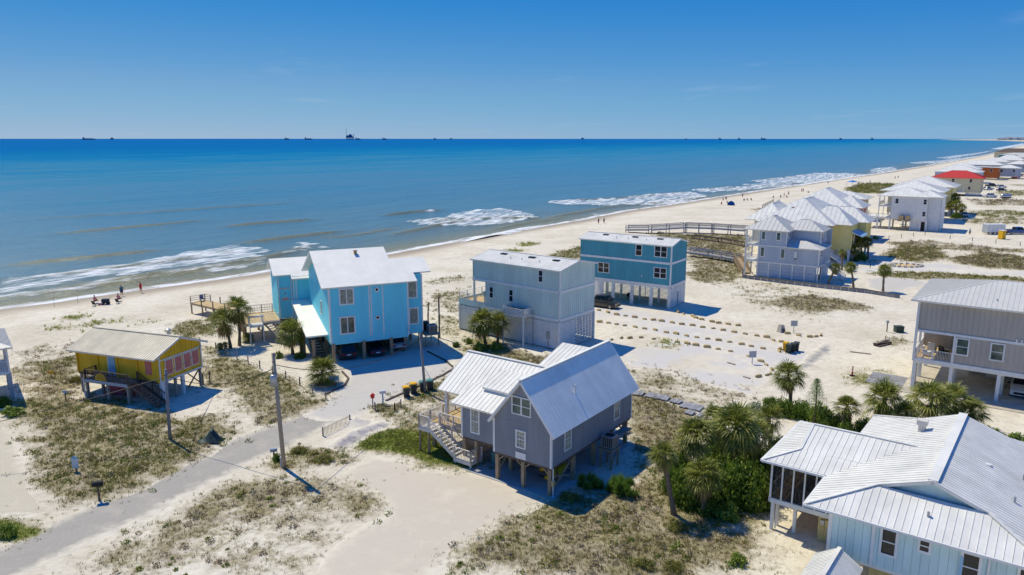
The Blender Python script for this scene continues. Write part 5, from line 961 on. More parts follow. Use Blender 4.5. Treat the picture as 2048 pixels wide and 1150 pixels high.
def big_houses():
    O8 = Vector((54.01,128.65,0)); rot = Matrix.Rotation(R(55), 4, 'Z'); at = lambda x, y: O8 + (rot @ Vector((x, y, 0)))
    h = thing('beach_house', 'pale yellow house with many steep white hipped roofs behind the lilac house', 'house', at(0,0), R(55))
    block(h, 24, 44, 4, 17, 2.5, 7.65, 'cream_yellow'); block(h, 26.5, 33, 0, 4, 2.5, 7.6, 'cream_yellow'); block(h, 33.5, 40, -1.5, 4, 2.5, 7.55, 'cream_yellow')
    hip(h, 23, 45, 3, 18, 7.75, 12.4, 'roof_white', .4, 1.0); hip(h, 26.2, 33.3, .2, 9, 7.72, 11.2, 'roof_white', .5, 1.0, along='y'); hip(h, 33.5, 40.5, -1.7, 8, 7.7, 10.6, 'roof_white', .5, 1.0, along='y'); hip(h, 29, 43, 14, 22, 7.4, 10.9, 'roof_white', .5, 1.0); block(h, 31, 42, 17, 21, 2.5, 7.3, 'white')
    fx = Face('X-', 24)
    for y in (4.2, 7.5, 10.5, 13.5, 16.8): trimbox(h, 'post', 'white', (23.6,y-.2,-.2,24.0,y+.2,7.6))
    for x, y in ((26.6,.1),(29.5,.1),(33,.1),(36,-1.4),(39.8,-1.4),(44,4),(40,4),(30,16),(42,22),(31,22)): trimbox(h, 'post', 'white', (x-.2,y-.2,-.2,x+.2,y+.2,2.6))
    window(h, fx, 5, 6.4, 3.4, 5.8, 'dh', 'glass', .12); window(h, Face('Y-', 0), 28, 29.4, 3.4, 5.8, 'dh', 'glass', .12); window(h, Face('Y-', 0), 30.4, 31.8, 3.4, 5.8, 'dh', 'glass', .12); MB().box(26.4,4.02,2.6,26.49,5.6,5.0).obj('door', M['wood_dark'], h)
    deck_boards(h, 21.5, 24, 4, 10, 2.6, 'white', 'y', .6); railing(h, [(21.6,9.9,2.6),(21.6,4.1,2.6),(24,4.1,2.6)], 1.0, 'white', .3); stairs(h, (22,4.0,2.5), (22,0,.1), (1,0,0), 1.6, 'white', 10, .9); vent(h, 27.5, 12, 10.2, .5, .3, 'wood_pile', False)
    roof(h, [(20.8,3.0,6.1),(20.8,8.2,6.1),(24,8.2,7.3),(24,3.0,7.3)], 'roof_pale', 1.0, False); roof(h, [(27,-2.2,5.4),(33,-2.2,5.4),(33,0,6.3),(27,0,6.3)], 'sign_blue', 1.0, False)
    h = thing('beach_house', 'coral pink house with tall white hipped roof beyond the yellow one', 'house', at(0,0), R(55)); block(h, 59, 77, 7, 21, 2.5, 8.2, 'coral'); hip(h, 58, 78, 6.5, 21.5, 8.3, 12.6, 'roof_white', .4, 1.2); hip(h, 62, 72, 4.5, 12, 8.25, 11.0, 'roof_white', .4, 1.2, along='y'); block(h, 63, 71, 5, 8, 2.5, 8.2, 'coral')
    for x, y in ((59.2,7.2),(63,5.2),(67,5.2),(71,5.2),(76.8,7.2)): trimbox(h, 'post', 'white', (x-.25,y-.25,-.2,x+.25,y+.25,8.2))
    window(h, Face('Y-', 5), 64.5, 66, 4, 6.5, 'dh', 'glass', .12); window(h, Face('X-', 59), 8, 9.4, 4, 6.5, 'dh', 'glass', .12)
    # house being finished, white boards
    O = Vector((113.476,202.036,0)); h = thing('beach_house', 'plain white house under construction with open stilted ground floor', 'house', O, R(55)); f = Face('X-', 0)
    block(h, 0, 12, 0, 9.2, 3.05, 9.3, 'white', 'plain'); wall(h, Face('X-', 1.2), rect(-3, 0, .1, 9.3), M['white']); wall(h, Face('Y-', -3), rect(1.2, 12, .1, 9.3), M['white']); wall(h, Face('X-', .3), rect(0, 3.9, .1, 3.05), M['white'], name='base_wall')
    for y in (.1, 1.6, 3.9, 5.8, 9.1, 12.3, 15.8): trimbox(h, 'post', 'white', (-.1,y-.22,-.2,.3,y+.22,3.05)); trimbox(h, 'post', 'white', (6,y-.2,-.2,6.3,y+.2,3.05))
    MB().box(.2,.5,.1,.28,1.4,2.5).obj('doorway', M['black'], h)
    for u0, u1, a, b in ((7.4,8.2,7.3,8.6),(.5,1.25,7.3,8.65),(.5,1.28,4.05,5.3)): window(h, f, u0, u1, a, b, 'dh', 'glass', .05)
    o = .5; ze, zr = 9.35, 11.5; hip(h, 0, 12, -.2, 12.4, ze, zr, 'roof_white', .5, 1.2, along='y'); hip(h, 1.2, 11, -3, 4, ze-.02, zr-.6, 'roof_white', .4, 1.2)
    for z, y1 in ((3.3,16),(6.6,12.4)): deck_boards(h, 0, 8, 9.3, y1, z, 'white', 'y', .8); railing(h, [(.1,9.4,z),(.1,y1-.1,z),(8,y1-.1,z)], 1.0, 'offwhite', .3)
    for x, y in ((.1,12.2),(8,12.2)): trimbox(h, 'porch_post', 'white', (x-.12,y-.12,3.3,x+.12,y+.12,9.3))
    stairs(h, (.2,16,3.2), (-.2,21,.2), (1,0,0), 1.4, 'white', 12, .9); MB().box(-1.3,3.9,2.85,0,7.0,3.0).obj('scaffold_deck', M['wood_tan'], h); [MB().box(-1.2,y,3.0,-.3,y+1.1,4.1).obj('crate', M['wood_tan'], h) for y in (4.1,5.7)]; [trimbox(h, 'shelf_board', 'wood_tan', (-.9,4.4,z,-.3,6.4,z+.1)) for z in (.2,.9,1.5)]
    # roofs behind it
    h = thing('beach_house', 'house whose white hipped roof rises just behind the white unfinished house', 'house', O, R(55)); block(h, 27, 43, 0, 14, 2.5, 9.1, 'beige', 'plain'); hip(h, 26, 44, -1, 16, 9.2, 12.0, 'roof_white', .4, 1.4); [trimbox(h, 'post', 'white', (x-.25,y-.25,-.2,x+.25,y+.25,2.5)) for x, y in ((27.3,.3),(35,.3),(42.7,.3),(27.3,13.6))]; window(h, Face('Y-', 0), 30, 31.4, 5, 7, 'dh', 'glass', .1)
    h = thing('beach_house', 'yellow house with cream roof beside the palms behind the white house', 'house', O, R(55)); block(h, 51, 67, -1.2, 15, 2.2, 9.3, 'cream_yellow', 'plain'); hip(h, 50, 68, -2, 16, 9.4, 12.6, 'roof_cream', .4, 1.4); [trimbox(h, 'post', 'white', (x-.25,y-.25,-.2,x+.25,y+.25,2.2)) for x, y in ((51.3,-.9),(56,-.9),(61,-.9),(66.7,-.9))]; deck_boards(h, 50, 56, -3.6, -1.3, 3.0, 'white', 'x', .8); railing(h, [(50,-3.5,3.0),(56,-3.5,3.0)], 1, 'white', .4); window(h, Face('X-', 51), 0, 1.2, 5, 7, 'dh', 'glass', .1)
    h = thing('beach_house', 'low grey-roofed house between the coral house and the white unfinished house', 'house', O, R(55)); block(h, 20, 30, 20, 31, 1.5, 6.6, 'taupe', 'plain'); hip(h, 19, 31, 19, 32, 6.7, 8.6, 'roof_white', .4, 1.4); window(h, Face('X-', 20), 22, 23.4, 3, 5, 'dh', 'glass', .1)
    # red roof
    O = Vector((205.36,326.12,0)); h = thing('beach_house', 'cream house with bright red hipped roof', 'house', O, R(55)); block(h, 0, 14, 0, 19, 1.75, 7.85, 'beige', 'plain'); hip(h, -.2, 14.2, -.6, 19.5, 7.95, 10.9, 'roof_red', .4, 1.6, fascia='roof_red'); f = Face('X-', 0)
    for u, z in ((3.6,6.0),(10.4,6.0),(3.9,2.8)): window(h, f, u, u+1.1, z, z+1.5, 'dh', 'glass', .08)
    trimbox(h, 'post', 'white', *[(.1,y-.15,-.2,.4,y+.15,1.75) for y in (.2,5,10,14,18.8)]); louvre(h, f, 0, 6, .1, 1.6, 'sign_grey'); deck_boards(h, -2, 0, 6.4, 13, 1.8, 'white', 'y', .8); railing(h, [(-1.9,6.4,1.8),(-1.9,13,1.8)], 1, 'white', .4); trimbox(h, 'porch_post', 'white', (-2,6.4,1.8,-1.8,6.6,4.4), (-2,9.6,1.8,-1.8,9.8,4.4))
    # the far end of the row
    def far(lbl, s, n, ds, dn, z0, ze, zr, wm, rm, winn=2):
        p = ES*s + EN*n; h = thing('beach_house', lbl, 'house', (p[0], p[1], 0), R(53)); block(h, 0, ds, 0, dn, z0, ze-.1, wm, 'plain')
        if zr > ze + .3: hip(h, 0, ds, 0, dn, ze, zr, rm, .5, 2.5, fascia='white')
        else: roof(h, [(-.5,-.5,ze),(ds+.5,-.5,ze),(ds+.5,dn+.5,ze+.3),(-.5,dn+.5,ze+.3)], rm, 2.5, False)
        for i in range(winn): window(h, Face('X-', 0), dn*(i+.4)/winn, dn*(i+.4)/winn+1.4, ze-2.6, ze-.9, 'dh', 'glass', .1); window(h, Face('Y-', 0), ds*(i+.4)/winn, ds*(i+.4)/winn+1.4, ze-2.6, ze-.9, 'dh', 'glass', .1)
        trimbox(h, 'post', 'white', *[(a-.2,b-.2,-.2,a+.2,b+.2,z0) for a in (.3, ds/2, ds-.3) for b in (.3, dn-.3)])
    far('long white-roofed house directly behind the red roof', 440, 38, 16, 20, 2, 8.4, 11.4, 'lilac', 'roof_white', 3)
    far('white-roofed house left of the orange house', 498, 44, 16, 18, 2, 8.0, 11.2, 'white', 'roof_white', 2)
    far('orange-brown house with flat white roof', 549, 38, 13, 16, 1.2, 7.4, 7.5, 'orange', 'roof_white', 2)
    far('pale grey gabled house right of the orange house', 568, 28, 12, 13, 1.5, 6.6, 8.6, 'lilac', 'roof_white', 2)
    far('grey house with white roof between the orange house and the teal one', 610, 40, 16, 26, 1.5, 7.2, 10.0, 'sign_grey', 'roof_white', 2)
    far('blue-grey house second from the right edge of the far row', 640, 26, 14, 14, 1.5, 7.2, 9.6, 'lilac', 'roof_white', 2)
    far('grey house with dark windows at the right edge of the far row', 668, 8, 16, 18, 1.0, 7.2, 9.4, 'sign_grey', 'roof_pale', 3)
    far('small white house with pyramid roof in front of the large teal house', 770, 36, 16, 22, 2, 7.0, 11.0, 'white', 'roof_white', 2)
    far('large teal-green house with pale mint roof far along the beach', 930, 10, 24, 56, 1.5, 8.6, 10.5, 'green_wall', 'roof_pale', 4)
    far('house with brown shingled roof beyond the teal one', 1060, 40, 22, 40, 2, 9.0, 13.5, 'beige', 'wood_dark', 3)
    far('white gabled house between the grey far houses and the pyramid roof', 690, 42, 15, 18, 2, 7.4, 10.4, 'white', 'roof_white', 2)
    far('pale blue house at the right frame edge below the teal house', 720, 12, 14, 16, 2, 7.4, 10.0, 'aqua', 'roof_white', 2)
    far('beige house between the pyramid roof and the teal house', 840, 30, 16, 20, 2, 7.8, 10.8, 'beige', 'roof_pale', 2)
    for i, (s, n, w, hh) in enumerate(((1300,30,24,9),(1420,10,20,8),(1560,40,26,10),(1760,20,24,9),(2000,45,30,10),(2350,50,36,11))):
        far(('first', 'second', 'third', 'fourth', 'fifth', 'sixth')[i] + ' of the tiny white-roofed houses dwindling along the far beach', s, n, w*.7, w, 1.5, hh-2, hh+1, ('white','beige','lilac','cream_yellow','sign_grey','white')[i], 'roof_white', 1)
    for i, (px, w, hh) in enumerate(((2002,140,35),(2010,200,25),(2017,160,45),(2024,230,30),(2031,180,40),(2038,220,28),(2046,200,36))):
        p = G(px, 280.2, -1); h = thing('far_building', ('pale block at the left end', 'low pale block second', 'taller block third', 'long pale block fourth', 'tallest block fifth', 'wide block sixth', 'last block')[i] + ' of the hazy far shore town', 'building', (p.x, p.y, -1), R(53)); b = MB(); b.box(-w/2,-w/3,0,w/2,w/3,hh); b.box(-w/4,-w/5,hh,w/5,w/5,hh+12); b.obj('walls', M['white'], h)
        bb = MB()
        for k in range(4): bb.box(-w/2-.5,-w/3+2,hh*(k+.4)/4,-w/2,w/3-2,hh*(k+.4)/4+1.5)
        bb.obj('window_band', M['glass'], h)
big_houses()
def edge_house():
    p = G(26, 797); h = thing('stilt_house', 'house corner with white railed balcony at the left edge of view', 'house', (p.x, p.y, 0), R(128)); 
    for x, y in ((0,0),(3.5,0),(0,3.2),(3.5,3.2),(0,6.4)): trimbox(h, 'post', 'sign_grey', (x-.15,y-.15,-.3,x+.15,y+.15,2.6))
    deck_boards(h, -.1, 5, -.1, 9, 2.8, 'white', 'x', .5); railing(h, [(4.9,0,2.8),(0,0,2.8),(0,9,2.8)], 1.05, 'white', .18); block(h, 2.2, 8, 1.4, 9, 2.8, 5.2, 'lilac', 'plain')
    for y in (0, 2.2, 4.4): trimbox(h, 'porch_post', 'white', (-.08,y-.08,2.8,.08,y+.08,5.2))
    for x in (2.4, 4.8): trimbox(h, 'porch_post', 'white', (x-.08,-.08,2.8,x+.08,.08,5.2))
    hip(h, 0, 8, 0, 9, 5.25, 6.9, 'roof_pale', .5, .6); MB().box(2.1,2.2,2.9,2.18,3.4,4.9).obj('door', M['glass'], h)
edge_house()
# ---------------------------------------------------------------- vehicles
def at_depth(px, py, Y):
    d = G(px, py, 0) - Vector((0, 0, CAM_H)); t = Y / d.y; return Vector((0, 0, CAM_H)) + d * t
def wheel(parent, x, y, r=.34, w=.22):
    t = MB(); t.tube([(x,y-w/2,r),(x,y-w/2+.04,r),(x,y+w/2-.04,r),(x,y+w/2,r)], [r*.9,r,r,r*.9], 18); o = t.obj('wheel', M['rubber'], parent)
    MB().tube([(x,y-w/2-.012,r),(x,y+w/2+.012,r)], r*.62, 12).obj('rim', M['rim'], o)
def loft(parent, name, m, rows, bevel=.05):           # rows: (x, half width low, z low, half width high, z high)
    b = MB()
    for i, (x, wl_, z0, wh, z1) in enumerate(rows): b.v += [(x,-wl_,z0),(x,wl_,z0),(x,wh,z1),(x,-wh,z1)]
    n = len(rows)
    for i in range(n-1):
        k = i*4; b.f += [(k+j, k+4+j, k+4+(j+1)%4, k+(j+1)%4) for j in range(4)]
    b.f += [(3,2,1,0), (n*4-4,n*4-3,n*4-2,n*4-1)]; o = b.obj(name, M[m], parent)
    if bevel: md = o.modifiers.new('round', 'BEVEL'); md.width = bevel; md.segments = 2; md.limit_method = 'ANGLE'; md.angle_limit = R(25); o.data.shade_smooth()
    return o
def car(label, paint, loc, rz, kind='sedan', group=None):
    names = {'sedan': ('parked_car', 'car'), 'suv': ('parked_car', 'car'), 'pickup': ('pickup_truck', 'truck')}[kind]; c = thing(names[0], label, names[1], loc, rz, group)
    if kind == 'sedan': L, W, H, z1 = 4.6, .92, 1.46, .92
    elif kind == 'suv': L, W, H, z1 = 4.7, .94, 1.72, 1.02
    else: L, W, H, z1 = 5.7, .98, 1.9, 1.12
    a = L/2; r = .34 if kind == 'sedan' else .39; zl = r*.75
    body = loft(c, 'body', paint, [(-a,W*.9,zl+.12,W*.86,z1-.1),(-a+.15,W,zl,W*.94,z1-.02),(-a+1.2,W,zl-.03,W*.95,z1),(a-1.3,W,zl-.03,W*.95,z1-.03),(a-.35,W,zl,W*.9,z1-.16),(a,W*.86,zl+.1,W*.8,z1-.3)], .07)
    if kind == 'sedan': cb = (-a+.75, -a+1.55, a-2.15, a-1.2)
    elif kind == 'suv': cb = (-a+.15, -a+.55, a-2.2, a-1.35)
    else: cb = (-.75, -.55, 1.05, 1.75)
    x0, x1, x2, x3 = cb; wr = W*.74
    loft(c, 'cabin', paint, [(x0,W*.93,z1-.06,W*.93,z1-.05),(x1,W*.93,z1-.06,wr,H-.02),(x2,W*.93,z1-.06,wr,H),(x3,W*.9,z1-.08,W*.9,z1-.07)], .04)
    q = lambda s, t, u: s + (t - s) * u
    def pane(name, pts): b = MB(); b.poly(pts); b.obj(name, M['glass'], c)
    e = .014; nz = lambda x, z, w: (x, w, z)
    for sgn, nm in ((1, 'windscreen'), (-1, 'rear_window')):
        xa, xb = (x3, x2) if sgn > 0 else (x0, x1); lo, hi = .12, .9; xl, xh = q(xa,xb,lo)+sgn*.03, q(xa,xb,hi)+sgn*.03; zl_, zh = q(z1-.05,H,lo)+.012, q(z1-.05,H,hi)+.012; wl_, wh = q(W*.93,wr,lo)*.9, q(W*.93,wr,hi)*.92; pane(nm, [(xl,-wl_,zl_),(xl,wl_,zl_),(xh,wh,zh),(xh,-wh,zh)])
    for sg in (-1, 1):
        for p0, p1 in ((.06,.48),(.52,.94)):
            f = lambda u, v: (q(q(x0,x1,v), q(x3,x2,v), u), sg*(q(W*.93,wr,v)+e), q(z1-.05,H,v)); pane('side_window', [f(p0,.14), f(p1,.14), f(p1,.86), f(p0,.86)])
        for x in (-a+.85, a-.9): wheel(c, x, sg*(W-.1), r)
        MB().box(a-.14,sg*W*.62-.2,z1-.42,a-.02,sg*W*.62+.2,z1-.27).obj('headlight', M['lamp_white'], c); MB().box(-a-.012,sg*W*.68-.2,z1-.34,-a+.1,sg*W*.68+.2,z1-.17).obj('tail_light', M['tail_red'], c)
        MB().box(x3-.25,sg*(W+.12)-.1,z1+.02,x3-.1,sg*(W+.12)+.1,z1+.17).obj('mirror', M['black'], c)
    MB().box(-a-.02,-.26,z1-.4,-a-.008,.26,z1-.28).obj('licence_plate', M['white'], c); MB().box(-a-.05,-W*.85,zl+.02,-a+.1,W*.85,zl+.2).obj('bumper', M['dark_metal'], c); MB().box(a-.12,-W*.6,zl+.12,a+.01,W*.6,zl+.34).obj('grille', M['black'], c)
    if kind == 'pickup': MB().box(-a+.14,-W*.8,z1-.01,-.85,W*.8,z1+.012).obj('cargo_bed', M['black'], c); [MB().box(-a+.08,s*W*.88-.06,z1-.02,-.8,s*W*.88+.06,z1+.09).obj('bed_rail', M[paint], c) for s in (-1,1)]; MB().box(-a+.02,-W*.9,z1-.3,-a+.12,W*.9,z1+.09).obj('tailgate', M[paint], c)
    return c
BO = Vector((-20.4,80.65,0)); BR = Matrix.Rotation(R(24.6), 4, 'Z'); bl = lambda x, y, z=0.05: BO + BR @ Vector((x, y, z))
car('black car parked nose-in in the left bay under the blue house', 'car_black', bl(1.95,2.4), R(114.6), 'suv')
car('dark navy car parked nose-in in the middle bay under the blue house', 'car_navy', bl(5.3,2.2), R(114.6))
car('silver SUV parked nose-in in the right bay under the blue house', 'car_silver', bl(8.2,3.5), R(114.6), 'suv')
car('black pickup truck parked before the carport of the teal house', 'car_black', (13.5,109.5,0), R(-34), 'pickup')
p = G(2038, 800); car('white SUV parked under the taupe house', 'car_white', (p.x+1.5, p.y+2.0, .06), R(234), 'suv')
for px, py, k, c, a, l in ((2032,468,'pickup','car_blue',5,'dark blue pickup hitched near the white cargo trailer'),(1982,373.5,'pickup','car_black',8,'black pickup beside the orange house'),(2003,376,'suv','car_white',0,'white SUV on the sand behind the dark green car'),(1976,380,'suv','car_silver',20,'blue-grey SUV against the end wall of the red-roofed house'),(2003,382,'sedan','car_navy',5,'dark car on open sand right of the red-roofed house'),(1979,395,'pickup','car_white',10,'white pickup in front of the red-roofed house fence'),(1929,433,'sedan','car_white',60,'white car parked in the shade of the palms by the yellow house'),(2040,352,'sedan','car_silver',30,'silver car by the orange kayaks far right')):
    p = G(px, py); car(l, c, (p.x, p.y, .03), R(a), k)
def trailer(label, px, py, L, m, rz, tank=False):
    p = G(px, py); t = thing('cargo_trailer', label, 'trailer', (p.x, p.y, 0), R(rz))
    if tank: MB().tube([(-L/2,0,1.3),(-L/2+.3,0,1.3),(L/2-.3,0,1.3),(L/2,0,1.3)], [.5,.85,.85,.5], 14).obj('tank', M[m], t)
    else: o = MB().box(-L/2,-1.0,.55,L/2,1.0,2.7).obj('box', M[m], t); MB().box(-L/2-.03,-.9,.65,-L/2,.9,2.6).obj('door', M['sign_grey'], o); [MB().box(-L/2+.5+i*1.1,-1.02,.6,-L/2+.56+i*1.1,-1.0,2.65).obj('rib', M['sign_grey'], o) for i in range(int(L/1.1))]
    MB().bar((L/2,0,.5),(L/2+1.2,0,.5),.12).obj('hitch', M['black'], t); MB().box(-L/2,-.95,.42,L/2,.95,.54).obj('chassis', M['dark_metal'], t)
    for x in (-.5, .4):
        for s in (-.98, .98): wheel(t, x, s, .33, .2)
trailer('white enclosed cargo trailer standing on open sand', 1986, 468, 5.0, 'white', 2); trailer('white tank trailer behind the white pickup', 2011, 398, 4.6, 'car_silver', 8, True)
p = G(2003, 478); t = thing('portable_toilet', 'yellow portable toilet near the cargo trailer', 'toilet', (p.x, p.y, 0), R(20)); MB().box(-.6,-.6,.1,.6,.6,2.15).obj('cabin', M['bin_yellow'], t); MB().prism([(-.65,-.65,2.15),(.65,-.65,2.15),(.65,.65,2.15),(-.65,.65,2.15)], (0,0,.12)).obj('roof', M['white'], t); MB().box(-.4,-.63,.15,.4,-.6,2.0).obj('door', M['sign_yellow'], t); MB().box(-.65,-.65,0,.65,.65,.1).obj('skid', M['dark_metal'], t)
for i, (px, py, rz) in enumerate(((2030,356,5),(2036,354,12))):
    p = G(px, py); b = MB(); b.tube([(-3,0,.5),(-2,0,.35),(0,0,.3),(2,0,.35),(3,0,.5)], [.05,.4,.55,.4,.05], 8); o = b.obj('canoe', M['amber'], None, True); o.location = (p.x, p.y, 0); o.rotation_euler = (0,0,R(rz)); tag(o, ('nearer', 'farther')[i] + ' of two orange boats lying on the far sand', 'boat')

# ---------------------------------------------------------------- poles and wires
def pole(label, base, top, m, transformer=False, r=.17):
    b = G(*base); t = at_depth(*top, b.y); o = thing('utility_pole', label, 'pole', (b.x, b.y, 0)); d = Vector((t.x-b.x, 0, t.z))
    MB().tube([(0,0,-.6), d*.5, d], [r*1.15, r, r*.82], 12).obj('shaft', M[m], o, True)
    if transformer:
        q = d * .78; MB().tube([q+Vector((-.05,-.32,-.45)), q+Vector((-.05,-.32,.35)), q+Vector((-.05,-.32,.45))], [.25,.25,.18], 14).obj('transformer', M['galv'], o, True); MB().bar(q+Vector((0,-.3,.1)), q, .1).obj('bracket', M['dark_metal'], o); MB().tube([q+Vector((-.05,-.32,.45)), q+Vector((-.05,-.32,.65))], .05, 6).obj('bushing', M['dark_metal'], o)
    MB().bar(d*.93+Vector((-.02,-.22,0)), d*.93+Vector((.02,.22,0)), .07).obj('insulator', M['dark_metal'], o); return b + d
P1 = pole('tall weathered utility pole with grey transformer beside the road', (569,937), (546,706), 'pole', True, .155)
P2 = pole('short grey utility pole in front of the yellow house', (340,880), (331,739), 'pole_grey', False, .125)
P3 = pole('utility pole at the edge of the gravel drive beside the teal bin', (851,786), (840,668), 'pole_grey', False, .13)
def wire(label, a, b, sag, r=.028):
    a, b = Vector(a), Vector(b); pts = [a + (b-a)*t - Vector((0,0,sag*4*t*(1-t))) for t in [i/14 for i in range(15)]]; o = MB().tube(pts, r, 5).obj('overhead_wire', M['wire'], None); o['label'] = label; o['category'] = 'wire'
wire('overhead wire from the transformer pole to the drive pole', P1 - Vector((0,0,.9)), P3 - Vector((0,0,.3)), 1.6)
yh = Vector((-34.45*.977, 69.24*.977, 0)); YR = Matrix.Rotation(R(70.6), 4, 'Z')
wire('overhead wire from the short pole up to the yellow gable', P2 - Vector((0,0,.15)), yh + YR @ Vector((5.6,-.05,4.3)), .5); wire('overhead wire from the short pole to the transformer pole', P2 - Vector((0,0,.5)), P1 - Vector((0,0,1.2)), 1.0)
wire('overhead wire from the drive pole to the blue house corner', P3 - Vector((0,0,.2)), bl(9.1,.9,3.0), .3)
wire('overhead wire from the short pole out of view to the left', P2 - Vector((0,0,.6)), P2 + Vector((-22,-10,-3.5)), .6)

# ---------------------------------------------------------------- bins, signs, boxes
def bin_(label, px, py, rz, body, lid, group=None, fallen=False):
    p = G(px, py); t = thing('wheeled_bin', label, 'bin', (p.x, p.y, .03), R(rz), group); b = MB(); b.add([(-.24,-.26,.08),(.24,-.26,.08),(.24,.26,.08),(-.24,.26,.08),(-.31,-.34,1.0),(.31,-.34,1.0),(.31,.34,1.0),(-.31,.34,1.0)], [(3,2,1,0),(4,5,6,7),(0,1,5,4),(1,2,6,5),(2,3,7,6),(3,0,4,7)]); b.obj('body', M[body], t)
    l = MB(); l.add([(-.34,-.38,1.0),(.34,-.38,1.0),(.34,.38,1.03),(-.34,.38,1.03),(-.26,-.3,1.1),(.26,-.3,1.1),(.26,.3,1.12),(-.26,.3,1.12)], [(3,2,1,0),(4,5,6,7),(0,1,5,4),(1,2,6,5),(2,3,7,6),(3,0,4,7)]); l.obj('lid', M[lid], t); MB().bar((-.26,.42,.98),(.26,.42,.98),.05).obj('handle', M[body], t)
    for s in (-.27, .27): MB().tube([(s-.03,.3,.12),(s+.03,.3,.12)], .12, 10).obj('wheel', M['rubber'], t)
    if fallen: t.rotation_euler = (R(80), 0, R(rz)); t.location.z = .35
    return t
bin_('dark bin with yellow lid, nearer of the two beside the gravel drive', 813, 794, 200, 'bin_dark', 'bin_yellow'); bin_('dark bin with yellow lid, farther of the two beside the gravel drive', 827, 787, 200, 'bin_dark', 'bin_yellow')
for dx, q in ((0,'left'),(14,'right')):
    bin_('teal-lidded bin at the foot of the drive pole, ' + q + ' one', 846+dx, 783-dx*.2, 200, 'bin_dark', 'bin_teal')
for i, (x, y, c) in enumerate(((1571,702,'bin_yellow'),(1577,706,'bin_green'),(1585,704,'bin_green'),(1592,702,'bin_dark'))):
    bin_(('yellow-sided bin, leftmost', 'dark green bin with pale sticker, second', 'dark green bin, third', 'dark grey bin, rightmost')[i] + ' of four on the sandy drive', x, y, 150, c, 'bin_dark' if i else 'bin_yellow')
def sign(label, px, py, top_py, w, hgt, m, post='galv', cat='sign', extra=None):
    p = G(px, py); z = at_depth(px, top_py, p.y).z; t = thing('sign_post', label, cat, (p.x, p.y, hz(p.x, p.y)), R(random.uniform(-12,12))); MB().box(-.04,-.03,-.3,.04,.03,z).obj('post', M[post], t); MB().box(-w/2,-.06,z-hgt,w/2,-.032,z).obj('panel', M[m], t); return t, z
sign('square grey sign on a thin post among the sand logs', 1504, 728, 702, .85, .75, 'sign_grey'); sign('square grey sign on a thin post near the upturned grey box', 1587, 665, 641, .85, .75, 'sign_grey')
sign('small yellow sign on a short wooden post left of the yellow house', 103, 758, 744, .6, .28, 'sign_yellow', 'wood_grey'); sign('small blue-grey sign on a wooden post in front of the yellow house', 132, 800, 782, .5, .22, 'sign_blue', 'wood_dark')
t, z = sign('white house-shaped sale sign in the left dune grass', 153, 945, 920, .5, .75, 'white', 'wood_dark'); b = MB(); b.prism([(-.34,-.07,z),(.34,-.07,z),(0,-.07,z+.3)], (0,.03,0)); b.obj('roof_cap', M['sign_blue'], t)
t, z = sign('blue and white house sign under the short palm by the drive', 668, 770, 751, 1.1, .55, 'sign_blue', 'wood_dark'); b = MB(); pts = [(.0+(.32 if k % 2 == 0 else .13)*math.sin(k*math.pi/5), -.08, z-.95+(.32 if k % 2 == 0 else .13)*math.cos(k*math.pi/5)) for k in range(10)]; b.prism(pts, (0,.03,0)); b.obj('star', M['red'], t)
def box_post(name, label, px, py, top_py, m, pm, sz, cat):
    p = G(px, py); z = at_depth(px, top_py, p.y).z; t = thing(name, label, cat, (p.x, p.y, hz(p.x, p.y)), R(20)); MB().box(-.06,-.06,-.3,.06,.06,z-sz*.4).obj('post', M[pm], t); b = MB(); b.tube([(-sz*.8,0,z-sz*.2),(sz*.8,0,z-sz*.2)], sz*.42, 10); b.box(-sz*.8,-sz*.42,z-sz*.6,sz*.8,sz*.42,z-sz*.2); b.obj('box', M[m], t, False); MB().box(sz*.81,-sz*.36,z-sz*.56,sz*.83,sz*.36,z+sz*.1).obj('flap', M['dark_metal'], t); return t
box_post('mailbox', 'black mailbox on a dark post beside the road', 199, 1002, 966, 'black', 'wood_dark', .42, 'mailbox'); box_post('mailbox', 'white mailbox on a bright blue post at the drive entrance', 766, 810, 783, 'white', 'sign_blue', .36, 'mailbox'); box_post('mailbox', 'grey mailbox beside the shrub at the transformer pole', 548, 915, 898, 'galv', 'wood_dark', .34, 'mailbox')
p = G(746, 819); t = thing('birdhouse', 'small red birdhouse on a thin post at the drive entrance', 'birdhouse', (p.x, p.y, 0)); MB().box(-.04,-.04,-.2,.04,.04,1.15).obj('post', M['wood_dark'], t); MB().box(-.16,-.14,1.15,.16,.14,1.4).obj('box', M['red'], t); b = MB(); b.prism([(-.22,-.18,1.4),(.22,-.18,1.4),(0,-.18,1.6)], (0,.36,0)); b.obj('roof', M['red'], t)
p = G(1704, 752); t = thing('traffic_delineator', 'orange and white traffic delineator on bare sand', 'traffic post', (p.x, p.y, 0)); MB().tube([(0,0,0),(0,0,.1)], .28, 8).obj('base', M['rubber'], t); MB().tube([(0,0,.1),(0,0,1.1)], [.09,.06], 10).obj('tube', M['red'], t)
for z in (.55, .85): MB().tube([(0,0,z),(0,0,z+.12)], .085, 10).obj('reflective_band', M['white'], t)
p = G(564, 936); t = thing('utility_pedestal', 'short pale pedestal post left of the transformer pole', 'post', (p.x, p.y, 0)); MB().tube([(0,0,-.1),(0,0,.85)], .11, 10).obj('post', M['sign_grey'], t); MB().tube([(0,0,.85),(0,0,.95)], [.13,.08], 10).obj('cap', M['white'], t)
p = G(420, 884); t = thing('draped_tarp', 'dark green tarp slumped over a frame at the roadside', 'tarp', (p.x, p.y, .0)); b = MB(); V = []
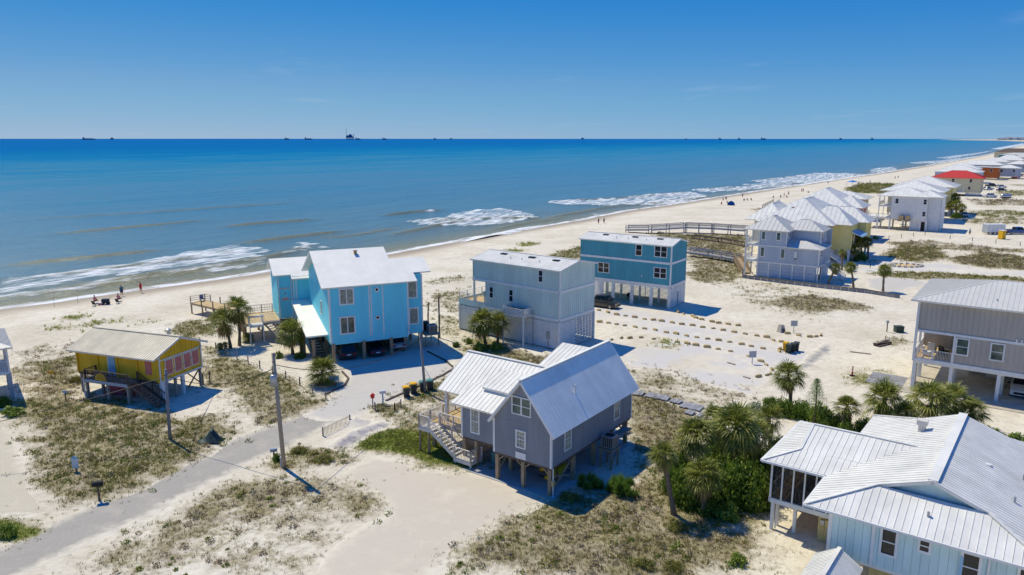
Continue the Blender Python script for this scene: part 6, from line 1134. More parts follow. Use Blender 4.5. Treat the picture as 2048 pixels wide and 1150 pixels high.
for i in range(9):
    for j in range(7):
        x, y = -.95+i*.24, -.7+j*.23; hgt = max(0, 1.15*(1-abs(x-.25)/1.1)*(1-abs(y)/.85)) + .14*math.sin(5*x+3*y) * (1 if 0 < j < 6 else .2) + .05; V.append((x + .08*math.sin(7*y), y, max(.03, hgt)))
b.add(V, [(i*7+j, (i+1)*7+j, (i+1)*7+j+1, i*7+j+1) for i in range(8) for j in range(6)]); b.obj('sheet', M['tarp'], t, True); MB().bar((.25,0,0),(.3,0,1.45),.06).obj('stake', M['sign_grey'], t)
p = G(1797, 664); t = thing('utility_cabinet', 'green utility cabinet beside the timber pile', 'cabinet', (p.x, p.y, 0)); MB().box(-.5,-.4,0,.5,.4,.75).obj('housing', M['bin_green'], t); MB().box(-.55,-.45,.75,.55,.45,.82).obj('lid', M['bin_green'], t); MB().box(-1.6,-.05,0,-1.5,.05,1.3).obj('meter_post', M['wood_dark'], t); MB().box(-1.7,-.1,1.2,-1.4,.1,1.55).obj('meter', M['galv'], t)
p = G(1563, 664); t = thing('upturned_box', 'upturned grey box lying on the sand near the sign', 'box', (p.x, p.y, .0), R(30)); b = MB(); b.add([(-.5,-.3,0),(.5,-.3,0),(.5,.4,.0),(-.5,.4,0),(-.25,-.1,1.0),(.3,-.1,.95),(.3,.35,.9),(-.25,.35,1.0)], [(3,2,1,0),(4,5,6,7),(0,1,5,4),(1,2,6,5),(2,3,7,6),(3,0,4,7)]); b.obj('shell', M['taupe'], t); MB().box(-.2,-.32,.1,.2,-.28,.5).obj('flap', M['bin_dark'], t)
p = G(1765, 690); t = thing('timber_pile', 'pile of dark timbers and boulders on the sand by the taupe house', 'timber', (p.x, p.y, 0), R(30)); t.scale = (.6,.6,.6)
for i, (y, z, a) in enumerate(((-.6,.15,0),(0,.15,4),(.6,.15,-5),(-.2,.42,8),(.3,.45,-3))): MB().bar((-2.2,y+.1*a,z),(2.0,y-.05*a,z+.04),.28).obj('timber', M['wood_dark'], t)
for i in range(4): bmx = bmesh.new(); bmesh.ops.create_icosphere(bmx, subdivisions=2, radius=.42); [setattr(v, 'co', v.co * random.uniform(.8,1.1)) for v in bmx.verts]; me = bpy.data.meshes.new('boulder'); bmx.to_mesh(me); bmx.free(); o = link('boulder', me, M['stone'], t); o.location = (1.2+.5*i, 1.0-.3*(i % 2), .3+.2*(i % 2))
for i, (a, c) in enumerate((((1700,703),(1742,708)),((1487,753),(1500,757)),((1455,725),(1470,729)),((1185,600),(1205,606)))):
    p, q = G(*a, .06), G(*c, .06); o = MB().bar(p, q, .22, .1).obj('loose_board', M['wood_grey'], None); tag(o, ('long grey board lying on sand left of the taupe house', 'short board lying among the sand logs below the sign', 'short board half buried left of the grey sign', 'board lying by the pickup')[i], 'board')

# ---------------------------------------------------------------- rows of short logs marking the parking
LOGS = {'back row of short tan logs nearest the teal house': [(63,108),(127,122),(187,138),(250,147),(315,157),(385,170),(447,176),(505,184),(580,195),(648,207),(723,214),(795,228),(870,236),(940,248),(1017,262),(1095,275),(1178,287),(1247,297),(1295,318),(1352,330)],
 'middle row of short tan logs across the sandy parking': [(67,190),(130,198),(187,207),(245,216),(318,226),(385,238),(460,247),(538,264),(607,273),(682,288),(753,299),(830,310),(907,320),(985,332),(1070,348),(1138,362),(1221,378)],
 'front row of short tan logs curving towards the palms': [(152,315),(222,303),(282,304),(360,300),(450,310),(617,333),(687,343),(746,354),(826,368),(904,382),(992,397),(1120,433),(1205,468),(1243,493),(1284,525),(1272,556),(1250,565),(1190,577)],
 'short logs leading away from the shaded teal house corner': [(620,120),(660,133),(727,150),(745,160),(786,172),(862,188),(908,197),(975,205),(1046,214)],
 'short logs scattered around the bins and the far grey sign': [(1395,272),(1473,285),(1551,295),(1596,293),(1631,284),(1340,383),(1337,398)]}
def log_tree(k):
    b = MB(); r = .17; pts = [(-.36,0,r*.8),(-.3,0,r*.85),(0,.02*k,r*.9),(.3,0,r*.85),(.36,0,r*.8)]; b.tube(pts, [r*.7,r,r*1.05,r,r*.75], 9); t = thing('log', '', 'log'); b.obj('trunk', M['log'], t, True)
    MB().tube([(.35,0,r*.8),(.372,0,r*.8)], r*.6, 9).obj('cut_end', M['log_end'], t); MB().tube([(0,0,.25),(.02,.0,.36)], [.05,.03], 6).obj('stub', M['log'], t); return t
protos = [log_tree(k) for k in range(3)]; used = [False]*3
for lab, pts in LOGS.items():
    for i, (x, y) in enumerate(pts):
        k = random.randrange(3); o = protos[k] if not used[k] else copy_tree(protos[k]); used[k] = True; p = G(1180 + x/3.531, 590 + y/3.531 + 1); a = pts[max(i-1,0)]; c = pts[min(i+1,len(pts)-1)]
        pa, pc = G(1180+a[0]/3.531, 590+a[1]/3.531), G(1180+c[0]/3.531, 590+c[1]/3.531); o.location = (p.x, p.y, -.02); o.rotation_euler = (0, 0, math.atan2(pc.y-pa.y, pc.x-pa.x) + random.uniform(-.5,.5) + .15); s = random.uniform(.75,1.2); o.scale = (s, s*random.uniform(.85,1.15), s)
        o['label'] = 'one of the ' + lab; o['category'] = 'log'; o['group'] = lab

# ---------------------------------------------------------------- boardwalks, decks, fences
def boardwalk(name, label, path, z, w=1.5, rail=1.0, sp=2.6, m='wood_grey', rails=(.5,)):
    pts = [Vector((p.x, p.y, 0)) for p in path]; t = thing(name, label, 'boardwalk', pts[0]); o0 = pts[0]; zz = z if hasattr(z, '__len__') else [z]*len(pts)
    for (a, za), (b, zb) in zip(zip(pts, zz), list(zip(pts, zz))[1:]):
        d = (b-a); L = d.length; u = d.normalized(); n = Vector((-u.y, u.x, 0)); A = a - o0 + Vector((0,0,za)); B = b - o0 + Vector((0,0,zb)); dk = MB(); dk.prism([A-n*w/2, B-n*w/2, B+n*w/2, A+n*w/2], (0,0,-.12)); [dk.prism([A+n*s*w/2-Vector((0,0,.02)), B+n*s*w/2-Vector((0,0,.02)), B+n*s*(w/2+.06)-Vector((0,0,.02)), A+n*s*(w/2+.06)-Vector((0,0,.02))], (0,0,-.32)) for s in (-1,1)]; dk.obj('deck', M[m], t); rl = MB()
        for s in (-1, 1):
            for r in (rail,) + rails: rl.bar(A+n*s*w/2+Vector((0,0,r)), B+n*s*w/2+Vector((0,0,r)), .06, .16)
        rl.obj('rail', M[m], t); k = max(1, int(L/sp))
        for i in range(k+1):
            q = A + (B-A)*i/k
            for s in (-1, 1): e = q + n*s*w/2; MB().box(e.x-.08,e.y-.08,-.4,e.x+.08,e.y+.08,q.z+rail+.05).obj('post', M[m], t)
    return t
boardwalk('dune_boardwalk', 'long raised boardwalk with white-grey rails crossing the dunes to the beach', Gs([(1254,464),(1300,467),(1370,465),(1425,467),(1492,472)]), (.8,1.2,1.6,1.6,1.6), 2.0, 1.0, 3.4, 'plank_grey')
boardwalk('dune_boardwalk', 'grey boardwalk running from the teal house side to the lilac house', Gs([(1376,512),(1420,518),(1474,527)]), 1.0, 1.5, .9, 3.2, 'plank_grey')
boardwalk('dune_boardwalk', 'low dark boardwalk with bare posts between the other two', Gs([(1386,478),(1440,485),(1492,494)]), .35, 1.2, .7, 3.2, 'wood_dark', ())
boardwalk('beach_stair', 'pale stair walk from the grey boardwalk down beside the lilac house', Gs([(1474,527),(1492,548)]), (1.2,.3), 1.4, .9, 1.5, 'wood_pile')
boardwalk('dune_boardwalk', 'small raised deck end with rails in front of the white roofs', Gs([(1530,425),(1552,418)]), (1.6,2.4), 2.0, 1.0, 2.0)
def beach_deck():
    a, b = G(382,626), G(440,640); u = (b-a).normalized(); t = thing('beach_deck', 'wooden dune deck on posts with bench and rails left of the palms', 'deck', a, math.atan2(u.y, u.x)); L = (b-a).length + 1.5; z = 1.55
    deck_boards(t, 0, L, 0, 2.4, z, 'wood_tan', 'y', .3); posts(t, [(.1,.1),(L*.33,.1),(L*.66,.1),(L-.1,.1),(.1,2.3),(L*.5,2.3),(L-.1,2.3)], -.4, z-.03, .16, 'wood_pile'); posts(t, [(L*.33,0),(L*.66,0),(L-.1,0),(L*.45,2.35),(L*.8,2.35)], z-.3, z+.95, .12, 'wood_pile', 'rail_post'); railing(t, [(.05,0,z),(.05,2.35,z),(1.4,2.35,z)], .9, 'wood_grey', 0, .1, (.35,.62)) if False else railing(t, [(.05,.05,z),(.05,2.35,z),(1.5,2.35,z)], .9, 'wood_grey', 9, .1, (.3,.6))
    b_ = MB(); b_.box(L-1.6,1.9,z+.4,L-.2,2.3,z+.46); b_.box(L-1.6,2.3,z+.4,L-.2,2.36,z+.9); bb = b_.obj('bench', M['wood_dark'], t); [MB().box(x-.04,1.95,z,x+.04,2.25,z+.4).obj('leg', M['wood_dark'], bb) for x in (L-1.5, L-.3)]
    stairs(t, (L*.55,2.4,z), (L*.2,2.4,.1), (0,1,0), 1.0, 'wood_pile', 7)
    ch = thing('deck_chair', 'blue folding chair standing on the dune deck end', 'chair', t.matrix_basis @ Vector((.7,1.5,z)), R(40)); MB().box(-.28,-.28,.38,.28,.28,.44).obj('seat', M['car_blue'], ch); MB().box(-.28,.24,.44,.28,.3,.95).obj('backrest', M['car_blue'], ch); [MB().box(a_-.025,e_-.025,0,a_+.025,e_+.025,.38).obj('leg', M['dark_metal'], ch) for a_ in (-.25,.25) for e_ in (-.25,.25)]
beach_deck()
def retaining():
    t = thing('retaining_wall', 'low weathered plank retaining wall along the lilac house lot', 'wall', (0,0,0)); path = Gs([(1484,556),(1560,566),(1650,577),(1730,586),(1800,597)])
    for a, b in zip(path, path[1:]):
        L = (b-a).length; k = max(1, int(L/1.1)); 
        for i in range(k): p, q = a+(b-a)*(i+.03)/k, a+(b-a)*(i+.97)/k; MB().prism([p, q, q+Vector((0,0,.55)), p+Vector((0,0,.55))], (0,.1,0)).obj('plank', M['plank_grey'], t)
        MB().bar(a+Vector((0,0,.6)), b+Vector((0,0,.6)), .25, .08).obj('cap_rail', M['wood_dark'], t)
retaining()
def walkway():
    t = thing('plank_walkway', 'broken grey plank walkway lying on the dune right of the grey cottage', 'walkway', (0,0,0))
    def run(a, b, k, w, skip=()):
        a, b = G(*a), G(*b); u = (b-a).normalized(); n = Vector((-u.y,u.x,0)); L = (b-a).length/k
        for i in range(k):
            if i in skip: continue
            p = a + u*L*i; j = random.uniform(-.06,.06); z = hz(p.x, p.y)+.06; q = [p-n*(w/2+j), p+u*L*.96-n*(w/2+j), p+u*L*.96+n*(w/2-j), p+n*(w/2-j)]; MB().prism([Vector((v.x, v.y, z+.1+random.uniform(-.01,.02))) for v in q], (0,0,-.08)).obj('plank', M['plank_grey'], t)
    run((1262,787), (1338,800), 12, 1.3, (4,)); run((1342,803), (1362,808), 3, 1.0); run((1364,812), (1404,820), 7, 1.5); run((1372,827), (1404,834), 4, 1.1, (2,))
walkway()
def fence(label, path, h=1.0, sp=1.8, m='wood_grey', wires=(.35,.7,.95), slats=0):
    t = thing('wire_fence' if not slats else 'sand_fence', label, 'fence', (0,0,0)); pts = Gs(path)
    for a, b in zip(pts, pts[1:]):
        L = (b-a).length; k = max(1, int(L/sp))
        for i in range(k+1): p = a+(b-a)*i/k; z = hz(p.x, p.y); MB().box(p.x-.05,p.y-.05,z-.3,p.x+.05,p.y+.05,z+h).obj('post', M[m], t)
        w = MB()
        for q in wires: w.bar(a+Vector((0,0,q)), b+Vector((0,0,q)), .012)
        w.obj('wire', M['wire'], t)
        if slats:
            s = MB(); kk = int(L/slats)
            for i in range(kk): p = a+(b-a)*(i+.5)/kk; s.box(p.x-.018,p.y-.012,.02,p.x+.018,p.y+.012,h*.95)
            s.obj('slats', M['wood_pile'], t)
fence('thin slatted sand fence along the road below the gravel heap', [(646,872),(700,846)], .8, 3, slats=.16, wires=(.65,)); fence('thin slatted sand fence beside the drive entrance mailboxes', [(750,822),(790,824),(802,816)], .8, 2.2, slats=.14, wires=(.3,.65)); fence('wire fence on wooden posts along the dune path left of the blue house', [(432,700),(520,738),(600,772),(652,800)], .9, 2.2)
fence('low post and wire fence before the white unfinished house', [(1752,482),(1850,470),(1900,478),(2040,492)], 1.0, 5.0, 'wood_dark'); fence('low post fence behind the small palms', [(1690,540),(1740,536),(1800,534)], .8, 2.5, 'wood_dark'); fence('dark post fence beside the yellow house gable', [(407,770),(420,765)], 1.2, 2.0, 'wood_dark'); fence('dark rail fence in front of the red-roofed house', [(1905,405),(1960,404),(2060,404)], 1.1, 4, 'wood_dark')
def kerb(label, path, m='wood_dark', h=.16):
    t = thing('timber_kerb', label, 'kerb', (0,0,0)); pts = Gs(path)
    for a, b in zip(pts, pts[1:]): MB().bar(a+Vector((0,0,h/2)), b+Vector((0,0,h/2)), .2, h).obj('timber', M[m], t)
kerb('dark timber edging along the near side of the gravel drive', [(772,803),(812,785),(850,768),(885,752),(908,738)]); kerb('dark timber edging round the palm bed at the drive', [(650,790),(690,772),(697,758),(684,744)]); kerb('timber edging of the shaded planting bed right of the blue house', [(855,704),(890,722),(905,735)])
o = sheet('fabric_mat', [(655,897),(690,872),(740,850),(775,842),(780,850),(742,868),(704,892),(684,902)], M['cloth_mat'], .04, rag=.2); del o['kind']; tag(o, 'weathered grey fabric mat lying on sand beside the road', 'mat')
# gravel heap at the end of the sand fence
b = MB(); V = []
for i in range(9):
    for j in range(12): r = 1.3*i/8; a = 2*math.pi*j/12; V.append((r*math.cos(a)*1.2, r*math.sin(a), max(0, .55*(1-i/8)**1.2 + .06*random.uniform(-1,1)*(i < 8))))
b.add(V, [(i*12+j, (i+1)*12+j, (i+1)*12+(j+1) % 12, i*12+(j+1) % 12) for i in range(8) for j in range(12)]); o = b.obj('gravel_heap', M['gravel'], None, True); p = G(712, 846); o.location = p; tag(o, 'small grey gravel heap at the end of the roadside sand fence', 'gravel heap')
# concrete apron of the left drive: slabs with joints
def apron():
    t = sheet('concrete_drive', [(-40,850),(12,858),(34,884),(48,930),(92,980),(165,1008),(120,1030),(70,1054),(0,1086),(-60,1110),(-120,1000)], M['slab'], .022, rag=.25)
apron()
# stair of stones round the small planting islands far right
def ring(label, px, py, r, n, m='stone'):
    c = G(px, py); t = thing('planting_ring', label, 'planter', c)
    for i in range(n): a = 2*math.pi*i/n; o = MB().cbox((r*1.6*math.cos(a), r*math.sin(a), .15), .6, .4, .34).obj('stone', M[m], t)
    MB().tube([(0,0,.0),(0,0,.14)], r*.95, 16).obj('bed', M['wood_tan'], t); MB().tube([(0,0,.14),(.1,0,1.0)], [.12,.08], 6).obj('post', M['sign_grey'], t)
ring('oval stone-edged planting island on the sand drive', 1812, 532, 1.9, 16); ring('stone-edged bed by the curved stair of the yellow house', 1738, 524, 1.2, 12)
# ---------------------------------------------------------------- people and beach things
def skin_mesh(name, verts, edges, radii, root=0):
    me = bpy.data.meshes.new(name); me.from_pydata(verts, edges, []); o = bpy.data.objects.new(name, me); COL.objects.link(o); sm = o.modifiers.new('skin', 'SKIN'); sm.use_smooth_shade = True
    for i, r in enumerate(radii): me.skin_vertices[0].data[i].radius = (r, r); me.skin_vertices[0].data[i].use_root = (i == root)
    o.modifiers.new('sub', 'SUBSURF').levels = 1; dg = bpy.context.evaluated_depsgraph_get(); res = bpy.data.meshes.new_from_object(o.evaluated_get(dg)); bpy.data.objects.remove(o); res.name = name; return res
J = dict(pel=(0,0,.95), wst=(0,0,1.1), chs=(0,0,1.34), nck=(0,0,1.5), hd1=(0,-.01,1.6), hd2=(0,-.01,1.73))
def pose(kind):
    V = [(0,0,.95),(0,0,1.12),(0,0,1.36),(0,0,1.5),(0,-.015,1.6),(0,-.015,1.72)]; Rr = [.15,.14,.16,.06,.085,.09]; E = [(0,1),(1,2),(2,3),(3,4),(4,5)]
    for s in (-1, 1):
        if kind == 'stand': pts = [((s*.1,0,.88),.1),((s*.12,-.03,.5),.07),((s*.13,.02,.1),.045),((s*.14,-.12,.04),.04)]; arm = [((s*.2,0,1.42),.065),((s*.27,.03,1.14),.048),((s*.26,-.06,.9),.035),((s*.26,-.1,.8),.035)]
        elif kind == 'fish': pts = [((s*.12,0,.88),.1),((s*.17,-.05*s,.5),.07),((s*.2,.04,.1),.045),((s*.21,-.1,.04),.04)]; arm = [((s*.2,0,1.42),.065),((s*.26,-.12,1.18),.048),((s*.12,-.34,1.2),.035),((s*.09,-.42,1.22),.035)]
        else: pts = [((s*.1,0,.9),.1),((s*.13,-.38,1.02),.075),((s*.13,-.62,.72),.05),((s*.13,-.74,.68),.04)]; arm = [((s*.2,0,1.42),.065),((s*.28,-.08,1.16),.048),((s*.2,-.32,1.1),.035),((s*.18,-.4,1.08),.035)]
        for ch, st in ((pts, 0), (arm, 2)):
            pr = st
            for q, r in ch: V.append(q); Rr.append(r); E.append((pr, len(V)-1)); pr = len(V)-1
    return V, E, Rr
BODY = {k: skin_mesh('person_body_' + k, *pose(k)) for k in ('stand', 'fish', 'sit')}
def shirt_mb(kind):
    b = MB(); b.tube([(0,0,.93),(0,0,1.1),(0,0,1.34),(0,0,1.47)], [.19,.185,.2,.1], 10)
    for s in (-1, 1): b.tube([(s*.15,0,1.42),(s*.27,.01 if kind == 'stand' else -.06,1.2)], [.1,.085], 8)
    return b
def shorts_mb(kind):
    b = MB(); b.tube([(0,0,.82),(0,0,1.0)], [.2,.19], 10)
    for s in (-1, 1): b.tube([(s*.1,0,.9),(s*.12,-.03,.5) if kind != 'sit' else (s*.13,-.34,1.0)], [.125,.11], 8)
    return b
CLO = {k: (shirt_mb(k), shorts_mb(k)) for k in BODY}; CLM = {}
def person(label, px, py, kind, shirt, shorts, rz, z=0.0, group=None):
    p = G(px, py); g = hz(p.x, p.y); p = G(px, py, g); t = thing('person', label, 'person', (p.x, p.y, max(g, SEA_Z-.3)), R(rz), group)
    if kind == 'sit': t.location.z -= .62
    link('body', BODY[kind], M['skin'], t)
    for nm, mb, m in (('shirt', CLO[kind][0], shirt), ('shorts', CLO[kind][1], shorts)):
        if (kind, nm, m) not in CLM: o = mb.obj(nm, M[m], t, True); CLM[(kind, nm, m)] = o.data
        else: link(nm, CLM[(kind, nm, m)], None, t)
    if 'hair' not in CLM: b = MB(); b.tube([(0,.015,1.62),(0,.02,1.72),(0,.01,1.8),(0,0,1.84)], [.085,.108,.085,.02], 10); CLM['hair'] = b.obj('hair', M['hair'], t, True).data
    else: link('hair', CLM['hair'], None, t)
    return t
man = person('person in red shirt and red shorts fishing at the water edge', 282, 584, 'fish', 'shirt_red', 'shirt_red', 160)
r_ = MB(); r_.tube([(.08,-.4,1.1),(.0,-1.0,2.0),(-.05,-2.2,3.6)], [.018,.014,.006], 6); o = r_.obj('fishing_rod', M['shirt_white'], None); o.location = man.location; o.rotation_euler = man.rotation_euler; tag(o, 'long fishing rod held by the person in red', 'fishing rod')
person('person in teal shirt standing beside the beach chairs', 244, 591, 'stand', 'shirt_teal', 'shorts_navy', 20)
def beach_chair(label, px, py, rz, m):
    p = G(px, py, -.1); g = hz(p.x, p.y); t = thing('beach_chair', label, 'chair', (p.x, p.y, g), R(rz)); MB().box(-.28,-.3,.22,.28,.25,.27).obj('seat', M[m], t); b = MB(); b.prism([(-.28,.22,.25),(.28,.22,.25),(.28,.5,.85),(-.28,.5,.85)], (0,.04,0)); b.obj('backrest', M[m], t); [MB().bar((a,e,0),(a,e,.24),.04).obj('leg', M['galv'], t) for a in (-.26,.26) for e in (-.26,.22)]
for i, (x, y, rz) in enumerate(((190,605,170),(237,601,170))): beach_chair(('left', 'right')[i] + ' low beach chair of the fishing group', x, y, rz, 'shirt_dark'); person(('left', 'right')[i] + ' person sitting low in a beach chair of the fishing group', x, y, 'sit', 'shirt_pink', 'shirt_dark', rz)
p = G(211, 603, -.1); t = thing('beach_cart', 'dark blue beach cart between the two beach chairs', 'cart', (p.x, p.y, hz(p.x,p.y)), R(10)); MB().box(-.5,-.35,.3,.5,.35,.9).obj('tub', M['shorts_navy'], t); MB().bar((.5,0,.8),(.9,0,1.2),.05).obj('handle', M['dark_metal'], t); [MB().tube([(x,y-.05,.2),(x,y+.05,.2)], .2, 12).obj('wheel', M['rubber'], t) for x in (-.35,.35) for y in (-.38,.38)]
p = G(201, 604, -.1); t = thing('cooler', 'small pinkish cooler box beside the left beach chair', 'cooler', (p.x, p.y, hz(p.x,p.y)), R(10)); MB().box(-.3,-.2,0,.3,.2,.32).obj('box', M['shirt_pink'], t); MB().box(-.32,-.22,.32,.32,.22,.4).obj('lid', M['shirt_white'], t)
for i, (x, y) in enumerate(((108,607),(155,600))): p = G(x, y, -.3); b = MB(); b.tube([(0,0,0),(.05,0,1.6),(.12,.1,3.6)], [.025,.016,.006], 6); o = b.obj('surf_rod', M['wire'], None); o.location = (p.x, p.y, hz(p.x,p.y)-.1); tag(o, ('left', 'right')[i] + ' surf fishing rod standing upright in the sand', 'fishing rod')
FAR = [(1197,448,'stand','shirt_dark','left of two people walking along the waterline behind the boardwalk'),(1208,447,'stand','shirt_teal','right of two people walking along the waterline behind the boardwalk'),(1446,402,'stand','shirt_white','person in pale clothes standing left of the blue tent'),(1452,401,'stand','shirt_dark','person in dark clothes standing just left of the blue tent'),(1443,409,'sit','shirt_red','person in red sitting on sand left of the tent'),(1454,407,'sit','shirt_pink','person in pink sitting against the tent'),(1485,395,'stand','shorts_navy','person wading alone right of the tent'),(1488,402,'sit','shirt_dark','left of three people sitting in a row on the sand'),(1494,401,'sit','shirt_white','middle of three people sitting in a row on the sand'),(1502,401,'sit','shirt_dark','right of three people sitting in a row on the sand'),(1547,396,'sit','shirt_red','person reclining in a red chair'),(1561,395,'sit','shirt_dark','person sitting left in the group above the white roofs'),(1568,394,'stand','shirt_red','person standing in the group above the white roofs'),(1573,395,'sit','shirt_pink','person sitting right in the group above the white roofs'),(1577,390,'stand','shirt_white','person in white walking near the waterline above the roofs'),(1603,384,'stand','shirt_red','left person in red at the waterline beyond the roofs'),(1606,384,'stand','shirt_dark','right person in dark at the waterline beyond the roofs'),(1616,386,'sit','shirt_dark','person sitting beside the two at the waterline'),(1656,368,'stand','shorts_navy','person standing in the shallows before the blue canopy'),(1717,369,'stand','shirt_pink','person standing right of the blue canopy'),(1726,368,'sit','shirt_red','person sitting right of the blue canopy'),(1740,366,'stand','shirt_dark','person standing farther right of the blue canopy'),(1790,358,'stand','shirt_red','person in red far down the beach'),(1796,357,'stand','shirt_dark','person in dark beside the far red one'),(1939,470,'stand','sign_blue','worker in blue walking across the sand near the trailer')]
for x, y, k, m, l in FAR: person(l, x, y, k, m, 'shorts_navy', random.uniform(0,360))
p = G(1462, 410); t = thing('beach_tent', 'bright blue dome tent on the beach', 'tent', (p.x, p.y, hz(p.x,p.y)), R(-40)); b = MB(); V = []
for i in range(6):
    for j in range(9): a = R(90*i/5); c = math.pi*j/8; V.append((1.5*math.cos(a)*math.cos(c), 1.2*math.cos(a)*math.sin(c), 1.7*math.sin(a)))
b.add(V, [(i*9+j, i*9+j+1, (i+1)*9+j+1, (i+1)*9+j) for i in range(5) for j in range(8)]); b.obj('shell', M['tent_blue'], t, True); MB().prism([(-1.4,0,.02),(1.4,0,.02),(1.2,-.9,.02),(-1.2,-.9,.02)], (0,0,.03)).obj('groundsheet', M['car_blue'], t)
p = G(1704, 373); t = thing('beach_canopy', 'blue pop-up canopy far along the beach', 'canopy', (p.x, p.y, 0), R(20)); b = MB(); b.add([(-2,-2,2.4),(2,-2,2.4),(2,2,2.4),(-2,2,2.4),(0,0,3.4)], [(0,1,4),(1,2,4),(2,3,4),(3,0,4)]); b.obj('top', M['tent_blue'], t); [MB().box(x-.05,y-.05,0,x+.05,y+.05,2.4).obj('leg', M['galv'], t) for x in (-1.9,1.9) for y in (-1.9,1.9)]

# ---------------------------------------------------------------- ships and rigs on the horizon
def ship(label, px, w, D=17000):
    p = at_depth(px, 278, D); L = w * D / FPX; t = thing('cargo_ship', label, 'ship', (p.x, D, SEA_Z)); b = MB(); b.add([(-L/2,-12,0),(L/2-L*.06,-12,0),(L/2,0,0),(L/2-L*.06,12,0),(-L/2,12,0),(-L/2,-14,22),(L/2-L*.05,-14,22),(L/2+L*.02,0,26),(L/2-L*.05,14,22),(-L/2,14,22)], [(4,3,2,1,0),(5,6,7,8,9),(0,1,6,5),(1,2,7,6),(2,3,8,7),(3,4,9,8),(4,0,5,9)]); b.obj('hull', M['ship'], t)
    MB().box(-L*.46,-10,22,-L*.34,10,48).obj('bridge', M['ship'], t); MB().box(-L*.44,-4,48,-L*.41,4,60).obj('funnel', M['ship'], t); [MB().box(-L*.28+i*L*.16,-8,22,-L*.28+i*L*.16+L*.1,8,32).obj('cargo', M['ship'], t) for i in range(4)]
def rig(label, px, w, D=15000, mast=False):
    p = at_depth(px, 279, D); s = w * D / FPX; t = thing('oil_platform', label, 'platform', (p.x, D, SEA_Z)); [MB().bar((x*s*.42,y*s*.2,-5),(x*s*.36,y*s*.18,s*.35), s*.06).obj('leg', M['ship'], t) for x in (-1,-.33,.33,1) for y in (-1,1)]; MB().box(-s/2,-s*.25,s*.28,s/2,s*.25,s*.4).obj('deck', M['ship'], t); MB().box(-s*.4,-s*.2,s*.4,s*.3,s*.2,s*.58).obj('module', M['ship'], t); MB().box(-s*.1,-s*.15,s*.58,s*.2,s*.15,s*.72).obj('upper_module', M['ship'], t); MB().bar((s*.42,0,s*.4),(s*.6,0,s*.75), s*.05).obj('crane', M['ship'], t)
    if mast: MB().bar((-s*.46,0,s*.4),(-s*.46,0,s*1.45), s*.035).obj('flare_mast', M['ship'], t)
for px, w, l in ((178,26,'longest ship on the horizon at the far left'),(574,9,'small ship, left of the pair left of the big oil platform'),(617,15,'longer ship, right of the pair left of the big oil platform'),(716,10,'small ship just right of the big oil platform'),(769,8,'ship alone right of the big oil platform'),(870,5,'tiny ship left of the slender platform'),(1440,5,'tiny ship between the two right-hand platforms'),(1527,10,'low ship on the horizon right of centre')): ship(l, px, w)
for px, w, l, m in ((700,15,'big oil platform with a tall flare mast on the horizon',True),(224,6,'small platform right of the longest ship',False),(902,5,'slender little platform above the middle of the sea',False),(1165,6,'small platform above the foam right of centre',False),(1372,4,'tiny platform, left of the right-hand three',False),(1478,5,'tiny platform, middle of the right-hand three',True),(1681,5,'tiny platform near the right end of the sea horizon',False),(1744,5,'rightmost tiny platform on the sea horizon',True)): rig(l, px, w, mast=m)

# ---------------------------------------------------------------- palms and shrubs
def palm_crown(seed, n=64, dead=False, lo=-35, hi=82, ragged=1.0):
    rd = random.Random(seed); V = []; F = []
    for k in range(n):
        az = k*2.39996 + rd.uniform(-.25,.25); el = R((hi + (lo-hi)*((k+.5)/n)**.9) + rd.uniform(-9,9)) if not dead else R(rd.uniform(-82,-55)); ln = rd.uniform(.85,1.12) * ragged; d = Vector((math.cos(az)*math.cos(el), math.sin(az)*math.cos(el), math.sin(el))); side = Vector((-math.sin(az), math.cos(az), 0)); up = side.cross(d).normalized() * -1
        if up.z < 0: up = -up
        p0 = Vector((0,0,rd.uniform(-.12,.08))); hub = p0 + d*.42*ln - Vector((0,0,.05)); i = len(V); V += [p0-side*.012, p0+side*.012, hub+side*.01, hub-side*.01]; F.append((i,i+1,i+2,i+3)); twist = rd.uniform(-.4,.4); s2 = (side*math.cos(twist) + up*math.sin(twist)).normalized()
        B = 13
        for b in range(B):
            a = R(-88 + 176*b/(B-1)) + rd.uniform(-.05,.05); dr = (d*math.cos(a) + s2*math.sin(a)).normalized(); L = ln*(.36 + .24*math.cos(a)) * rd.uniform(.88,1.1); w = .042; cr = dr.cross(up).normalized()*w; fold = up*.02; m_ = hub + dr*L*.55 + up*.015 - Vector((0,0,.02)); tip = hub + dr*L - Vector((0,0,L*rd.uniform(.14,.42)))
            i = len(V); V += [hub, m_-cr*.5+fold, tip, m_+cr*.5+fold]; F.append((i,i+1,i+2,i+3))
    me = bpy.data.meshes.new('palm_crown'); me.from_pydata(V, [], F); return me
CROWNS = [palm_crown(s, 50+6*s, False, -30-8*(s % 3), 84) for s in range(6)]; DEAD = [palm_crown(50+s, 16, True) for s in range(3)]; RAG = palm_crown(77, 9, False, -70, 20, .9)
for me in CROWNS: me.materials.append(M['palm_leaf'])
for me in DEAD: me.materials.append(M['palm_dead'])
RAG.materials.append(M['palm_dead'])
_n = [0]
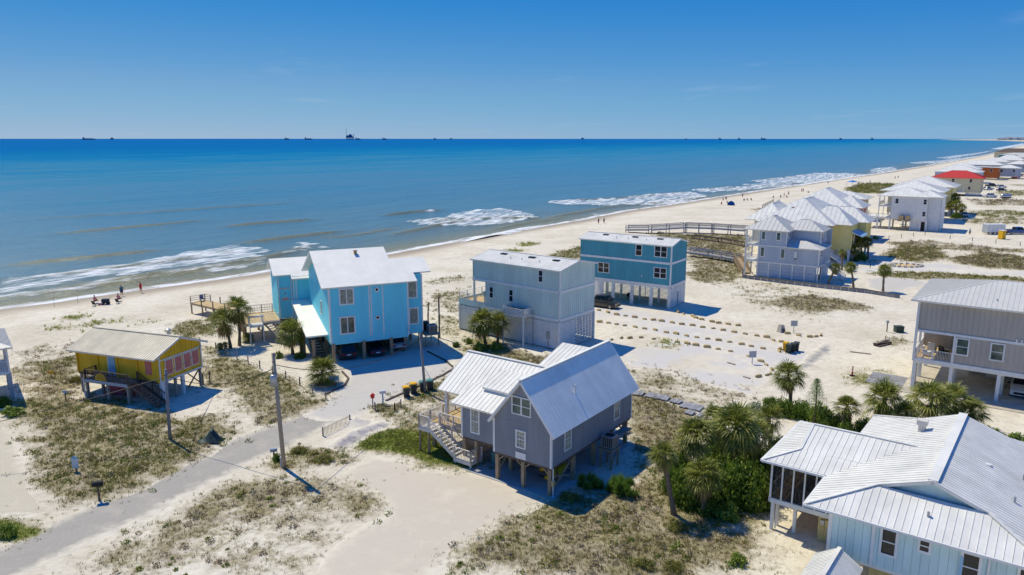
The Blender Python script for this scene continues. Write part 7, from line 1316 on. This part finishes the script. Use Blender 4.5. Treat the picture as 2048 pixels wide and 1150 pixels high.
def palm(label, base, crown, rpx, ragged=False, group=None, trunk=True, dead=True):
    b = G(*base); z0 = hz(b.x, b.y); b.z = z0; c = at_depth(*crown, b.y); r = rpx * (b.y*_c + (CAM_H-c.z)*_s) / FPX; k = _n[0]; _n[0] += 1; t = thing('palm_tree', label, 'palm', b, 0, group); d = c - b
    if trunk and d.z > .25:
        r0 = .17 if not ragged else .11; bend = Vector((random.uniform(-.12,.12), random.uniform(-.1,.1), 0)); pts = [Vector((0,0,-.3))] + [d*q*.97 + bend*math.sin(math.pi*q)*d.z*.4 for q in (.15,.3,.45,.6,.75,.9,1.0)]; MB().tube(pts, [r0*1.35] + [r0*(1.15-.18*(i % 2)-.03*i) for i in range(6)] + [r0*1.1], 10).obj('trunk', M['trunk'], t, True)
    o = link('crown', CROWNS[k % 6] if not ragged else RAG, None, t); o.location = d; s = r*random.uniform(1.08,1.28); o.scale = (s*random.uniform(.88,1.1), s*random.uniform(.88,1.1), s*random.uniform(.82,1.05)); o.rotation_euler = (random.uniform(-.32,.32), random.uniform(-.32,.32), random.uniform(0,6.3))
    if dead and not ragged: q = link('dead_fronds', DEAD[k % 3], None, t); q.location = d; q.scale = (s*.8, s*.8, s*.85); q.rotation_euler = (0,0,random.uniform(0,6))
    return t
for a in [('leaning palm, left of the pair by the blue house deck',(461.7,697),(446,640),32),('upright palm, right of the pair by the blue house deck',(478.7,691),(476,616),32),('palm in front of the blue house deck wall',(586,709),(581,663),32),('smaller palm half hidden behind the palm at the deck wall',(604,706),(603,665),17),('short round palm in the bed at the gravel drive',(645,768),(645,742),34),
 ('palm with shaggy trunk, left of the pair before the pale modular house',(972,694),(965,643),33),('palm, right of the pair before the pale modular house',(995,687),(996,645),27),
 ('tall leaning palm at the left end of the near grove',(1349,1032),(1327,908),34),('front palm with clear trunk in the near grove',(1409,1032),(1407,948),42),('broad palm at the back left of the near grove',(1398,965),(1393,868),50),('palm peeking over the top of the near grove',(1432,905),(1430,832),34),('broad palm in the middle top of the near grove',(1478,965),(1472,852),52),('palm at the back right of the near grove',(1512,950),(1508,868),46),('drooping palm between the near grove and the white porch roof',(1540,900),(1537,836),38),('tall palm standing behind the near grove against bright sand',(1580,815),(1577,748),37),
 ('palm left of the big palm behind the near roofs',(1697,862),(1694,812),30),('big bushy palm behind the porch roof ridge',(1772,855),(1769,797),46),('low palm between the two big palms behind the near roofs',(1815,865),(1813,825),30),('big palm before the taupe house posts',(1864,850),(1862,795),44),('palm right of the big palm before the taupe house',(1912,850),(1909,802),38),('rightmost palm behind the near white roofs',(1945,855),(1943,820),30),
 ('leaning palm by the lilac house stair',(1656,568),(1671,535),14),('middle palm behind the retaining wall',(1707,575),(1701,533),13),('right palm behind the retaining wall',(1766,583),(1769,539),15),('small palm at the lilac house corner',(1684,540),(1685,505),9),('palm left in the clump at the yellow house',(1702,515),(1701,480),14),('palm in the middle of the clump at the yellow house',(1722,518),(1720,478),14),('palm right in the clump at the yellow house',(1736,518),(1735,483),12),('low palm in front of the clump at the yellow house',(1712,522),(1710,497),12),
 ('top palm of the dark clump by the far yellow house',(1911,432),(1911,394),11),('middle palm of the dark clump by the far yellow house',(1914,434),(1913,408),12),('right palm of the dark clump by the far yellow house',(1925,436),(1924,415),11),('left palm of the dark clump by the far yellow house',(1903,432),(1902,409),9)]: palm(*a)
palm('thin ragged palm, shorter of two behind the air conditioners', (856.5,650), (857.5,603), 10, True); palm('thin ragged palm, taller of two behind the air conditioners', (879,676), (877,588), 13, True)
for i, (x, y, r) in enumerate(((440,700,9),(451,698,9),(496,684,15))): palm(('tiny palm, left of two at the leaning palm', 'tiny palm, right of two at the leaning palm', 'dark sago palm under the deck stair')[i], (x,y), (x,y-8), r, False, None, True, False)
def leaf_blob(seed, n_clump=26, leaves=62, size=.085, flat=.75, spiky=False):
    rd = np.random.default_rng(seed); C = rd.normal(size=(n_clump,3)); C /= np.linalg.norm(C,axis=1)[:,None]; C[:,2] = np.abs(C[:,2])*1.1-.12; C *= rd.uniform(.45,.85,(n_clump,1)); C[:,2] *= flat; N = n_clump*leaves; base = np.repeat(C, leaves, 0); D = rd.normal(size=(N,3)); D /= np.linalg.norm(D,axis=1)[:,None]
    if spiky:
        D[:,2] = np.abs(D[:,2])*.9+.05; D /= np.linalg.norm(D,axis=1)[:,None]; side = np.cross(D, rd.normal(size=(N,3))); side /= np.linalg.norm(side,axis=1)[:,None]; L = rd.uniform(.36,.55,(N,1)); p0 = base - side*.022; p1 = base + side*.022; tip = base + D*L; V = np.stack([p0, p1, tip], 1).reshape(-1,3); F = np.arange(N*3).reshape(-1,3)
    else:
        c = base + D*rd.uniform(.12,.27,(N,1)); a = np.cross(D, rd.normal(size=(N,3))); a /= np.linalg.norm(a,axis=1)[:,None]; b = np.cross(D, a) + D*.5; b /= np.linalg.norm(b,axis=1)[:,None]; s = rd.uniform(.6,1.2,(N,1))*size; V = np.stack([c-a*s*.45, c-b*s, c+a*s*.45, c+b*s], 1).reshape(-1,3); F = np.arange(N*4).reshape(-1,4)
    V[:,2] = np.maximum(V[:,2], -.1); me = bpy.data.meshes.new('foliage'); me.from_pydata(V.tolist(), [], F.tolist()); return me
def blobs(mat_, seeds, **k):
    r = []
    for s in seeds: me = leaf_blob(s, **k); me.materials.append(M[mat_]); r.append(me)
    return r
BL = {'dark': blobs('bush_dark', (1,2,3,11), n_clump=60, leaves=80, size=.062), 'bright': blobs('bush_bright', (4,5)), 'yucca': blobs('bush_yucca', (6,7), n_clump=9, leaves=240, spiky=True), 'pale': blobs('bush_pale', (8,)), 'lime': blobs('grass_lime', (12,13), n_clump=14, leaves=60, size=.1), 'olive': blobs('grass_olive', (9,10), n_clump=34, leaves=90, size=.05, flat=.45)}
def shrub(label, px, py, wpx, hpx, kind, group=None):
    b = G(px, py); b.z = hz(b.x, b.y); sc = (b.y*_c + CAM_H*_s) / FPX; w = wpx*sc/2; h_ = hpx*sc/1.05; t = thing('shrub', label, 'shrub', b, random.uniform(0,6.3), group); o = link('foliage', random.choice(BL[kind]), None, t); o.scale = (w, w*.9, h_); m = MB()
    for i in range(3): m.tube([(0,0,-.2),(random.uniform(-.3,.3)*w, random.uniform(-.3,.3)*w, h_*.5)], [.05,.02], 5)
    m.obj('stems', M['wood_dark'], t)
for a in [('dark scrub bush in the cottage shade beside its corner pile',1140,1000,60,30,'olive'),('leafy shrub at the right foot of the near grove',1520,1010,60,60,'dark'),('leafy shrub behind the drooping palm, against the porch roof',1560,905,50,50,'dark'),('tall leafy shrub joining the palms at the top of the near grove',1440,925,110,75,'dark'),('leafy shrub at the left flank of the near grove',1345,985,60,70,'dark'),('bright leafy shrub at the foot of the near grove centre',1455,1035,70,45,'bright'),('leafy shrub between the broad palms of the near grove',1490,930,90,70,'dark'),('leafy shrub below the drooping palm',1535,930,60,55,'dark'),('leafy shrub left of the tall palm against sand',1540,815,44,34,'dark'),('leafy shrub filling behind the porch roof left',1690,872,60,48,'dark'),('olive leafy shrub under the big bushy palm',1770,878,80,52,'bright'),('leafy shrub under the palms before the taupe house',1880,875,80,50,'dark'),('bright leafy shrub at the end of the palm row by the taupe house',1960,880,60,46,'bright'),('green bush at the bottom left corner beside the concrete drive',14,1075,44,40,'bright'),('large dark leafy shrub at the heart of the near grove',1450,1005,130,135,'dark'),('dark leafy shrub at the front right of the near grove',1500,1008,120,125,'dark'),('dark leafy shrub left of the front palm in the near grove',1378,1008,100,115,'dark'),('dark leafy shrub behind the leaning palm',1362,955,70,80,'dark'),('dark leafy shrub filling the right side of the near grove',1520,965,85,90,'dark'),('dark leafy shrub low between the two near trunks',1420,1030,60,45,'dark'),
 ('bright green shrub, left of two above the near grove',1462,832,55,28,'bright'),('dark green shrub, right of two above the near grove',1480,838,40,32,'dark'),('pale silvery shrub beside the tall palm',1518,830,62,40,'pale'),('dark leafy shrub under the tall palm, left',1565,830,60,50,'dark'),('dark leafy shrub under the tall palm, right',1600,835,60,52,'dark'),('olive wispy shrub behind the porch roof',1640,850,70,70,'bright'),('dark shrub behind the porch roof ridge',1665,860,60,50,'dark'),('dark shrub between the big palms behind the near roofs',1735,868,70,50,'dark'),('dark shrub below the big palm before the taupe house',1835,872,70,45,'dark'),('bright shrub, left of the clump at the right edge behind the roof',1985,885,60,45,'bright'),('bright shrub, right of the clump at the right edge behind the roof',2030,892,60,42,'bright'),('dark shrub behind the near roof at right',1930,868,60,40,'dark'),
 ('spiky green yucca, left of the pair beside the grey cottage',1230,990,60,56,'yucca'),('spiky green yucca, right of the pair beside the grey cottage',1262,994,52,50,'yucca'),('dark spiky yucca in shade of the grey cottage',1180,978,64,50,'yucca'),('spiky plant at the shadow edge right of the grey cottage',1312,918,30,30,'yucca'),
 ('round clipped olive shrub at the bottom right sand',1476,1128,50,34,'bright'),('low olive shrub, left of the mass at the bottom right',1290,1135,62,30,'olive'),('low olive shrub, right of the mass at the bottom right',1345,1138,62,30,'olive'),('dark low shrub under the palm shade',1355,1062,58,32,'olive'),
 ('dark shrub at the foot of the transformer pole',555,922,22,24,'dark'),('brown-green low shrub, left of two beyond the transformer pole',600,905,52,22,'olive'),('brown-green low shrub, right of two beyond the transformer pole',648,922,62,22,'olive'),
 ('bright green shrub at the foot of the palms before the modular house',960,702,40,26,'bright'),('bright green shrub right of those palms',990,700,34,22,'bright'),('lime shrub in the bed right of the blue house',936,688,22,18,'bright'),('green shrub at the corner of the shaded bed',912,694,20,16,'dark'),
 ('small green shrub in the palm bed before the blue house',557,716,22,20,'bright'),('low green shrub under the deck wall palm',600,716,30,18,'dark'),
 ('olive mound shrub at the left edge under the balcony',25,830,60,28,'bright'),('dark shrub at the left edge house posts',5,812,40,34,'dark'),
 ('dark shrub left of the yellow house bins',155,765,40,26,'olive'),('green shrub by the yellow house stair',1692,522,20,22,'dark'),('green shrub right of the curved stair',1750,478,16,10,'bright'),('dark shrub under the far palm clump',1912,436,28,16,'dark'),('dark shrub in the clump at the yellow house',1720,522,34,28,'dark')]: shrub(*a)
k = 0
for x, y, w in [(452,1132,14),(540,1000,16),(545,1014,12),(415,1078,10),(455,1100,8),(345,1118,10),(352,1140,12),(278,1140,16),(340,1130,9),(574,968,10),(595,962,9),(372,1150,10),(1000,1080,16),(1075,1060,14),(920,1130,16),(1230,1060,14),(1120,1030,16),(300,905,10),(385,895,9),(245,880,9)]:
    shrub('small green tuft plant, one of many dotted over the foreground sand', x, y, w*1.25, w*.7, 'lime', 'small green tufts on the foreground sand')
# a spindly young pine
def pine(label, base, top, wpx):
    b = G(*base); c = at_depth(*top, b.y); t = thing('pine_tree', label, 'pine', b); H_ = c.z; MB().tube([(0,0,-.2),(.05,0,H_*.5),(0,0,H_)], [.09,.06,.02], 7).obj('trunk', M['wood_dark'], t); rd = np.random.default_rng(5); N = 2600; q = rd.uniform(.25,1,(N,1)); r = (1.1-q)*1.9*rd.uniform(.1,1,(N,1)); a = rd.uniform(0,6.3,(N,1)); base_ = np.hstack([r*np.cos(a), r*np.sin(a), q*H_]); D = rd.normal(size=(N,3)); D[:,2] += .6; D /= np.linalg.norm(D,axis=1)[:,None]; s = np.cross(D, rd.normal(size=(N,3))); s /= np.linalg.norm(s,axis=1)[:,None]; V = np.stack([base_-s*.012, base_+s*.012, base_+D*.22], 1).reshape(-1,3); o = fastmesh('crown', V, np.arange(N*3).reshape(-1,3), M['bush_yucca'], None, (), t, False)
    br = MB(); [br.tube([(0,0,H_*f),(1.1*(1.05-f)*math.cos(i*2.4),1.1*(1.05-f)*math.sin(i*2.4),H_*f+.15)], [.025,.01], 4) for i, f in enumerate([.3+.04*j for j in range(17)])]; br.obj('branches', M['wood_dark'], t)
pine('spindly young pine between the palms behind the porch roof', (1627,852), (1627,758), 40)

# ---------------------------------------------------------------- dune grass: far too many blades to count
def grass(name, kind, m, per, blen, wid, seed, lean=.55, label=''):
    rd = np.random.default_rng(seed); d = DENS[kind]; dist = np.hypot(gx, gy); lod = np.clip(55/np.maximum(dist, 30), .12, 1.25); lam = d * per * CELL * CELL * lod**1.5; lam[(gn > 125)] = 0; n = rd.poisson(lam); idx = np.repeat(np.arange(n.size), n.ravel()); N = len(idx)
    x = gx.ravel()[idx] + rd.uniform(-.36,.36,N); y = gy.ravel()[idx] + rd.uniform(-.36,.36,N); z = height(x, y) - .02; B = 7; sc = (1/np.sqrt(lod.ravel()[idx]))**.9; x, y, z, sc = (np.repeat(v, B) for v in (x, y, z, sc)); K = N*B; az = rd.uniform(0, 6.283, K); L = blen*rd.uniform(.5,1.25,K)*sc; ln = rd.uniform(.1,1,K)*lean; x = x + rd.normal(0,.07,K)*sc; y = y + rd.normal(0,.07,K)*sc
    dx, dy = np.cos(az), np.sin(az); w = wid*sc*.5; p0 = np.stack([x-dy*w, y+dx*w, z], 1); p1 = np.stack([x+dy*w, y-dx*w, z], 1); tip = np.stack([x+dx*L*ln, y+dy*L*ln, z+L*np.sqrt(np.maximum(.05,1-ln**2))], 1); V = np.stack([p0,p1,tip],1).reshape(-1,3); o = fastmesh(name, V, np.arange(K*3).reshape(-1,3), M[m], 'stuff', (), None, False); o['label'] = label; o['category'] = 'grass'
grass('dune_grass', 'dry', 'grass_dry', 24, .22, .032, 1, .85, 'dry tan dune grass scattered over the sand'); grass('olive_grass', 'olive', 'grass_olive', 30, .22, .036, 2, .85, 'olive green dune grass and low scrub'); grass('green_grass', 'green', 'grass_green', 36, .15, .045, 3, .85, 'bright green lawn grass and weeds'); grass('beach_vine', 'lime', 'grass_lime', 16, .3, .06, 4, .85, 'lime green creeping vine patches on the beach')

def scrub(name, kind, m, per, seed, label):          # low woody clumps among the grass, merged because nobody could count them
    rd = np.random.default_rng(seed); d = DENS[kind]; dist = np.hypot(gx, gy); lam = np.clip(d, 0, 1.2) * per * CELL * CELL * np.clip(60/np.maximum(dist, 30), .2, 1.2); lam[gn > 120] = 0; n = rd.poisson(lam); idx = np.repeat(np.arange(n.size), n.ravel()); N = len(idx); K = 36
    x = gx.ravel()[idx] + rd.uniform(-.3,.3,N); y = gy.ravel()[idx] + rd.uniform(-.3,.3,N); z = height(x, y); r = rd.uniform(.12,.42,N)**1.0 * np.maximum(1, dist.ravel()[idx]/110); C = np.repeat(np.stack([x,y,z],1), K, 0); rr = np.repeat(r, K)[:,None]
    D = rd.normal(size=(N*K,3)); D[:,2] = np.abs(D[:,2]); D /= np.linalg.norm(D,axis=1)[:,None]; P = C + D*rr*np.array([1,1,.75])*rd.uniform(.55,1.05,(N*K,1)); a = np.cross(D, rd.normal(size=(N*K,3))); a /= np.linalg.norm(a,axis=1)[:,None]; b = np.cross(D,a) + D*.6; w = (.045 + rr*.16)
    V = np.stack([P-a*w*.5, P+a*w*.5, P+b*w], 1).reshape(-1,3); o = fastmesh(name, V, np.arange(N*K*3).reshape(-1,3), M[m], 'stuff', (), None, False); o['label'] = label; o['category'] = 'scrub'
scrub('brown_scrub', 'dry', 'scrub_brown', .55, 21, 'low brown woody scrub clumps over the dunes'); scrub('grey_scrub', 'dry', 'scrub_grey', .5, 22, 'low grey-green scrub clumps over the dunes'); scrub('green_scrub', 'olive', 'bush_dark', .45, 23, 'low dark green scrub clumps over the dunes'); scrub('olive_scrub', 'olive', 'grass_olive', .9, 24, 'low olive scrub clumps over the dunes')
